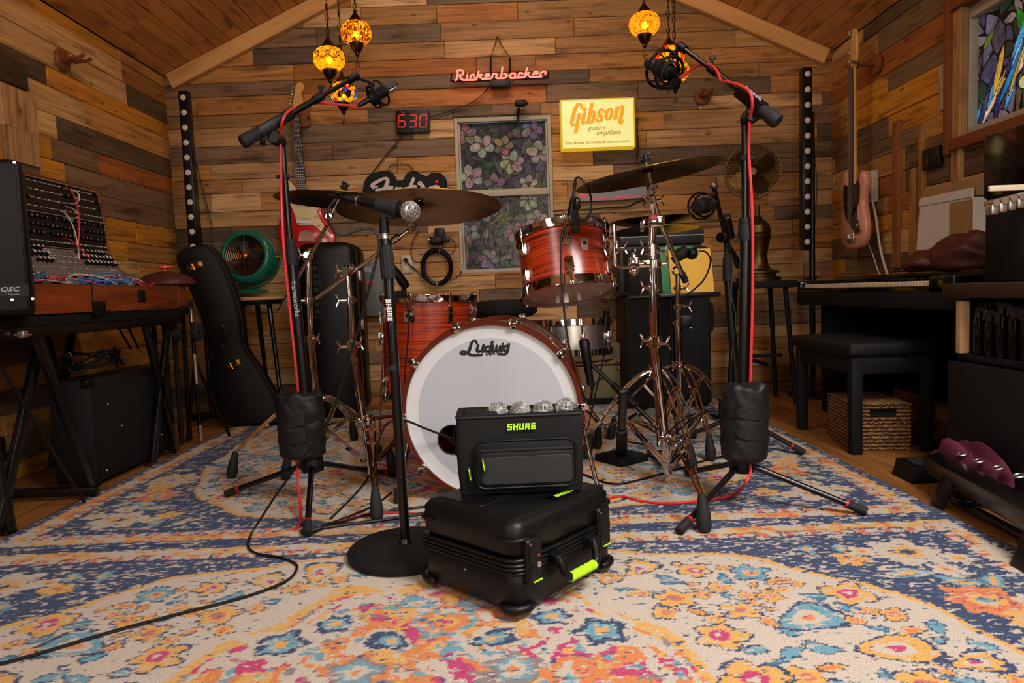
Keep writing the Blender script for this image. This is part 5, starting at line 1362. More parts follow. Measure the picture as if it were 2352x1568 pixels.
mb = MB(); mb.box(at(1415, 568, 2.295), (.016, .030, .045), .006); mb.tube([at(1413, 552, 2.30), at(1398, 545, 2.31), at(1390, 556, 2.32), at(1390, 575, 2.32), at(1398, 590, 2.31), at(1413, 586, 2.30)], .0055, 8, 5); wing(mb, at(1424, 570, 2.28), (1, -.4, .0), .018); mb.build('mount_bracket', 'chrome', tom)
# hi-hat and its stand behind stand C
HC = at(1502, 520, 2.72); ht = thing('hi_hat_stand', 'chrome hi-hat stand with pedal behind the tom stand', 'drum stand', (HC.x, HC.y, 0))
tripod(ht, (HC.x, HC.y, 0), .34, .10, [(HC.x-.30, HC.y-.05), (HC.x+.20, HC.y+.24), (HC.x+.05, HC.y-.32)], .012)
mb = MB(); mb.cyl((HC.x, HC.y, .03), (HC.x, HC.y, .62), .0125, seg=16); mb.cyl((HC.x, HC.y, .62), (HC.x, HC.y, HC.z+.12), .0035, seg=10); mb.cyl((HC.x, HC.y, .60), (HC.x, HC.y, .64), .017, seg=16, ch=.003); mb.build('tube', 'chrome', ht)
mb = MB(); mb.box((HC.x-.0, HC.y-.16, .03), (.10, .26, .010), .003, rot=(R(-10), 0, 0)); mb.box((HC.x, HC.y-.03, .008), (.11, .04, .014), .003); mb.build('pedal', 'black_metal', ht)
mb = MB(); mb.cyl((HC.x, HC.y, HC.z+.03), (HC.x, HC.y, HC.z+.075), .010, seg=12); wing(mb, (HC.x, HC.y-.008, HC.z+.05), (0, -1, 0), .018); mb.build('clutch', 'chrome', ht)
for up, lab in ((1, 'upper hi-hat cymbal behind the heavy chrome tom stand'), (-1, 'lower hi-hat cymbal, turned upwards under its twin')):
    n_ = nrm(-1.5, 2 if up > 0 else 1); n_ = n_*up
    cymbal('hi_hat_cymbal', lab, HC+Vector((0, 0, .012*up+.004)), n_, .345)
# slim chrome stand with a small microphone beside the hi-hat
CD = at(1558, 700, 2.95); CD = Vector((CD.x, CD.y, 0))
tE = thing('cymbal_stand', 'slim chrome stand behind the tom stand carrying the hi-hat microphone', 'drum stand', CD, group='chrome cymbal stands')
tripod(tE, CD, at(1560, 838, 2.95).z, .09, [fl(1660, 962), (CD.x-.30, CD.y+.06), (CD.x+.02, CD.y-.38)])
mb = MB(); mb.cyl(CD+Vector((0, 0, .04)), at(1559, 740, 2.95), .0135, seg=16); mb.build('base_tube', 'chrome', tE)
mb = MB(); mb.cyl(at(1559, 740, 2.95), at(1556, 632, 2.95), .0095, seg=16); mb.torus(at(1555, 622, 2.95), (0, 1, 0), .018, .005, 20, 8); mb.build('upper_tube', 'chrome', tE)
lock(tE, at(1559, 742, 2.95), (0, 0, 1), .0135, (1, -.5, 0)); lock(tE, at(1557, 662, 2.95), (0, 0, 1), .0095, (1, -.5, 0)); lock(tE, at(1560, 705, 2.95), (0, 0, 1), .0135, (1, -.5, 0))
mb = MB(); mb.box(at(1575, 738, 2.93), (.045, .05, .05), .006); mb.build('clamp', 'black_plastic', tE)
# small dark microphone on a gooseneck
hm = thing('hi_hat_microphone', 'small black clip microphone on a gooseneck in front of the yellow book', 'microphone', at(1580, 580, 2.88))
mb = MB(); mb.cyl(at(1545, 598, 2.9), at(1585, 576, 2.87), .016, .012, 14); mb.box(at(1566, 582, 2.88), (.055, .04, .05), .01, rot=(0, R(-25), 0)); mb.sphere(at(1590, 582, 2.87), .026, 14, 10); mb.build('body', 'black_plastic', hm)
mb = MB(); mb.box(at(1598, 585, 2.86), (.018, .012, .035), .003, rot=(0, R(25), 0)); mb.build('grey_tag', 'label_grey', hm)
mb = MB(); mb.tube([at(1565, 570, 2.88), at(1550, 580, 2.9), at(1556, 610, 2.95)], .006, 8); mb.build('mount', 'black_plastic', hm)
cable('thin black cable looping from the hi-hat microphone across the yellow book', [at(*q) for q in ((1598, 578, 2.86), (1620, 578, 2.86), (1632, 600, 2.88), (1618, 640, 2.9), (1590, 668, 2.93), (1562, 690, 2.95), (1558, 720, 2.965), (1562, 800, 2.97), (1568, 870, 2.97))], .0035, 'black_cable', name='microphone_cable')

# ------------------------------------------------------------------ microphones on the drums
def clip_mic(name, label, p0, p1, r, extra=None):
    t = thing(name, label, 'microphone', p0); ax = (p1-p0).normalized(); L = (p1-p0).length
    mb = MB(); mb.lathe([(0, 0), (r*.9, 0), (r, .006), (r, L*.55), (r*.7, L*.6), (r*.62, L), (0, L)], p0, ax, 18); mb.build('body', 'black_plastic', t); return t
a, b = at(1317, 517, 2.285), at(1321, 425, 2.29)
tm = thing('tom_microphone', 'black clip-on microphone on the front rim of the rack tom', 'microphone', a)
mb = MB(); mb.lathe([(0, 0), (.013, 0), (.0145, .012), (.0125, .06), (.010, .085), (.0055, .10), (.0050, .145), (0, .145)], at(1309, 518, 2.30), at(1321, 420, 2.29)-at(1309, 518, 2.30), 16); mb.build('body', 'black_plastic', tm)
mb = MB(); mb.box(at(1322, 522, 2.275), (.026, .03, .034), .005); mb.box(at(1322, 500, 2.28), (.020, .018, .05), .006); mb.sphere(at(1327, 474, 2.28), .0105, 12, 8); mb.torus(at(1323, 462, 2.28), (0, 1, 0), .012, .003, 16, 6); mb.build('rim_clamp', 'black_rubber', tm)
cable('black cable curling from the rack tom microphone down to the rug', [at(*q) for q in ((1321, 426, 2.29), (1322, 411, 2.285), (1332, 409, 2.27), (1347, 425, 2.26), (1357, 455, 2.25), (1355, 490, 2.245), (1340, 508, 2.24), (1318, 511, 2.235), (1298, 522, 2.225), (1290, 545, 2.215), (1289, 620, 2.19), (1293, 680, 2.17), (1301, 760, 2.16), (1320, 850, 2.17), (1352, 930, 2.25))]+[fl(1395, 985, .004), fl(1430, 1010, .004), fl(1480, 1020, .004)], .0036, 'black_cable', name='microphone_cable')
fm = thing('floor_tom_microphone', 'black microphone clipped to the rim of the floor tom', 'microphone', at(925, 672, 2.74))
mb = MB(); mb.lathe([(0, 0), (.015, 0), (.019, .02), (.017, .07), (.012, .1), (0, .1)], at(934, 660, 2.72), at(908, 622, 2.70)-at(934, 660, 2.72), 16); mb.build('body', 'black_plastic', fm)
mb = MB(); mb.box(at(918, 676, 2.745), (.05, .03, .03), .006); mb.box(at(928, 668, 2.73), (.02, .02, .04), .005); mb.build('rim_clamp', 'black_rubber', fm)
cable('black cable hanging from the floor tom microphone in front of the floor tom', [at(*q) for q in ((925, 680, 2.735), (935, 700, 2.728), (938, 740, 2.728), (936, 790, 2.728), (931, 850, 2.728), (930, 930, 2.73))], .0035, 'black_cable', name='microphone_cable')
sm = thing('snare_microphone', 'black microphone clipped at the right edge of the snare drum', 'microphone', at(1388, 735, 2.86))
mb = MB(); mb.cyl(at(1391, 765, 2.86), at(1393, 712, 2.86), .013, seg=14, ch=.002); mb.box(at(1380, 738, 2.86), (.05, .025, .03), .006); mb.build('body', 'black_plastic', sm)
cable('black cable hanging down from the snare microphone', [at(*q) for q in ((1393, 765, 2.86), (1390, 800, 2.84), (1378, 860, 2.82), (1362, 930, 2.82))]+[fl(1350, 985, .004)], .0035, 'black_cable', name='microphone_cable')
cable('black cable entering the port hole of the bass drum', [TD @ Vector((PORT[0]+.03, PORT[1]-.02, -.06)), TD @ Vector((PORT[0]-.0, PORT[1]+.005, .004)), at(975, 983, 2.10), at(945, 970, 2.08), at(918, 965, 2.07), at(880, 985, 2.1)]+[fl(850, 1085, .03), fl(820, 1130, .004), fl(760, 1190, .004)], .0036, 'black_cable', name='microphone_cable')
# short boom stand by the bass drum
KC = fl(1428, 1058); ks = thing('short_boom_stand', 'short black boom stand with a flat weighted base right of the bass drum', 'microphone stand', KC)
mb = MB(); mb.box(KC+Vector((0, 0, .014)), (.15, .15, .028), .006, rot=(0, 0, R(35))); mb.build('weighted_base', 'black_matte', ks)
mb = MB(); mb.cyl(KC+Vector((0, 0, .026)), at(1428, 985, 2.44), .022, .020, 16); mb.cyl(at(1428, 985, 2.44), at(1432, 905, 2.44), .0155, seg=14); mb.build('tube', 'black_rubber', ks)
mb = MB(); mb.cyl(at(1500, 970, 2.40), at(1360, 838, 2.55), .008, seg=12); mb.cyl(at(1460, 932, 2.43), at(1408, 882, 2.50), .016, .013, 12); mb.box(at(1432, 903, 2.46), (.04, .03, .03), .006); mb.build('boom_arm', 'black_metal', ks)
km = thing('dark_vocal_microphone', 'black stick microphone on the short boom stand under the rack tom', 'microphone', at(1352, 840, 2.56))
mb = MB(); mb.lathe([(0, 0), (.013, 0), (.014, .03), (.019, .12), (.020, .17), (.014, .178), (0, .178)], at(1357, 885, 2.56), at(1339, 768, 2.56)-at(1357, 885, 2.56), 18); mb.build('body', 'black_plastic', km)
mb = MB(); mb.tube([at(1357, 885, 2.56), at(1360, 905, 2.555), at(1356, 918, 2.55), at(1366, 882, 2.53), at(1392, 865, 2.52)], .0035, 8); mb.build('cable', 'black_cable', km)
# throne
th = thing('drum_throne', 'black round drum throne peeking over the bass drum', 'stool', at(1155, 705, 3.35)-Vector((0, 0, at(1155, 705, 3.35).z)))
c = at(1158, 705, 3.35); mb = MB(); mb.lathe([(0, -.05), (.13, -.05), (.16, -.03), (.165, 0), (.15, .028), (.10, .036), (0, .036)], c, (0, 0, 1), 40); mb.build('seat', 'black_fabric', th)
mb = MB(); mb.cyl((c.x, c.y, .12), (c.x, c.y, c.z-.05), .016, seg=14); mb.build('post', 'chrome', th)
for a in (30, 150, 270):
    mb = MB(); mb.cyl((c.x, c.y, .30), (c.x+.26*math.cos(R(a)), c.y+.26*math.sin(R(a)), .012), .009, seg=10); mb.build('leg', 'chrome', th)
# loose cables on the rug
cable('thick black cable bundle on the rug from the left boom stand towards the case', [fl(*q, .006) for q in ((690, 1222), (740, 1212), (800, 1203), (870, 1195), (950, 1182), (1040, 1170), (1140, 1162))], .005, 'black_cable', name='floor_cable')
cable('second black cable beside the bundle, ending at the hard case', [fl(*q, .005) for q in ((705, 1230), (760, 1206), (850, 1180), (930, 1168), (1040, 1158), (1160, 1150))], .004, 'black_cable', name='floor_cable')
cable('black cable curving from the bass drum spur to the left bundle', [fl(*q, .004) for q in ((900, 1130), (860, 1160), (800, 1186), (745, 1205), (700, 1214))], .0036, 'black_cable', name='floor_cable')
cable('black cable curving over the rug right of the hard case to the right sandbag', [fl(*q, .004) for q in ((1330, 1085), (1400, 1110), (1450, 1106), (1500, 1093), (1560, 1076), (1610, 1060), (1660, 1048))], .004, 'black_cable', name='floor_cable')
# ------------------------------------------------------------------ along the back wall
YW = YB-.012                       # face of the boards
def wallplane(y): return Matrix(((1, 0, 0, 0), (0, 0, -1, y), (0, 1, 0, 0), (0, 0, 0, 1)))
def led_bar(label, p_top, p_bot, pole, n, lx):
    t = thing('led_bar', label, 'light', (p_bot.x, p_bot.y, 0), group='upright LED bars in the back corners')
    d = (p_bot-p_top); L = d.length; T = frame((p_top+p_bot)/2, Vector((1, 0, 0)), -d); T = frame((p_top+p_bot)/2, Vector((0, -1, 0)).cross(d)*1, -d)
    mb = MB(); mb.box((0, 0, 0), (.054, L, .05), .003, M=T); mb.build('housing', 'black_metal', t)
    zz_ = T.col[2].to_3d(); s = 1 if zz_.y < 0 else -1
    for i in range(n):
        f = (i+.45)/n; c = p_top+d*f+zz_*s*.026; mb = MB(); mb.lathe([(0, .004), (.011, .004), (.0165, .001), (.0165, -.004)], c, zz_*s, 20); ln = mb.build('lens', 'lens_white', t)
    mb = MB(); a, b = pole; mb.cyl(a, Vector((b.x, b.y, .02)), .017, seg=14); mb.box(b+Vector((-.01, 0, .02)), (.07, .03, .02), .003); mb.build('stand_pole', 'black_metal', t)
    mb = MB(); mb.lathe([(0, -.01), (.14, -.01), (.14, .006), (.02, .014), (0, .014)], (b.x, b.y, .0), (0, 0, 1), 32); mb.build('stand_base', 'black_metal', t)
    return t
a, b = at(424, 211, 4.05), at(449, 585, 4.05)
led_bar('upright black LED bar with round lenses in the left back corner', a, b, (at(440, 330, 4.09), at(462, 575, 4.09)), 11, 0)
a, b = at(1851, 157, 3.95), at(1850, 575, 3.95)
led_bar('upright black LED bar with round lenses in the right back corner', a, b, (at(1864, 260, 4.0), at(1865, 645, 4.0)), 12, 0)
cable('thin black cord hanging beside the left LED bar', [at(*q) for q in ((452, 375, YW-.01), (462, 420, YW-.01), (475, 470, YW-.01), (488, 530, YW-.01), (492, 600, YW-.01))], .0035, 'black_cable', name='wall_cable')
cable('black cord hanging behind the right LED bar', [at(*q) for q in ((1868, 330, 4.02), (1876, 420, 4.02), (1872, 500, 4.02), (1868, 560, 4.03))], .0035, 'black_cable', name='wall_cable')

# red offset guitar on the back wall
TG = wallplane(YW-.03)
zz = zoomed(620, 380, 4.9); z7 = zoomed(540, 150, 6.19)
gt = thing('electric_guitar', 'red electric guitar with cream pickguard hanging on the back wall', 'guitar', M=Matrix.Translation(at(700, 560, YW-.05)))
body = smooth_path([(x, y, 0) for x, y in tr(TG, zz, [(215, 158), (262, 205), (320, 238), (380, 262), (438, 268), (475, 296), (560, 275), (618, 298), (640, 350), (622, 425), (600, 500), (612, 570), (660, 660), (728, 760), (748, 850), (735, 935), (690, 1010), (570, 1060), (430, 1075), (290, 1050), (180, 965), (118, 840), (105, 720), (128, 610), (178, 510), (196, 420), (172, 330), (140, 240), (150, 175)])], 4, True)
mb = MB(); mb.prism([(p.x, p.y) for p in body], TG, -.012, .028, .007); mb.build('body', 'guitar_red', gt, angle=60)
pg = smooth_path([(x, y, 0) for x, y in tr(TG, zz, [(216, 172), (300, 246), (322, 300), (430, 300), (520, 290), (600, 310), (628, 350), (590, 420), (556, 470), (546, 530), (602, 650), (690, 770), (680, 792), (610, 764), (530, 690), (470, 674), (342, 676), (310, 600), (262, 470), (226, 400), (222, 290)])], 3, True)
mb = MB(); mb.prism([(p.x, p.y) for p in pg], TG, .028, .031); pgo = mb.build('pickguard', 'guitar_cream', gt, smooth=False)
def quad(mb, T, z, pts, z0, z1): mb.prism(tr(T, z, pts), T, z0, z1)
mb = MB(); quad(mb, TG, zz, [(318, 420), (470, 440), (468, 478), (314, 458)], .031, .037); mb.build('neck_pickup', 'guitar_cream', pgo)
mb = MB(); quad(mb, TG, zz, [(312, 540), (480, 560), (478, 608), (308, 590)], .031, .037); mb.build('bridge_pickup', 'guitar_cream', pgo)
mb = MB(); quad(mb, TG, zz, [(322, 625), (478, 635), (476, 660), (320, 652)], .031, .042); mb.build('bridge', 'satin_steel', gt)
mb = MB(); P_ = tr(TG, zz, [(345, 800), (360, 750), (420, 732), (480, 750), (498, 800), (495, 850), (340, 852)]); mb.prism(P_, TG, .028, .033); mb.build('tailpiece', 'chrome', gt)
for q in ((540, 575), (568, 668), (650, 752)):
    c = tr(TG, zz, [q])[0]; mb = MB(); mb.prism([(c[0]+.010*math.cos(i*.45), c[1]+.010*math.sin(i*.45)) for i in range(14)], TG, .031, .043, .003); mb.build('knob', 'guitar_cream', gt)
nk = tr(TG, z7, [(836, 700), (930, 692)])+tr(TG, zz, [(428, 300), (326, 302)])
mb = MB(); mb.prism(nk, TG, .018, .036, .003); mb.build('fretboard', 'rosewood', gt)
mb = MB()
for i in range(20):
    f = (1-2**(-(i+1)/12))/.71
    if f > 1: break
    l = Vector(nk[0]).lerp(Vector(nk[3]), f); r_ = Vector(nk[1]).lerp(Vector(nk[2]), f); mb = MB(); mb.ribbon([(l.x, l.y), (r_.x, r_.y)], TG, .0355, .0372, w=.0022, smooth=False); mb.build('fret', 'satin_steel', gt, smooth=False)
hs = tr(TG, z7, [(822, 610), (838, 520), (858, 400), (872, 310), (895, 268), (930, 255), (970, 268), (994, 310), (985, 350), (955, 400), (955, 450), (978, 540), (985, 580), (950, 640), (930, 700), (836, 700)])
mb = MB(); mb.prism([(p.x, p.y) for p in smooth_path([(x, y, 0) for x, y in hs], 3, True)], TG, .004, .020, .002); mb.build('headstock', 'maple', gt)
for i in range(6):
    c = tr(TG, z7, [(852-10*i*.9, 320+46*i)])[0]; mb = MB(); mb.cyl(TG @ Vector((c[0]+.012, c[1], .01)), TG @ Vector((c[0]-.006, c[1], .01)), .0022, seg=6); mb.box((c[0]-.009, c[1], .01), (.008, .012, .008), .002, M=TG); mb.build('tuning_peg', 'satin_steel', gt)
mb = MB()
for k in range(6):
    f = (k+.5)/6; l = Vector(nk[0]).lerp(Vector(nk[1]), f); e = Vector(tr(TG, zz, [(325, 640)])[0]).lerp(Vector(tr(TG, zz, [(475, 648)])[0]), f); mb.cyl(TG @ Vector((l.x, l.y, .039)), TG @ Vector((e.x, e.y, .043)), .0006, seg=5)
mb.build('strings', 'satin_steel', gt)
c = at(700, 270, YW); mb = MB(); mb.prism(rrect(-.035, -.06, .035, .06, .02), Matrix.Translation(c) @ wallplane(0) , 0, .02, .004)
for sx in (-.03, .03): mb.cyl(c+Vector((sx, -.015, -.01)), c+Vector((sx*1.1, -.075, -.004)), .007, seg=10)
solo(mb, 'guitar_hanger', 'peg_wood', 'wooden wall hanger holding the neck of the red guitar', 'hanger')
# empty wooden hangers
def hanger(label, o, n):
    n = Vector(n); T = align(n, o, up=(0, 0, 1)); mb = MB(T); mb.lathe([(0, 0), (.05, 0), (.052, .006), (.046, .018), (0, .022)], seg=32); t = thing('wall_hanger', label, 'hanger', o, group='empty wooden guitar hangers'); mb.build('disc', 'peg_wood', t)
    mb = MB(T); mb.cyl((0, 0, .015), (0, 0, .045), .018, .014, 12); mb.box((0, 0, .05), (.07, .022, .02), .006); mb.build('neck_block', 'peg_wood', t)
    for s in (-1, 1):
        mb = MB(T); mb.tube([(s*.027, 0, .05), (s*.027, 0, .10), (s*.027, .012, .125)], .0085, 10, 4); mb.build('prong', 'peg_wood', t)
hanger('empty wooden guitar hanger on the back wall right of the yellow lit sign', at(1613, 222, YW), (.0, -1, 0))
hanger('empty wooden guitar hanger high on the left wall', atx(140, 138, XL-.003), (1, 0, 0))

# ------------------------------------------------------------------ signs
TS_ = wallplane(YW-.07); z4 = zoomed(1270, 210, 10.452)
p00, p11 = onplane(TS_, 1290, 344.5), onplane(TS_, 1457, 222.5)
c0, c1 = onplane(TS_, 1286, 229), onplane(TS_, 1460, 338)
x0, x1, y0, y1 = (c0[0]+p00[0])/2, (c1[0]+p11[0])/2, (p00[1]+c1[1])/2, (c0[1]+p11[1])/2
sg = thing('lightbox_sign', 'glowing yellow lightbox sign with orange script right of the window', 'sign', M=Matrix.Translation(TS_ @ Vector(((x0+x1)/2, y0, 0))))
mb = MB(); mb.box(((x0+x1)/2, (y0+y1)/2, -.035), (x1-x0, y1-y0, .07), .004, M=TS_); mb.build('box', 'lit_edge', sg)
e = .0085; mb = MB(); mb.box(((x0+x1)/2, (y0+y1)/2, .0005), (x1-x0-2*e, y1-y0-2*e, .004), .001, M=TS_); fc = mb.build('face', 'lit_yellow', sg, label='glowing pale yellow face')
Tt = TS_ @ Matrix.Translation((0, 0, .0026))
ST = [[(688, 425, 45), (690, 350, 58), (655, 312, 46), (600, 315, 60), (545, 390, 72), (505, 520, 80), (462, 690, 82), (452, 770, 75), (480, 812, 48), (545, 792, 26)],
      [(580, 545, 18), (668, 530, 18)], [(632, 545, 72), (592, 740, 78), (545, 1002, 80)], [(515, 1000, 18), (580, 992, 16)],
      [(722, 530, 18), (800, 510, 18)], [(755, 520, 78), (718, 690, 80), (720, 765, 56), (758, 775, 24), (782, 715, 12)],
      [(888, 295, 16), (975, 275, 16)], [(934, 285, 74), (890, 540, 78), (835, 775, 70)], [(925, 500, 22), (980, 490, 52), (995, 560, 76), (955, 700, 74), (905, 745, 40), (840, 760, 24)],
      [(1205, 515, 40), (1212, 450, 34), (1150, 440, 36), (1100, 490, 62), (1115, 560, 78), (1165, 630, 78), (1150, 705, 56), (1090, 720, 36), (1058, 665, 44), (1042, 740, 14)],
      [(1352, 425, 34), (1300, 480, 66), (1275, 580, 74), (1290, 660, 52), (1335, 670, 34), (1392, 610, 66), (1418, 510, 74), (1400, 440, 52), (1352, 425, 34)],
      [(1500, 385, 18), (1585, 362, 18)], [(1552, 378, 78), (1500, 655, 78)], [(1450, 665, 14), (1552, 645, 14)], [(1560, 460, 20), (1612, 382, 40), (1668, 372, 62), (1672, 450, 76), (1612, 700, 78), (1615, 762, 50), (1660, 765, 26), (1692, 670, 12)]]
mbb = MB(); mba = MB()
for s_ in ST:
    q = tr(Tt, z4, s_); mbb.ribbon(q, Tt, 0, .0014, n=6, cap=False); mba.ribbon([(a[0], a[1], a[2]+.0022) for a in q], Tt, -.001, .0008, n=6)
c = tr(Tt, z4, [(770, 435)])[0]
mbb.prism([(c[0]+.0102*math.cos(i*.42), c[1]+.0102*math.sin(i*.42)) for i in range(15)], Tt, 0, .0014); mba.prism([(c[0]+.012*math.cos(i*.42), c[1]+.012*math.sin(i*.42)) for i in range(15)], Tt, -.001, .0008)
mba.build('lettering_edge', 'lit_brown', fc, smooth=False); mbb.build('lettering', 'lit_orange', fc, smooth=False, label='orange script lettering')
mb = MB(); EX, EY = TS_.to_3x3() @ Vector((1, .0, 0)), Vector((0, 0, 1))
for txt, pq, sz, sh, sx in (('guitars', (1048, 905), .038, .35, 1.0), ('amplifiers', (1330, 1020), .038, .35, 1.0), ('the finest in fretted instruments', (1085, 1230), .024, 0, 1.25)):
    q = tr(Tt, z4, [pq])[0]; mb.text(txt, Matrix.Translation(Tt @ Vector((q[0], q[1]-.004, 0))) @ wallplane(0), sz, shear=sh, depth=.0012, sx=sx, bold=.0003)
mb.build('small_lettering', 'lit_brown', fc, smooth=False)
cable('black cord running down the wall from the yellow lit sign', [at(*q) for q in ((1463, 270, YW-.01), (1463, 300, YW-.012), (1465, 340, YW-.01), (1461, 375, YW-.01))], .005, 'black_cable', name='wall_cable')
# neon script
TN = wallplane(YW-.075); zr = zoomed(1020, 70, 6.816)
ns = thing('neon_sign', 'red neon script sign hanging on a chain high on the back wall', 'sign', M=Matrix.Translation(at(1148, 185, YW-.05)))
NS = [[(165, 780), (190, 772), (200, 740), (215, 645)], [(188, 632), (275, 624), (296, 645), (296, 680), (275, 694), (222, 702)], [(240, 706), (268, 750), (300, 773), (485, 771), (508, 752), (520, 710), (543, 630)],
      [(352, 752), (362, 690)], [(366, 672), (368, 664)], [(408, 752), (418, 706), (436, 692), (468, 690), (484, 700)], [(478, 728), (474, 742)],
      [(524, 722), (560, 692), (588, 692), (600, 704)], [(552, 708), (586, 748), (612, 757), (728, 750), (748, 735), (764, 686), (784, 676), (816, 680), (824, 696), (816, 732), (832, 748), (884, 746)],
      [(642, 736), (658, 690), (676, 682), (708, 686), (712, 704), (690, 716), (664, 714)], [(888, 742), (902, 660), (914, 570)], [(886, 745), (945, 744), (972, 722), (972, 690), (952, 678), (926, 680)], [(968, 704), (990, 706), (1012, 698)],
      [(1032, 734), (1046, 682), (1066, 670), (1106, 672), (1114, 690), (1106, 726)], [(1036, 740), (1060, 744), (1240, 734), (1264, 716), (1300, 582)], [(1158, 722), (1172, 676), (1188, 666), (1222, 668), (1236, 680)],
      [(1278, 700), (1316, 664), (1342, 664)], [(1310, 690), (1340, 720), (1368, 729), (1536, 720)], [(1392, 702), (1408, 652), (1426, 642), (1462, 644), (1468, 662), (1446, 676), (1420, 676)], [(1502, 706), (1520, 648)], [(1518, 664), (1546, 642), (1580, 642), (1590, 656), (1582, 688)]]
mb = MB()
for s_ in NS: mb.tube([TN @ Vector((q[0], q[1], .0)) for q in tr(TN, zr, s_)], .0052, 8, 5)
mb.build('glass_tube', 'neon', ns, label='glowing red tube script')
mb = MB()
x0, z0_ = onplane(TN, 1126, 197); x1, z1_ = onplane(TN, 1173, 182)
mb.box(((x0+x1)/2, (z0_+z1_)/2, -.03), (x1-x0, z1_-z0_+.01, .05), .004, M=TN); mb.build('transformer', 'black_plastic', ns)
mb = MB()
for px in (1127, 1171):
    mb.cyl(at(px, 132, YW-.05), at(px, 186, YW-.05), .006, seg=8)
mb.tube([at(1035, 186, YW-.045), at(1125, 184, YW-.04), at(1260, 178, YW-.045)], .008, 8, smooth=False)
for px in (1035, 1068, 1092, 1115, 1148, 1186, 1222, 1258): mb.cyl(at(px, 186-(px-1035)*.03, YW-.045), at(px+3, 168-(px-1035)*.03, YW-.075), .0045, seg=8)
mb.build('support_frame', 'black_metal', ns)
def chain(mb, pts, link=.016, r=.0016):
    P = smooth_path(pts, 10); acc = 0; last = P[0]; k = 0
    for a, b in zip(P, P[1:]):
        acc += (b-a).length
        if acc >= link:
            d = (b-last).normalized(); u = Vector((0, 1, 0)) if k % 2 else d.cross(Vector((0, 1, 0))).normalized(); s = u.cross(d).normalized() if k % 2 else Vector((0, 1, 0))
            s = d.cross(u).normalized(); c = (b+last)/2; T = Matrix((d, u, s)).transposed().to_4x4(); T.translation = c
            mb.tube([T @ Vector((link*.68*math.cos(i*.785), link*.32*math.sin(i*.785), 0)) for i in range(8)], r, 5, closed=True, smooth=False)
            last = b; acc = 0; k += 1
mb = MB(); chain(mb, [at(1128, 131, YW-.045), at(1136, 105, YW-.03), at(1143, 86, YW-.014), at(1152, 105, YW-.03), at(1170, 130, YW-.045)], .014, .0016); mb.cyl(at(1143, 84, YW+.01), at(1143, 84, YW-.03), .003, seg=8); mb.build('chain', 'dark_bronze', ns)
cable('black cord looping from the neon sign down to the red digit display', [at(*q) for q in ((1124, 198, YW-.03), (1110, 215, YW-.01), (1095, 228, YW-.012), (1075, 240, YW-.012), (1040, 252, YW-.01), (1010, 262, YW-.008), (984, 269, YW-.012))], .0035, 'black_cable', name='wall_cable')
# digit display
TDp = wallplane(YW-.035); x0, y1 = onplane(TDp, 908, 254); x1, y0 = onplane(TDp, 987, 303)
ck = thing('digit_display', 'black wall display showing 63.0 in red digits', 'display', M=Matrix.Translation(TDp @ Vector(((x0+x1)/2, y0, 0))))
mb = MB(); mb.box(((x0+x1)/2, (y0+y1)/2, -.016), (x1-x0, y1-y0, .034), .003, M=TDp); mb.build('case', 'black_plastic', ck)
SEG = {'6': 'afgedc', '3': 'abgcd', '0': 'abcdef'}; SP = {'a': ((0, 1), (1, 1)), 'b': ((1, 1), (1, .5)), 'c': ((1, .5), (1, 0)), 'd': ((0, 0), (1, 0)), 'e': ((0, .5), (0, 0)), 'f': ((0, 1), (0, .5)), 'g': ((0, .5), (1, .5))}
mb = MB(); zd = zoomed(820, 240, 6.817)
for ch, cx in (('6', 702), ('3', 876), ('0', 1036)):
    a = tr(TDp, zd, [(cx-48, 356)])[0]; b = tr(TDp, zd, [(cx+46, 162)])[0]
    for s_ in SEG[ch]:
        (u0_, v0_), (u1_, v1_) = SP[s_]; sl = .10*(b[1]-a[1])
        P0 = (a[0]+u0_*(b[0]-a[0])+sl*(v0_-.5), a[1]+v0_*(b[1]-a[1])); P1 = (a[0]+u1_*(b[0]-a[0])+sl*(v1_-.5), a[1]+v1_*(b[1]-a[1]))
        k = .07; P0_, P1_ = (P0[0]+(P1[0]-P0[0])*k, P0[1]+(P1[1]-P0[1])*k), (P1[0]-(P1[0]-P0[0])*k, P1[1]-(P1[1]-P0[1])*k)
        mb.ribbon([P0_, P1_], TDp, .0005, .002, w=.0062, smooth=False)
q = tr(TDp, zd, [(936, 348)])[0]; mb.box((q[0], q[1], .001), (.006, .006, .002), M=TDp)
mb.build('digits', 'led_red', ck, smooth=False, label='glowing red digits')
mb = MB()
for (px, py, w_, h_) in ((684, 116, .030, .0035), (718, 132, .018, .003), (926, 408, .012, .004), (966, 406, .005, .004), (1002, 403, .005, .004), (1038, 403, .005, .004), (1092, 393, .005, .004), (1102, 354, .008, .004)):
    q = tr(TDp, zd, [(px, py)])[0]; mb.box((q[0], q[1], .001), (w_*.55, h_*.7, .001), M=TDp)
mb.build('print', 'label_grey', ck, smooth=False)
cable('black cord dropping from the red digit display to the dark scripted sign', [at(*q) for q in ((927, 303, YW-.01), (920, 316, YW-.01), (905, 335, YW-.01), (880, 365, YW-.01), (862, 388, YW-.012), (853, 400, YW-.015))], .004, 'black_cable', name='wall_cable')
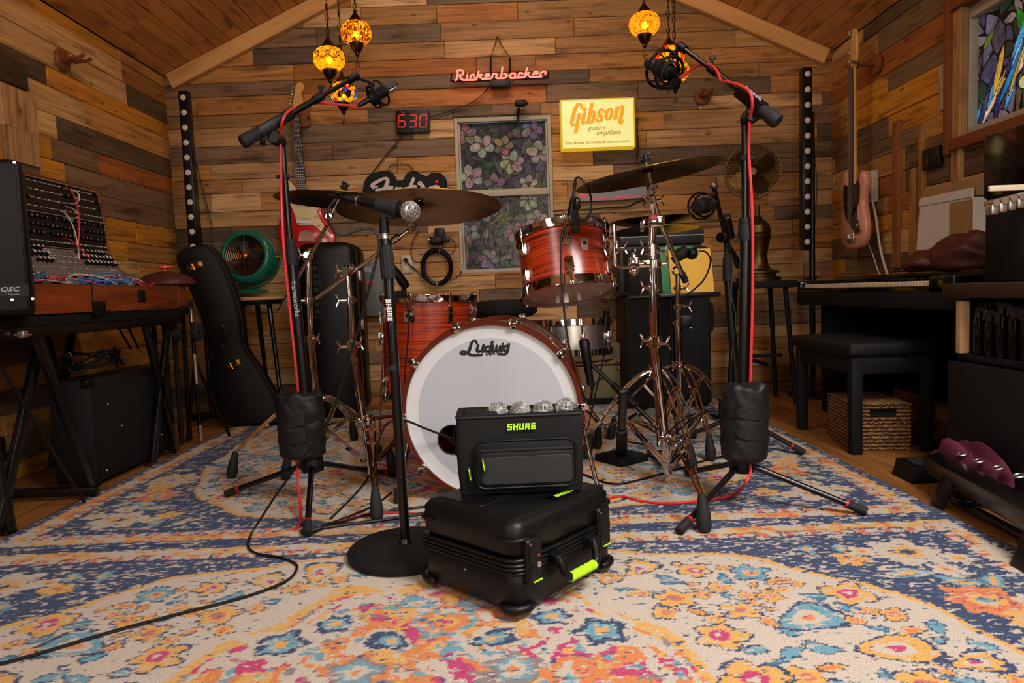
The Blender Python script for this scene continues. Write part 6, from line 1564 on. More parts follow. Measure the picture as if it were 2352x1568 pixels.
# dark cloud-shaped sign with pale script
TF_ = wallplane(YW-.04); zf = zoomed(820, 240, 6.817)
fs_ = thing('script_sign', 'black cloud-shaped wall sign with pale raised script left of the window', 'sign', M=Matrix.Translation(at(930, 470, YW-.03)))
ol = smooth_path([(x, y, 0) for x, y in tr(TF_, zf, [(95, 1400), (100, 1270), (135, 1160), (210, 1095), (330, 1050), (440, 1030), (540, 1062), (596, 1130), (618, 1186), (690, 1184), (722, 1172), (775, 1085), (850, 1036), (925, 1036), (985, 1080), (1040, 1098), (1092, 1122), (1140, 1082), (1215, 1060), (1310, 1074), (1385, 1150), (1408, 1260), (1392, 1400), (1330, 1500), (1150, 1560), (800, 1570), (420, 1580), (180, 1530)])], 4, True)
mb = MB(); mb.prism([(p.x, p.y) for p in ol], TF_, -.028, 0, .004); mb.build('board', 'black_matte', fs_)
SF = [[(262, 1300, 60), (250, 1262, 52), (330, 1212, 50), (420, 1168, 44), (478, 1168, 46), (486, 1215, 58), (450, 1310, 62), (410, 1400, 60), (380, 1480, 50)], [(310, 1345, 42), (380, 1336, 40), (450, 1310, 40), (520, 1290, 26)], [(225, 1290, 18), (320, 1290, 30)],
      [(490, 1370, 38), (540, 1330, 30), (560, 1295, 28), (520, 1300, 34), (490, 1370, 38), (520, 1420, 34)], [(630, 1310, 36), (580, 1400, 40)], [(620, 1340, 28), (690, 1315, 34), (650, 1400, 40), (690, 1410, 24)],
      [(890, 1168, 50), (840, 1290, 54), (790, 1400, 54)], [(815, 1310, 34), (740, 1330, 38), (720, 1390, 40), (770, 1400, 30)], [(850, 1360, 36), (910, 1320, 30), (930, 1285, 28), (885, 1290, 32), (850, 1370, 36), (900, 1410, 30)],
      [(1000, 1265, 30), (968, 1248, 30), (985, 1220, 30), (1015, 1232, 30), (1000, 1265, 30)], [(1040, 1270, 40), (1000, 1340, 44), (960, 1420, 44)], [(1020, 1290, 30), (1055, 1285, 28), (1050, 1320, 26)],
      [(1060, 1360, 20), (1150, 1310, 38), (1245, 1288, 44), (1275, 1320, 54), (1240, 1400, 50), (1120, 1480, 36), (900, 1510, 22)]]
mb = MB()
for s_ in SF: mb.ribbon(tr(TF_, zf, s_), TF_, 0, .016, n=6, cap=True)
mb.build('lettering', 'sign_lettering', fs_, smooth=False, label='pale grey raised script')
q = tr(TF_, zf, [(1248, 1208)])[0]; mb = MB(); mb.sphere(TF_ @ Vector((q[0], q[1], .004)), .0085, 14, 10); mb.build('jewel_lamp', 'led_red', fs_)
mb = MB(); chain(mb, [at(889, 396, YW-.034), at(893, 388, YW-.03), at(899, 379, YW-.015), at(920, 378, YW-.012), at(938, 379, YW-.015), at(948, 390, YW-.03), at(953, 398, YW-.034)], .016, .0018); mb.build('chain', 'dark_bronze', fs_)
# small grey and pink sign
TGr = wallplane(YW-.05); gs = thing('narrow_sign', 'narrow grey sign with pink lettering under the right crash cymbal', 'sign', M=Matrix.Translation(at(1405, 462, YW-.03)))
pts = [onplane(TGr, *q) for q in ((1326, 463), (1324, 452), (1332, 441), (1345, 438), (1420, 434), (1482, 428), (1487, 432), (1487, 453), (1430, 459))]
mb = MB(); mb.prism(pts, TGr, -.03, 0, .002); mb.build('box', 'sign_grey', gs)
q0, q1 = onplane(TGr, 1408, 456), onplane(TGr, 1340, 446)
mb = MB(); mb.text('That Great Gretsch Sound!', Matrix.Translation(TGr @ Vector((q0[0], q0[1], .001))) @ wallplane(0), .031, bold=.0012, depth=.001, sx=1.12); mb.prism([(q1[0]+.03*math.cos(i*.35), q1[1]+.012*math.sin(i*.35)) for i in range(18)], TGr, 0, .0016); mb.build('lettering', 'pink_lettering', gs, smooth=False)
cable('black cord along the wall under the narrow grey sign', [at(*q) for q in ((1270, 485, YW-.008), (1300, 482, YW-.008), (1345, 481, YW-.01), (1372, 479, YW-.012), (1400, 476, YW-.012), (1440, 474, YW-.01), (1465, 463, YW-.01), (1485, 458, YW-.012))], .004, 'black_cable', name='wall_cable')
# little clamp lamp on the window head
ln = thing('clamp_lamp', 'small black clamp lamp standing at the top of the back window', 'lamp', at(1190, 290, YW-.02))
mb = MB(); mb.tube([at(1189, 291, YW-.02), at(1190, 268, YW-.03), at(1192, 248, YW-.05)], .009, 10); mb.build('arm', 'black_plastic', ln)
mb = MB(); mb.box(at(1196, 237, YW-.06), (.072, .05, .034), .012); mb.box(at(1210, 237, YW-.06), (.02, .03, .012), .003); mb.build('head', 'black_plastic', ln)
# outlet, adapter, coil
TO = wallplane(YW-.006); c = onplane(TO, 935, 606)
ot = thing('wall_outlet', 'pale wall outlet plate with a black plug left of the coiled cable', 'outlet', M=Matrix.Translation(TO @ Vector((c[0], c[1]-.06, 0))))
mb = MB(); mb.box((c[0], c[1], 0), (.068, .108, .008), .003, M=TO); mb.build('plate', 'outlet_plate', ot)
for dz in (-.024, .024):
    mb = MB(); mb.prism([(c[0]+.017*math.cos(i*.35), c[1]+dz+.015*math.sin(i*.35)) for i in range(18)], TO, .003, .0065, .001); so = mb.build('socket', 'guitar_cream', ot)
    mb = MB(); mb.box((c[0]-.005, c[1]+dz+.002, .0065), (.002, .008, .001), M=TO); mb.box((c[0]+.005, c[1]+dz+.002, .0065), (.002, .008, .001), M=TO); mb.build('slots', 'dark_inside', so)
mb = MB(); mb.box((c[0]-.004, c[1]+.024, .018), (.026, .024, .026), .005, M=TO, rot=(0, 0, R(-30))); mb.build('plug', 'black_rubber', ot)
cable('black power cord from the wall outlet to the coiled cable', [at(*q) for q in ((935, 602, YW-.03), (945, 612, YW-.03), (960, 625, YW-.02), (978, 640, YW-.02), (1000, 648, YW-.02))], .006, 'black_cable', name='wall_cable')
cp = thing('coiled_cable', 'coil of black cable hanging on the back wall below the window edge', 'cable', at(1003, 648, YW-.03)); cc = at(1004, 613, YW-.03)
mb = MB()
for k in range(5):
    rr = .081+.0055*k; mb.tube([cc+Vector((rr*.93*math.cos(i*.393+k), -.006*(k % 3)-.004, rr*1.12*math.sin(i*.393+k))) for i in range(16)], .0048, 6, 3, closed=True)
mb.build('loops', 'black_cable', cp)
for a in (75, 268):
    mb = MB(); mb.torus(cc+Vector((.092*math.cos(R(a)), -.01, .108*math.sin(R(a)))), (-math.sin(R(a)), 0, math.cos(R(a))), .018, .003, 16, 5); mb.build('tie', 'label_grey', cp)
cable('black cord hanging from the adapter down to the coiled cable', [at(*q) for q in ((1036, 548, YW-.05), (1045, 560, YW-.02), (1043, 578, YW-.02), (1030, 585, YW-.02))], .003, 'black_cable', name='wall_cable')
cable('thin black cord from behind the ride cymbal past the outlet to the coil', [at(*q) for q in ((962, 530, YW-.02), (950, 550, YW-.015), (944, 575, YW-.015), (948, 595, YW-.02), (960, 603, YW-.02), (975, 598, YW-.02))], .0035, 'black_cable', name='wall_cable')
cable('black cord trailing from the coil to the bottom of the window', [at(*q) for q in ((1025, 640, YW-.02), (1045, 638, YW-.012), (1056, 632, YW-.012), (1060, 622, YW-.012))], .0035, 'black_cable', name='wall_cable')
ad = thing('power_adapter', 'black power adapter with a green light plugged in under the ride cymbal', 'adapter', at(1010, 560, YW-.04)); mb = MB(); mb.box(at(1003, 552, YW-.035), (.09, .05, .045), .008); mb.box(at(1010, 535, YW-.03), (.06, .04, .06), .008); mb.box(at(1024, 550, YW-.07), (.05, .04, .035), .006); mb.build('housing', 'black_plastic', ad)
mb = MB(); mb.sphere(at(985, 549, YW-.066), .003, 8, 6); mb.build('light', 'green_led', ad)
# grey electrical box
eb = thing('electrical_box', 'grey metal electrical box with an orange label behind the floor tom', 'box', at(862, 724, YW-.05)); T = wallplane(YW)
x0, y1 = onplane(T, 832, 604); x1, y0 = onplane(T, 888, 724)
mb = MB(); mb.box(((x0+x1)/2, (y0+y1)/2, .04), (x1-x0, y1-y0, .08), .005, M=T); mb.build('cabinet', 'grey_plastic', eb)
mb = MB(); mb.box(((x0+x1)/2, (y0+y1)/2-.03, .081), (x1-x0-.03, (y1-y0)*.6, .006), .003, M=T); dr = mb.build('door', 'grey_plastic', eb)
q = onplane(T, 852, 651); mb = MB(); mb.box((q[0]+.01, q[1], .0855), (.05, .02, .002), M=T); mb.build('orange_label', 'red_label', dr)
q = onplane(T, 846, 620); mb = MB(); mb.box((q[0]+.01, q[1], .081), (.05, .03, .002), M=T); mb.build('print', 'label_grey', eb)

# ------------------------------------------------------------------ Turkish mosaic lanterns
def lantern(label, c, r, mat, chain_pts, star=True):
    t = thing('mosaic_lantern', label, 'lantern', c, group='hanging mosaic glass lanterns'); c = Vector(c)
    pr = [(r*.42, -r*.70), (r*.66, -r*.60), (r*.90, -r*.34), (r, -r*.02), (r*.94, r*.30), (r*.74, r*.56), (r*.40, r*.72)]
    P = smooth_path([(a, 0, b) for a, b in pr], 4); mb = MB(); mb.lathe([(p.x, p.z) for p in P], c, (0, 0, 1), 36); mb.build('globe', mat, t)
    mb = MB(); mb.sphere(c+Vector((0, 0, -r*.05)), r*.20, 12, 8); mb.build('bulb', 'bulb', t)
    mb = MB(); mb.lathe([(r*.42, r*.66), (r*.45, r*.74), (r*.30, r*1.0), (r*.12, r*1.22), (r*.10, r*1.45), (0, r*1.5)], c, (0, 0, 1), 20); mb.build('top_cap', 'dark_bronze', t)
    mb = MB(); mb.lathe([(r*.47, -r*.60), (r*.45, -r*.74), (r*.33, -r*1.05), (r*.14, -r*1.28), (r*.15, -r*1.36), (r*.06, -r*1.50), (0, -r*1.52)], c, (0, 0, 1), 20); mb.build('bottom_cap', 'dark_bronze', t)
    mb = MB(); sc = c+Vector((0, 0, -r*2.0)); mb.cyl(c+Vector((0, 0, -r*1.5)), sc+Vector((0, 0, r*.18)), r*.025, seg=5)
    sp = [sc+Vector((r*(.2 if i % 2 == 0 else .085)*math.sin(i*math.pi/5), 0, r*(.2 if i % 2 == 0 else .085)*math.cos(i*math.pi/5))) for i in range(10)]
    mb.tube(sp, r*.028, 5, closed=True, smooth=False); mb.build('star_pendant', 'dark_bronze', t)
    mb = MB(); chain(mb, [c+Vector((0, 0, r*1.5))]+chain_pts, .026, .0022); mb.tube([c+Vector((0, 0, r*1.5))]+[p+Vector((.004, 0, 0)) for p in chain_pts], .0022, 5); mb.build('chain', 'dark_bronze', t)
    return t
YL = 3.55
def up(px, Y, z): a = at(px, 0, Y); return Vector((a.x, a.y, z))
def lant(label, px, py, rpx, Y, mat, ztop=None):
    c = at(px, py, Y); ztop = roof_z(c.x)-.05
    return lantern(label, c, rpx/F_PX*Y, mat, [c+Vector((0, 0, .2)), Vector((c.x, c.y, ztop-.02))])
lant('upper amber mosaic lantern of the left cluster, speckled with dark chips', 818, 76, 34.5, 3.55, 'amber_mosaic')
lant('amber lantern with a dark zigzag band, leftmost of the left cluster', 756, 136, 35.5, 3.5, 'zigzag_mosaic')
lant('multicoloured lantern with a blue patch, lowest of the left cluster', 787, 214, 32, 3.6, 'blue_mosaic')
lant('honey coloured crackle lantern, leftmost of the right cluster', 1480, 56, 34.5, 3.5, 'honey_mosaic')
lant('amber lantern with red flowers behind the right shock mount', 1536, 134, 34.5, 3.5, 'red_mosaic')
lant('amber lantern hanging lowest behind the plug of the right condenser microphone', 1550, 165, 32, 3.62, 'amber_mosaic')
# dark zigzag on one globe
zl = [o for o in COL.objects if o.name.startswith('mosaic_lantern') and 'zigzag' in o['label']][0]
c = W[zl.name].translation; r = 35.5/F_PX*3.5; mb = MB()
def gl(a, h): k = math.sqrt(max(0, 1-(h/.86)**2)); return c+Vector((r*1.005*k*math.cos(a), r*1.005*k*math.sin(a), r*h))
n = 9
for hh, am in ((.30, .13), (-.10, -.10)):
    mb.tube([gl(2*math.pi*i/(2*n), hh+(am if i % 2 else -am)) for i in range(2*n)], .0022, 5, 3, closed=True, smooth=False)
for i in range(n):
    a = 2*math.pi*i/n; mb.tube([gl(a-.16, .12), gl(a, .25), gl(a+.16, .12), gl(a, -.0)], .0022, 5, closed=True, smooth=False)
mb.build('bead_pattern', 'dark_inside', zl)
mb = MB(); a, b = at(740, 2, 3.5), at(812, -2, 3.55)
mb.cyl((c.x+.05, 3.55, roof_z(c.x)-.07), (c.x+.05, 3.55, roof_z(c.x)-.03), .09, .06, 24); solo(mb, 'ceiling_canopy', 'dark_bronze', 'bronze ceiling canopy above the left lantern cluster', 'lamp fitting')

# ------------------------------------------------------------------ cases, fan and amplifiers along the wall
# guitar case leaning on the wall
TGc = Matrix.Translation((0, 0, 0)) @ wallplane(3.66)
gcase = thing('guitar_case', 'black shaped guitar case with brass latches leaning left of the fan table', 'case', M=Matrix.Translation(at(600, 995, 3.66)))
ol = [onplane(TGc, *q) for q in ((402, 592), (412, 575), (455, 562), (474, 566), (492, 588), (512, 625), (536, 690), (548, 740), (556, 800), (590, 850), (622, 905), (640, 960), (636, 1000), (600, 1012), (560, 1002), (520, 970), (486, 920), (478, 870), (484, 820), (470, 770), (452, 715), (428, 655), (410, 620))]
P = smooth_path([(x, y, 0) for x, y in ol], 4, True); Tl = TGc
mb = MB(); mb.prism([(p.x, max(p.y, .004)) for p in P], Tl, -.12, 0, .015); mb.build('shell', 'black_tolex', gcase, angle=50)
mb = MB(); mb.tube([Tl @ Vector((p.x, max(p.y, .008), -.045)) for p in P], .0045, 6, closed=True, smooth=False); mb.build('valance', 'black_rubber', gcase)
for i, (px, py) in enumerate(((449, 612), (536, 838), (603, 984))):
    q = onplane(TGc, px, py); mb = MB(); M_ = TGc @ Matrix.Translation((q[0], q[1], .003)) @ Matrix.Rotation(R(25), 4, 'Z')
    mb.box((0, 0, 0), (.085, .030, .006), .002, M=M_); mb.box((.016, 0, .006), (.04, .036, .010), .004, M=M_); mb.sphere((0, 0, 0), .012, 12, 8, M=Matrix.Identity(4)) if False else None
    mb.cyl(M_ @ Vector((-.028, 0, 0)), M_ @ Vector((-.028, 0, .012)), .010, seg=12); mb.cyl(M_ @ Vector((-.008, -.018, .008)), M_ @ Vector((-.008, .018, .008)), .006, seg=10); mb.build('latch', 'brass', gcase)
q = onplane(TGc, 491, 703); mb = MB(); mb.prism([(q[0]+.018*math.cos(i*.35)*.75+.0*i, q[1]+.026*math.sin(i*.35)) for i in range(18)], TGc, 0, .003); mb.build('oval_badge', 'old_brass', gcase)
mb = MB(); mb.tube([TGc @ Vector((*onplane(TGc, 514, 752), .004)), TGc @ Vector((*onplane(TGc, 524, 765), .03)), TGc @ Vector((*onplane(TGc, 512, 790), .004))], .009, 8); mb.build('handle', 'black_rubber', gcase)
for (px, py) in ((512, 753), (512, 792)):
    q = onplane(TGc, px, py); mb = MB(); mb.box((q[0], q[1], .004), (.014, .03, .008), .002, M=TGc); mb.build('handle_mount', 'brass', gcase)
# green fan on its tripod table
FY = 3.92
ftb = thing('tripod_table', 'small round black table on metal legs under the green fan', 'table', M=Matrix.Translation((at(592, 680, FY).x, FY, 0)))
ct = at(592, 681, FY); mb = MB(); mb.lathe([(0, -.02), (.15, -.02), (.155, -.012), (.155, -.003), (0, -.003)], ct, (0, 0, 1), 40); mb.build('tabletop', 'light_wood', ftb)
mb = MB(); mb.lathe([(0, -.045), (.14, -.045), (.148, -.02), (0, -.02)], ct, (0, 0, 1), 32); mb.build('apron', 'black_metal', ftb)
for (a, foot) in (((617, 690), (646, 930)), ((560, 690), (520, 960)), ((590, 690), (588, 900))):
    p0 = at(a[0], a[1], FY-.02); d = Vector(((foot[0]-592)*.0024, -.10 if foot[0] != 588 else .12, 0)); p1 = Vector((p0.x+d.x*.6, p0.y+d.y, .0))
    mb = MB(); mb.cyl(p0, p1+Vector((0, 0, .002)), .014, .010, 12); lg = mb.build('leg', 'black_gloss', ftb)
fn = thing('round_fan', 'vintage green round fan with a copper grille on the tripod table', 'fan', at(578, 672, FY))
c = at(574, 592, FY); ax = Vector((-.06, -1, .12)).normalized(); r = .160
T = align(ax, c, up=(0, 0, 1))
mb = MB(T); mb.lathe([(r*.72, .075), (r*.80, .080), (r*.90, .070), (r*.985, .035), (r, 0), (r*.96, -.05), (r*.82, -.10), (r*.60, -.125), (r*.55, -.11), (r*.72, .0), (r*.72, .075)], seg=56); mb.build('housing', 'fan_green', fn, angle=60)
mb = MB(T); mb.lathe([(0, -.02), (r*.70, -.02)], seg=40); mb.build('dark_interior', 'dark_inside', fn)
mb = MB(T)
for k in range(9): mb.tube([(r*(.14+.066*k)*math.cos(i*.2244), r*(.14+.066*k)*math.sin(i*.2244), .070) for i in range(28)], .0013, 5, closed=True, smooth=False)
for i in range(6): mb.cyl((0, 0, .072), (r*.72*math.cos(R(90+60*i)), r*.72*math.sin(R(90+60*i)), .072), .0015, seg=5)
gr = mb.build('grille', 'fan_copper', fn); mb = MB(T); mb.sphere((0, 0, .074), .020, 18, 10, (1, 1, .5)); mb.build('hub_cap', 'fan_copper', gr)
mb = MB(T)
for i in range(4):
    a = R(20+90*i); mb.box((r*.36*math.cos(a), r*.36*math.sin(a), .02), (r*.5, r*.30, .002), 0, rot=(R(25), 0, a))
mb.build('blades', 'dark_grey', fn)
bt = at(578, 668, FY); mb = MB()
mb.lathe([(0, 0), (.092, 0), (.096, .006), (.080, .018), (.03, .026), (0, .026)], bt+Vector((0, 0, -.012)), (0, 0, 1), 36); mb.build('base', 'fan_green', fn)
mb = MB(); pts = [c+Vector(((r+.012)*math.cos(R(a)), .0, (r+.012)*math.sin(R(a)))) for a in range(-175, 1, 12)]; mb.tube([p for p in pts], .0055, 8, smooth=False); mb.build('yoke', 'fan_green', fn)
for s in (-1, 1):
    mb = MB(); mb.cyl(c+Vector((s*(r-.01), 0, 0)), c+Vector((s*(r+.022), 0, 0)), .009, seg=12); mb.build('yoke_knob', 'brass', fn)
# tall black hard case behind the left cymbal stands
T = wallplane(3.86); x0, y1 = onplane(T, 682, 560); x1, y0 = onplane(T, 838, 950)
hc = thing('tall_case', 'tall black moulded case with rounded top standing under the red guitar', 'case', M=Matrix.Translation(((x0+x1)/2, 3.95, 0)))
mb = MB(); mb.prism(rrect(x0, .006, x1, y1, .07, 7), T, -.22, -.06, .02); mb.build('back_shell', 'black_plastic', hc, angle=50)
mb = MB(); mb.prism(rrect(x0, .006, x1, y1, .07, 7), T, -.055, .06, .03); mb.build('front_shell', 'black_plastic', hc, angle=50)
a = onplane(T, 719, 606); b = onplane(T, 746, 728); mb = MB(); mb.tube([T @ Vector((x, y, .061)) for x, y in rrect(a[0], b[1], b[0], a[1], .01, 4)], .004, 6, closed=True, smooth=False)
mb.build('embossed_frame', 'black_rubber', hc)
a2 = onplane(T, 733, 667); mb = MB(); mb.text('FENDER', Matrix.Translation(T @ Vector((a2[0]-.016, a2[1], .0605))) @ wallplane(0) @ Matrix.Rotation(R(90), 4, 'Z'), .052, depth=.002, bold=.001) if False else [mb.box((a2[0], a2[1]-.12+.04*i, .061), (.03, .026, .006), .003, M=T) for i in range(7)]
mb.build('embossed_blocks', 'black_rubber', hc)
for py in (632, 745):
    q = onplane(T, 833, py); mb = MB(); mb.box((x1+.002, q[1], -.05), (.012, .06, .05), .003, M=T); mb.build('latch', 'satin_steel', hc)
# olive trunk with leather straps
TT = at(1385, 928, 3.92); x0, x1 = at(1268, 860, 3.92).x, at(1446, 860, 3.92).x; z1 = at(1390, 790, 3.92).z; zl_ = at(1390, 840, 3.92).z
tk = thing('trunk', 'olive chest with leather straps and brass studs behind the short boom stand', 'trunk', ((x0+x1)/2, 4.0, 0)); D = .24; yc = 4.05
mb = MB(); mb.box(((x0+x1)/2, yc, (.035+zl_)/2), (x1-x0, D, zl_-.035), .012); mb.build('body', 'olive_leather', tk)
pf = [(x, y) for x, y in rrect(x0, zl_-.05, x1, z1, .05, 6) if y > zl_+.003]+[(x0, zl_+.003), (x1, zl_+.003)]
pf = [(x1, zl_+.003)]+[p for p in rrect(x0, zl_-.2, x1, z1, .055, 7) if p[1] > zl_+.01]+[(x0, zl_+.003)]
mb = MB(); mb.prism(pf, wallplane(yc+D/2), 0, D, .008); mb.build('lid', 'olive_leather', tk)
mb = MB(); mb.box(((x0+x1)/2, yc, .018), (x1-x0-.02, D-.03, .036), .003); mb.build('plinth', 'black_matte', tk)
for (zc, w_) in ((zl_+.022, .07), (zl_-.020, .07)):
    mb = MB(); mb.box((x1-.035, yc-D/2-.002, zc), (w_, .006, .022), .003); s_ = mb.build('strap', 'brown_leather', tk)
    for dx in (-.022, .02):
        mb = MB(); mb.sphere((x1-.035+dx, yc-D/2-.006, zc), .009, 12, 8, (1, .5, 1)); mb.build('stud', 'brass', s_)
# amplifier stack with the grey box, behind the music stand
YA = 3.72
x0, x1 = at(1436, 750, YA).x, at(1634, 750, YA).x; zt = at(1540, 676, YA).z
ab = thing('speaker_cabinet', 'tall black cabinet with a carry handle behind the hi-hat', 'amplifier', ((x0+x1)/2, YA+.16, 0))
mb = MB(); mb.box(((x0+x1)/2, YA+.17, zt/2+.008), (x1-x0, .34, zt-.016), .018); mb.build('cabinet', 'black_tolex', ab)
mb = MB(); hz = at(1632, 730, YA).z; mb.tube([(x1, YA+.1, hz+.075), (x1+.028, YA+.1, hz+.07), (x1+.032, YA+.1, hz), (x1+.028, YA+.1, hz-.07), (x1, YA+.1, hz-.075)], .011, 10); mb.build('handle', 'black_rubber', ab)
x0b, x1b = at(1432, 600, YA).x, at(1556, 600, YA).x; zt2 = at(1540, 561, YA).z
am = thing('amplifier', 'dark grey amplifier on top of the black cabinet behind the music stand', 'amplifier', ((x0b+x1b)/2, YA+.15, zt))
mb = MB(); mb.box(((x0b+x1b)/2+.06, YA+.16, (zt+zt2)/2), (x1b-x0b+.16, .30, zt2-zt-.002), .012); mb.build('cabinet', 'dark_grey', am)
mb = MB(); mb.box(((x0b+x1b)/2+.06, YA+.008, (zt+zt2)/2), (x1b-x0b+.12, .006, zt2-zt-.05), .002); mb.build('grille_cloth', 'black_fabric', am)
x0c, x1c = at(1424, 545, YA).x, at(1618, 545, YA).x; zt3 = at(1520, 529, YA).z
gb = thing('grey_box', 'flat grey box with a pale stripe lying on the amplifier behind the hi-hat', 'box', ((x0c+x1c)/2, YA+.14, zt2))
mb = MB(); mb.box(((x0c+x1c)/2, YA+.14, (zt2+zt3)/2+.001), (x1c-x0c, .27, zt3-zt2), .006); mb.build('shell', 'dark_grey', gb)
mb = MB(); mb.box(((x0c+x1c)/2, YA+.002, zt3-.030), (x1c-x0c-.004, .004, .006)); mb.build('stripe', 'label_grey', gb)
# music stand with books
YM = 3.25; TM = wallplane(YM)
ms = thing('music_stand', 'black music stand holding yellow and green books', 'music stand', (at(1550, 680, YM).x, YM, 0))
tiltM = Matrix.Rotation(R(-12), 4, 'X'); base = at(1545, 681, YM)
def desk(px0, py0, px1, py1):
    a, b = at(px0, py1, YM), at(px1, py0, YM); return a.x-base.x, 0, b.x-base.x, b.z-base.z
MM = Matrix.Translation(base) @ tiltM
MW = MM @ Matrix(((1, 0, 0, 0), (0, 0, -1, 0), (0, 1, 0, 0), (0, 0, 0, 1)))
x0, _, x1, h = desk(1448, 560, 1640, 681)
mb = MB(MW); mb.prism([(x, y) for x, y in rrect(x0, -.004, x1, h, .035, 5)], None, -.008, -.004, .001); mb.build('desk', 'black_matte', ms)
mb = MB(MW); mb.box(((x0+x1)/2, -.006, .018), (x1-x0+.03, .006, .05), .002); mb.box(((x0+x1)/2, .0, .042), (x1-x0+.03, .016, .003), .001); mb.build('lip', 'black_metal', ms)
mb = MB(); mb.cyl((base.x, base.y+.03, .30), (base.x, base.y+.03, base.z+.03), .010, seg=12); mb.cyl((base.x, base.y+.03, .03), (base.x, base.y+.03, .34), .014, seg=12); mb.build('post', 'black_metal', ms)
for a in (20, 140, 260):
    mb = MB(); mb.cyl((base.x, base.y+.03, .16), (base.x+.25*math.cos(R(a)), base.y+.03+.25*math.sin(R(a)), .008), .008, seg=10); mb.build('leg', 'black_metal', ms)
xa, _, xb, hb = desk(1541, 568, 1638, 676)
mb = MB(MW); mb.prism([(xa, .004), (xb, .004), (xb-.005, hb), (xa-.002, hb)], None, .006, .016, .001); solo(mb, 'yellow_book', 'book_yellow', 'yellow book standing on the music stand', 'book')
xa, _, xb, hb = desk(1522, 561, 1600, 676)
mb = MB(MW); mb.prism([(xa, .004), (xb, .004), (xb, hb), (xa, hb)], None, -.003, .005, .001); solo(mb, 'green_book', 'book_green', 'green book behind the yellow one on the music stand', 'book')
# brass pedestal fan on its black stool
YP = 3.80
stl = thing('side_stool', 'black side table under the antique brass fan', 'stool', (at(1750, 655, YP).x, YP, 0))
x0, x1 = at(1690, 655, YP).x, at(1815, 655, YP).x; zt = at(1750, 645, YP).z; xc = (x0+x1)/2
mb = MB(); mb.box((xc, YP+.05, zt-.02), (x1-x0, .32, .04), .006); mb.build('top', 'black_matte', stl)
for sx in (-1, 1):
    for sy in (-1, 1):
        mb = MB(); mb.tube([(xc+sx*.10, YP+.05+sy*.11, zt-.04), (xc+sx*.14, YP+.05+sy*.14, .002)], .014, 8, smooth=False); mb.build('leg', 'black_matte', stl)
mb = MB(); mb.box((xc, YP+.05, .26), (.24, .012, .02), .002); mb.box((xc, YP+.05, .22), (.012, .24, .02), .002); mb.build('stretcher', 'black_matte', stl)
pf_ = thing('pedestal_fan', 'antique brass fan on an ornate turned pedestal at right of the drums', 'fan', (xc, YP+.03, zt))
cb = Vector((at(1746, 640, YP).x, YP+.03, zt)); k = 1/F_PX*YP
prof = [(0, 0), (.120, 0), (.120, .022), (.095, .026), (.095, .045), (.112, .05), (.108, .062), (.070, .072), (.055, .10), (.048, .16), (.060, .235), (.068, .27), (.070, .275), (.070, .285), (.066, .29), (.070, .30), (.064, .345), (.040, .375), (.026, .38), (.030, .39), (.018, .40), (.012, .42), (.011, .47), (0, .47)]
hsc = (at(1746, 470, YP).z-zt)/.47
mb = MB(); mb.lathe([(a, b*hsc) for a, b in prof], cb, (0, 0, 1), 40); mb.build('pedestal', 'old_brass', pf_, angle=30)
cg = at(1728, 395, YP-.02); axf = Vector((-.28, -1, -.02)).normalized(); T = align(axf, cg, up=(0, 0, 1)); r = .142
mb = MB(T); mb.torus((0, 0, .05), (0, 0, 1), r, .004, 48, 6); mb.torus((0, 0, -.05), (0, 0, 1), r, .004, 48, 6); mb.torus((0, 0, .062), (0, 0, 1), r*.3, .002, 24, 5)
for s in (1, -1):
    for i in range(56):
        a = 2*math.pi*i/56; b = a+.5*s
        mb.tube([(r*math.cos(a), r*math.sin(a), .05*s), (r*.7*math.cos(a+.18*s), r*.7*math.sin(a+.18*s), .068*s), (r*.2*math.cos(b), r*.2*math.sin(b), .07*s)], .0013, 4, 3)
mb.build('cage', 'old_brass', pf_)
mb = MB(T)
for i in range(4):
    a = R(30+90*i); vs = []; rows = 6
    pts = [(.1, -.16), (.5, -.34), (.86, -.24), (.92, .05), (.75, .30), (.4, .26), (.12, .14)]
    P = smooth_path([(p[0]*r*.98, p[1]*r, 0) for p in pts], 3, True); mb.prism([(p.x, p.y) for p in P], Matrix.Rotation(a, 4, 'Z') @ Matrix.Rotation(R(24), 4, 'X'), -.001, .001)
mb.build('blades', 'old_brass', pf_)
mb = MB(T); mb.lathe([(0, .03), (.02, .03), (.025, .01), (.025, -.02), (.045, -.06), (.05, -.12), (.04, -.15), (0, -.16)], seg=24); mb.build('motor', 'old_brass', pf_)
# second black boom stand at the right with an empty-looking shock mount
C2 = Vector((.92, 2.78, 0))
rb = thing('boom_stand', 'thinner black boom stand behind the right one, its short boom pointing left', 'microphone stand', C2)
p_low, p_j = at(1676, 905, 2.78), at(1669, 556, 2.78)
mb = MB(); mb.lathe([(0, .11), (.03, .11), (.032, .15), (.02, .17), (0, .17)], C2, (0, 0, 1), 20); mb.build('tripod_hub', 'black_plastic', rb)
for f in (fl(1845, 1045), fl(1528, 1026), (C2.x+.18, C2.y+.33)):
    f = Vector((f[0], f[1], .012)); mb = MB(); d = (f-C2-Vector((0, 0, .13))).normalized(); mb.cyl(C2+Vector((0, 0, .13)), f, .0095, seg=10); lg = mb.build('leg', 'black_metal', rb)
    mb = MB(); mb.cyl(f-d*.04, f+d*.004, .013, seg=12); mb.build('rubber_foot', 'black_rubber', lg); mb = MB(); mb.cyl(f-d*.047, f-d*.04, .0133, seg=12); mb.build('red_band', 'red_ring', lg)
mb = MB(); mb.cyl(C2+Vector((0, 0, .15)), at(1672, 640, 2.78), .0165, seg=14); mb.build('lower_tube', 'black_metal', rb)
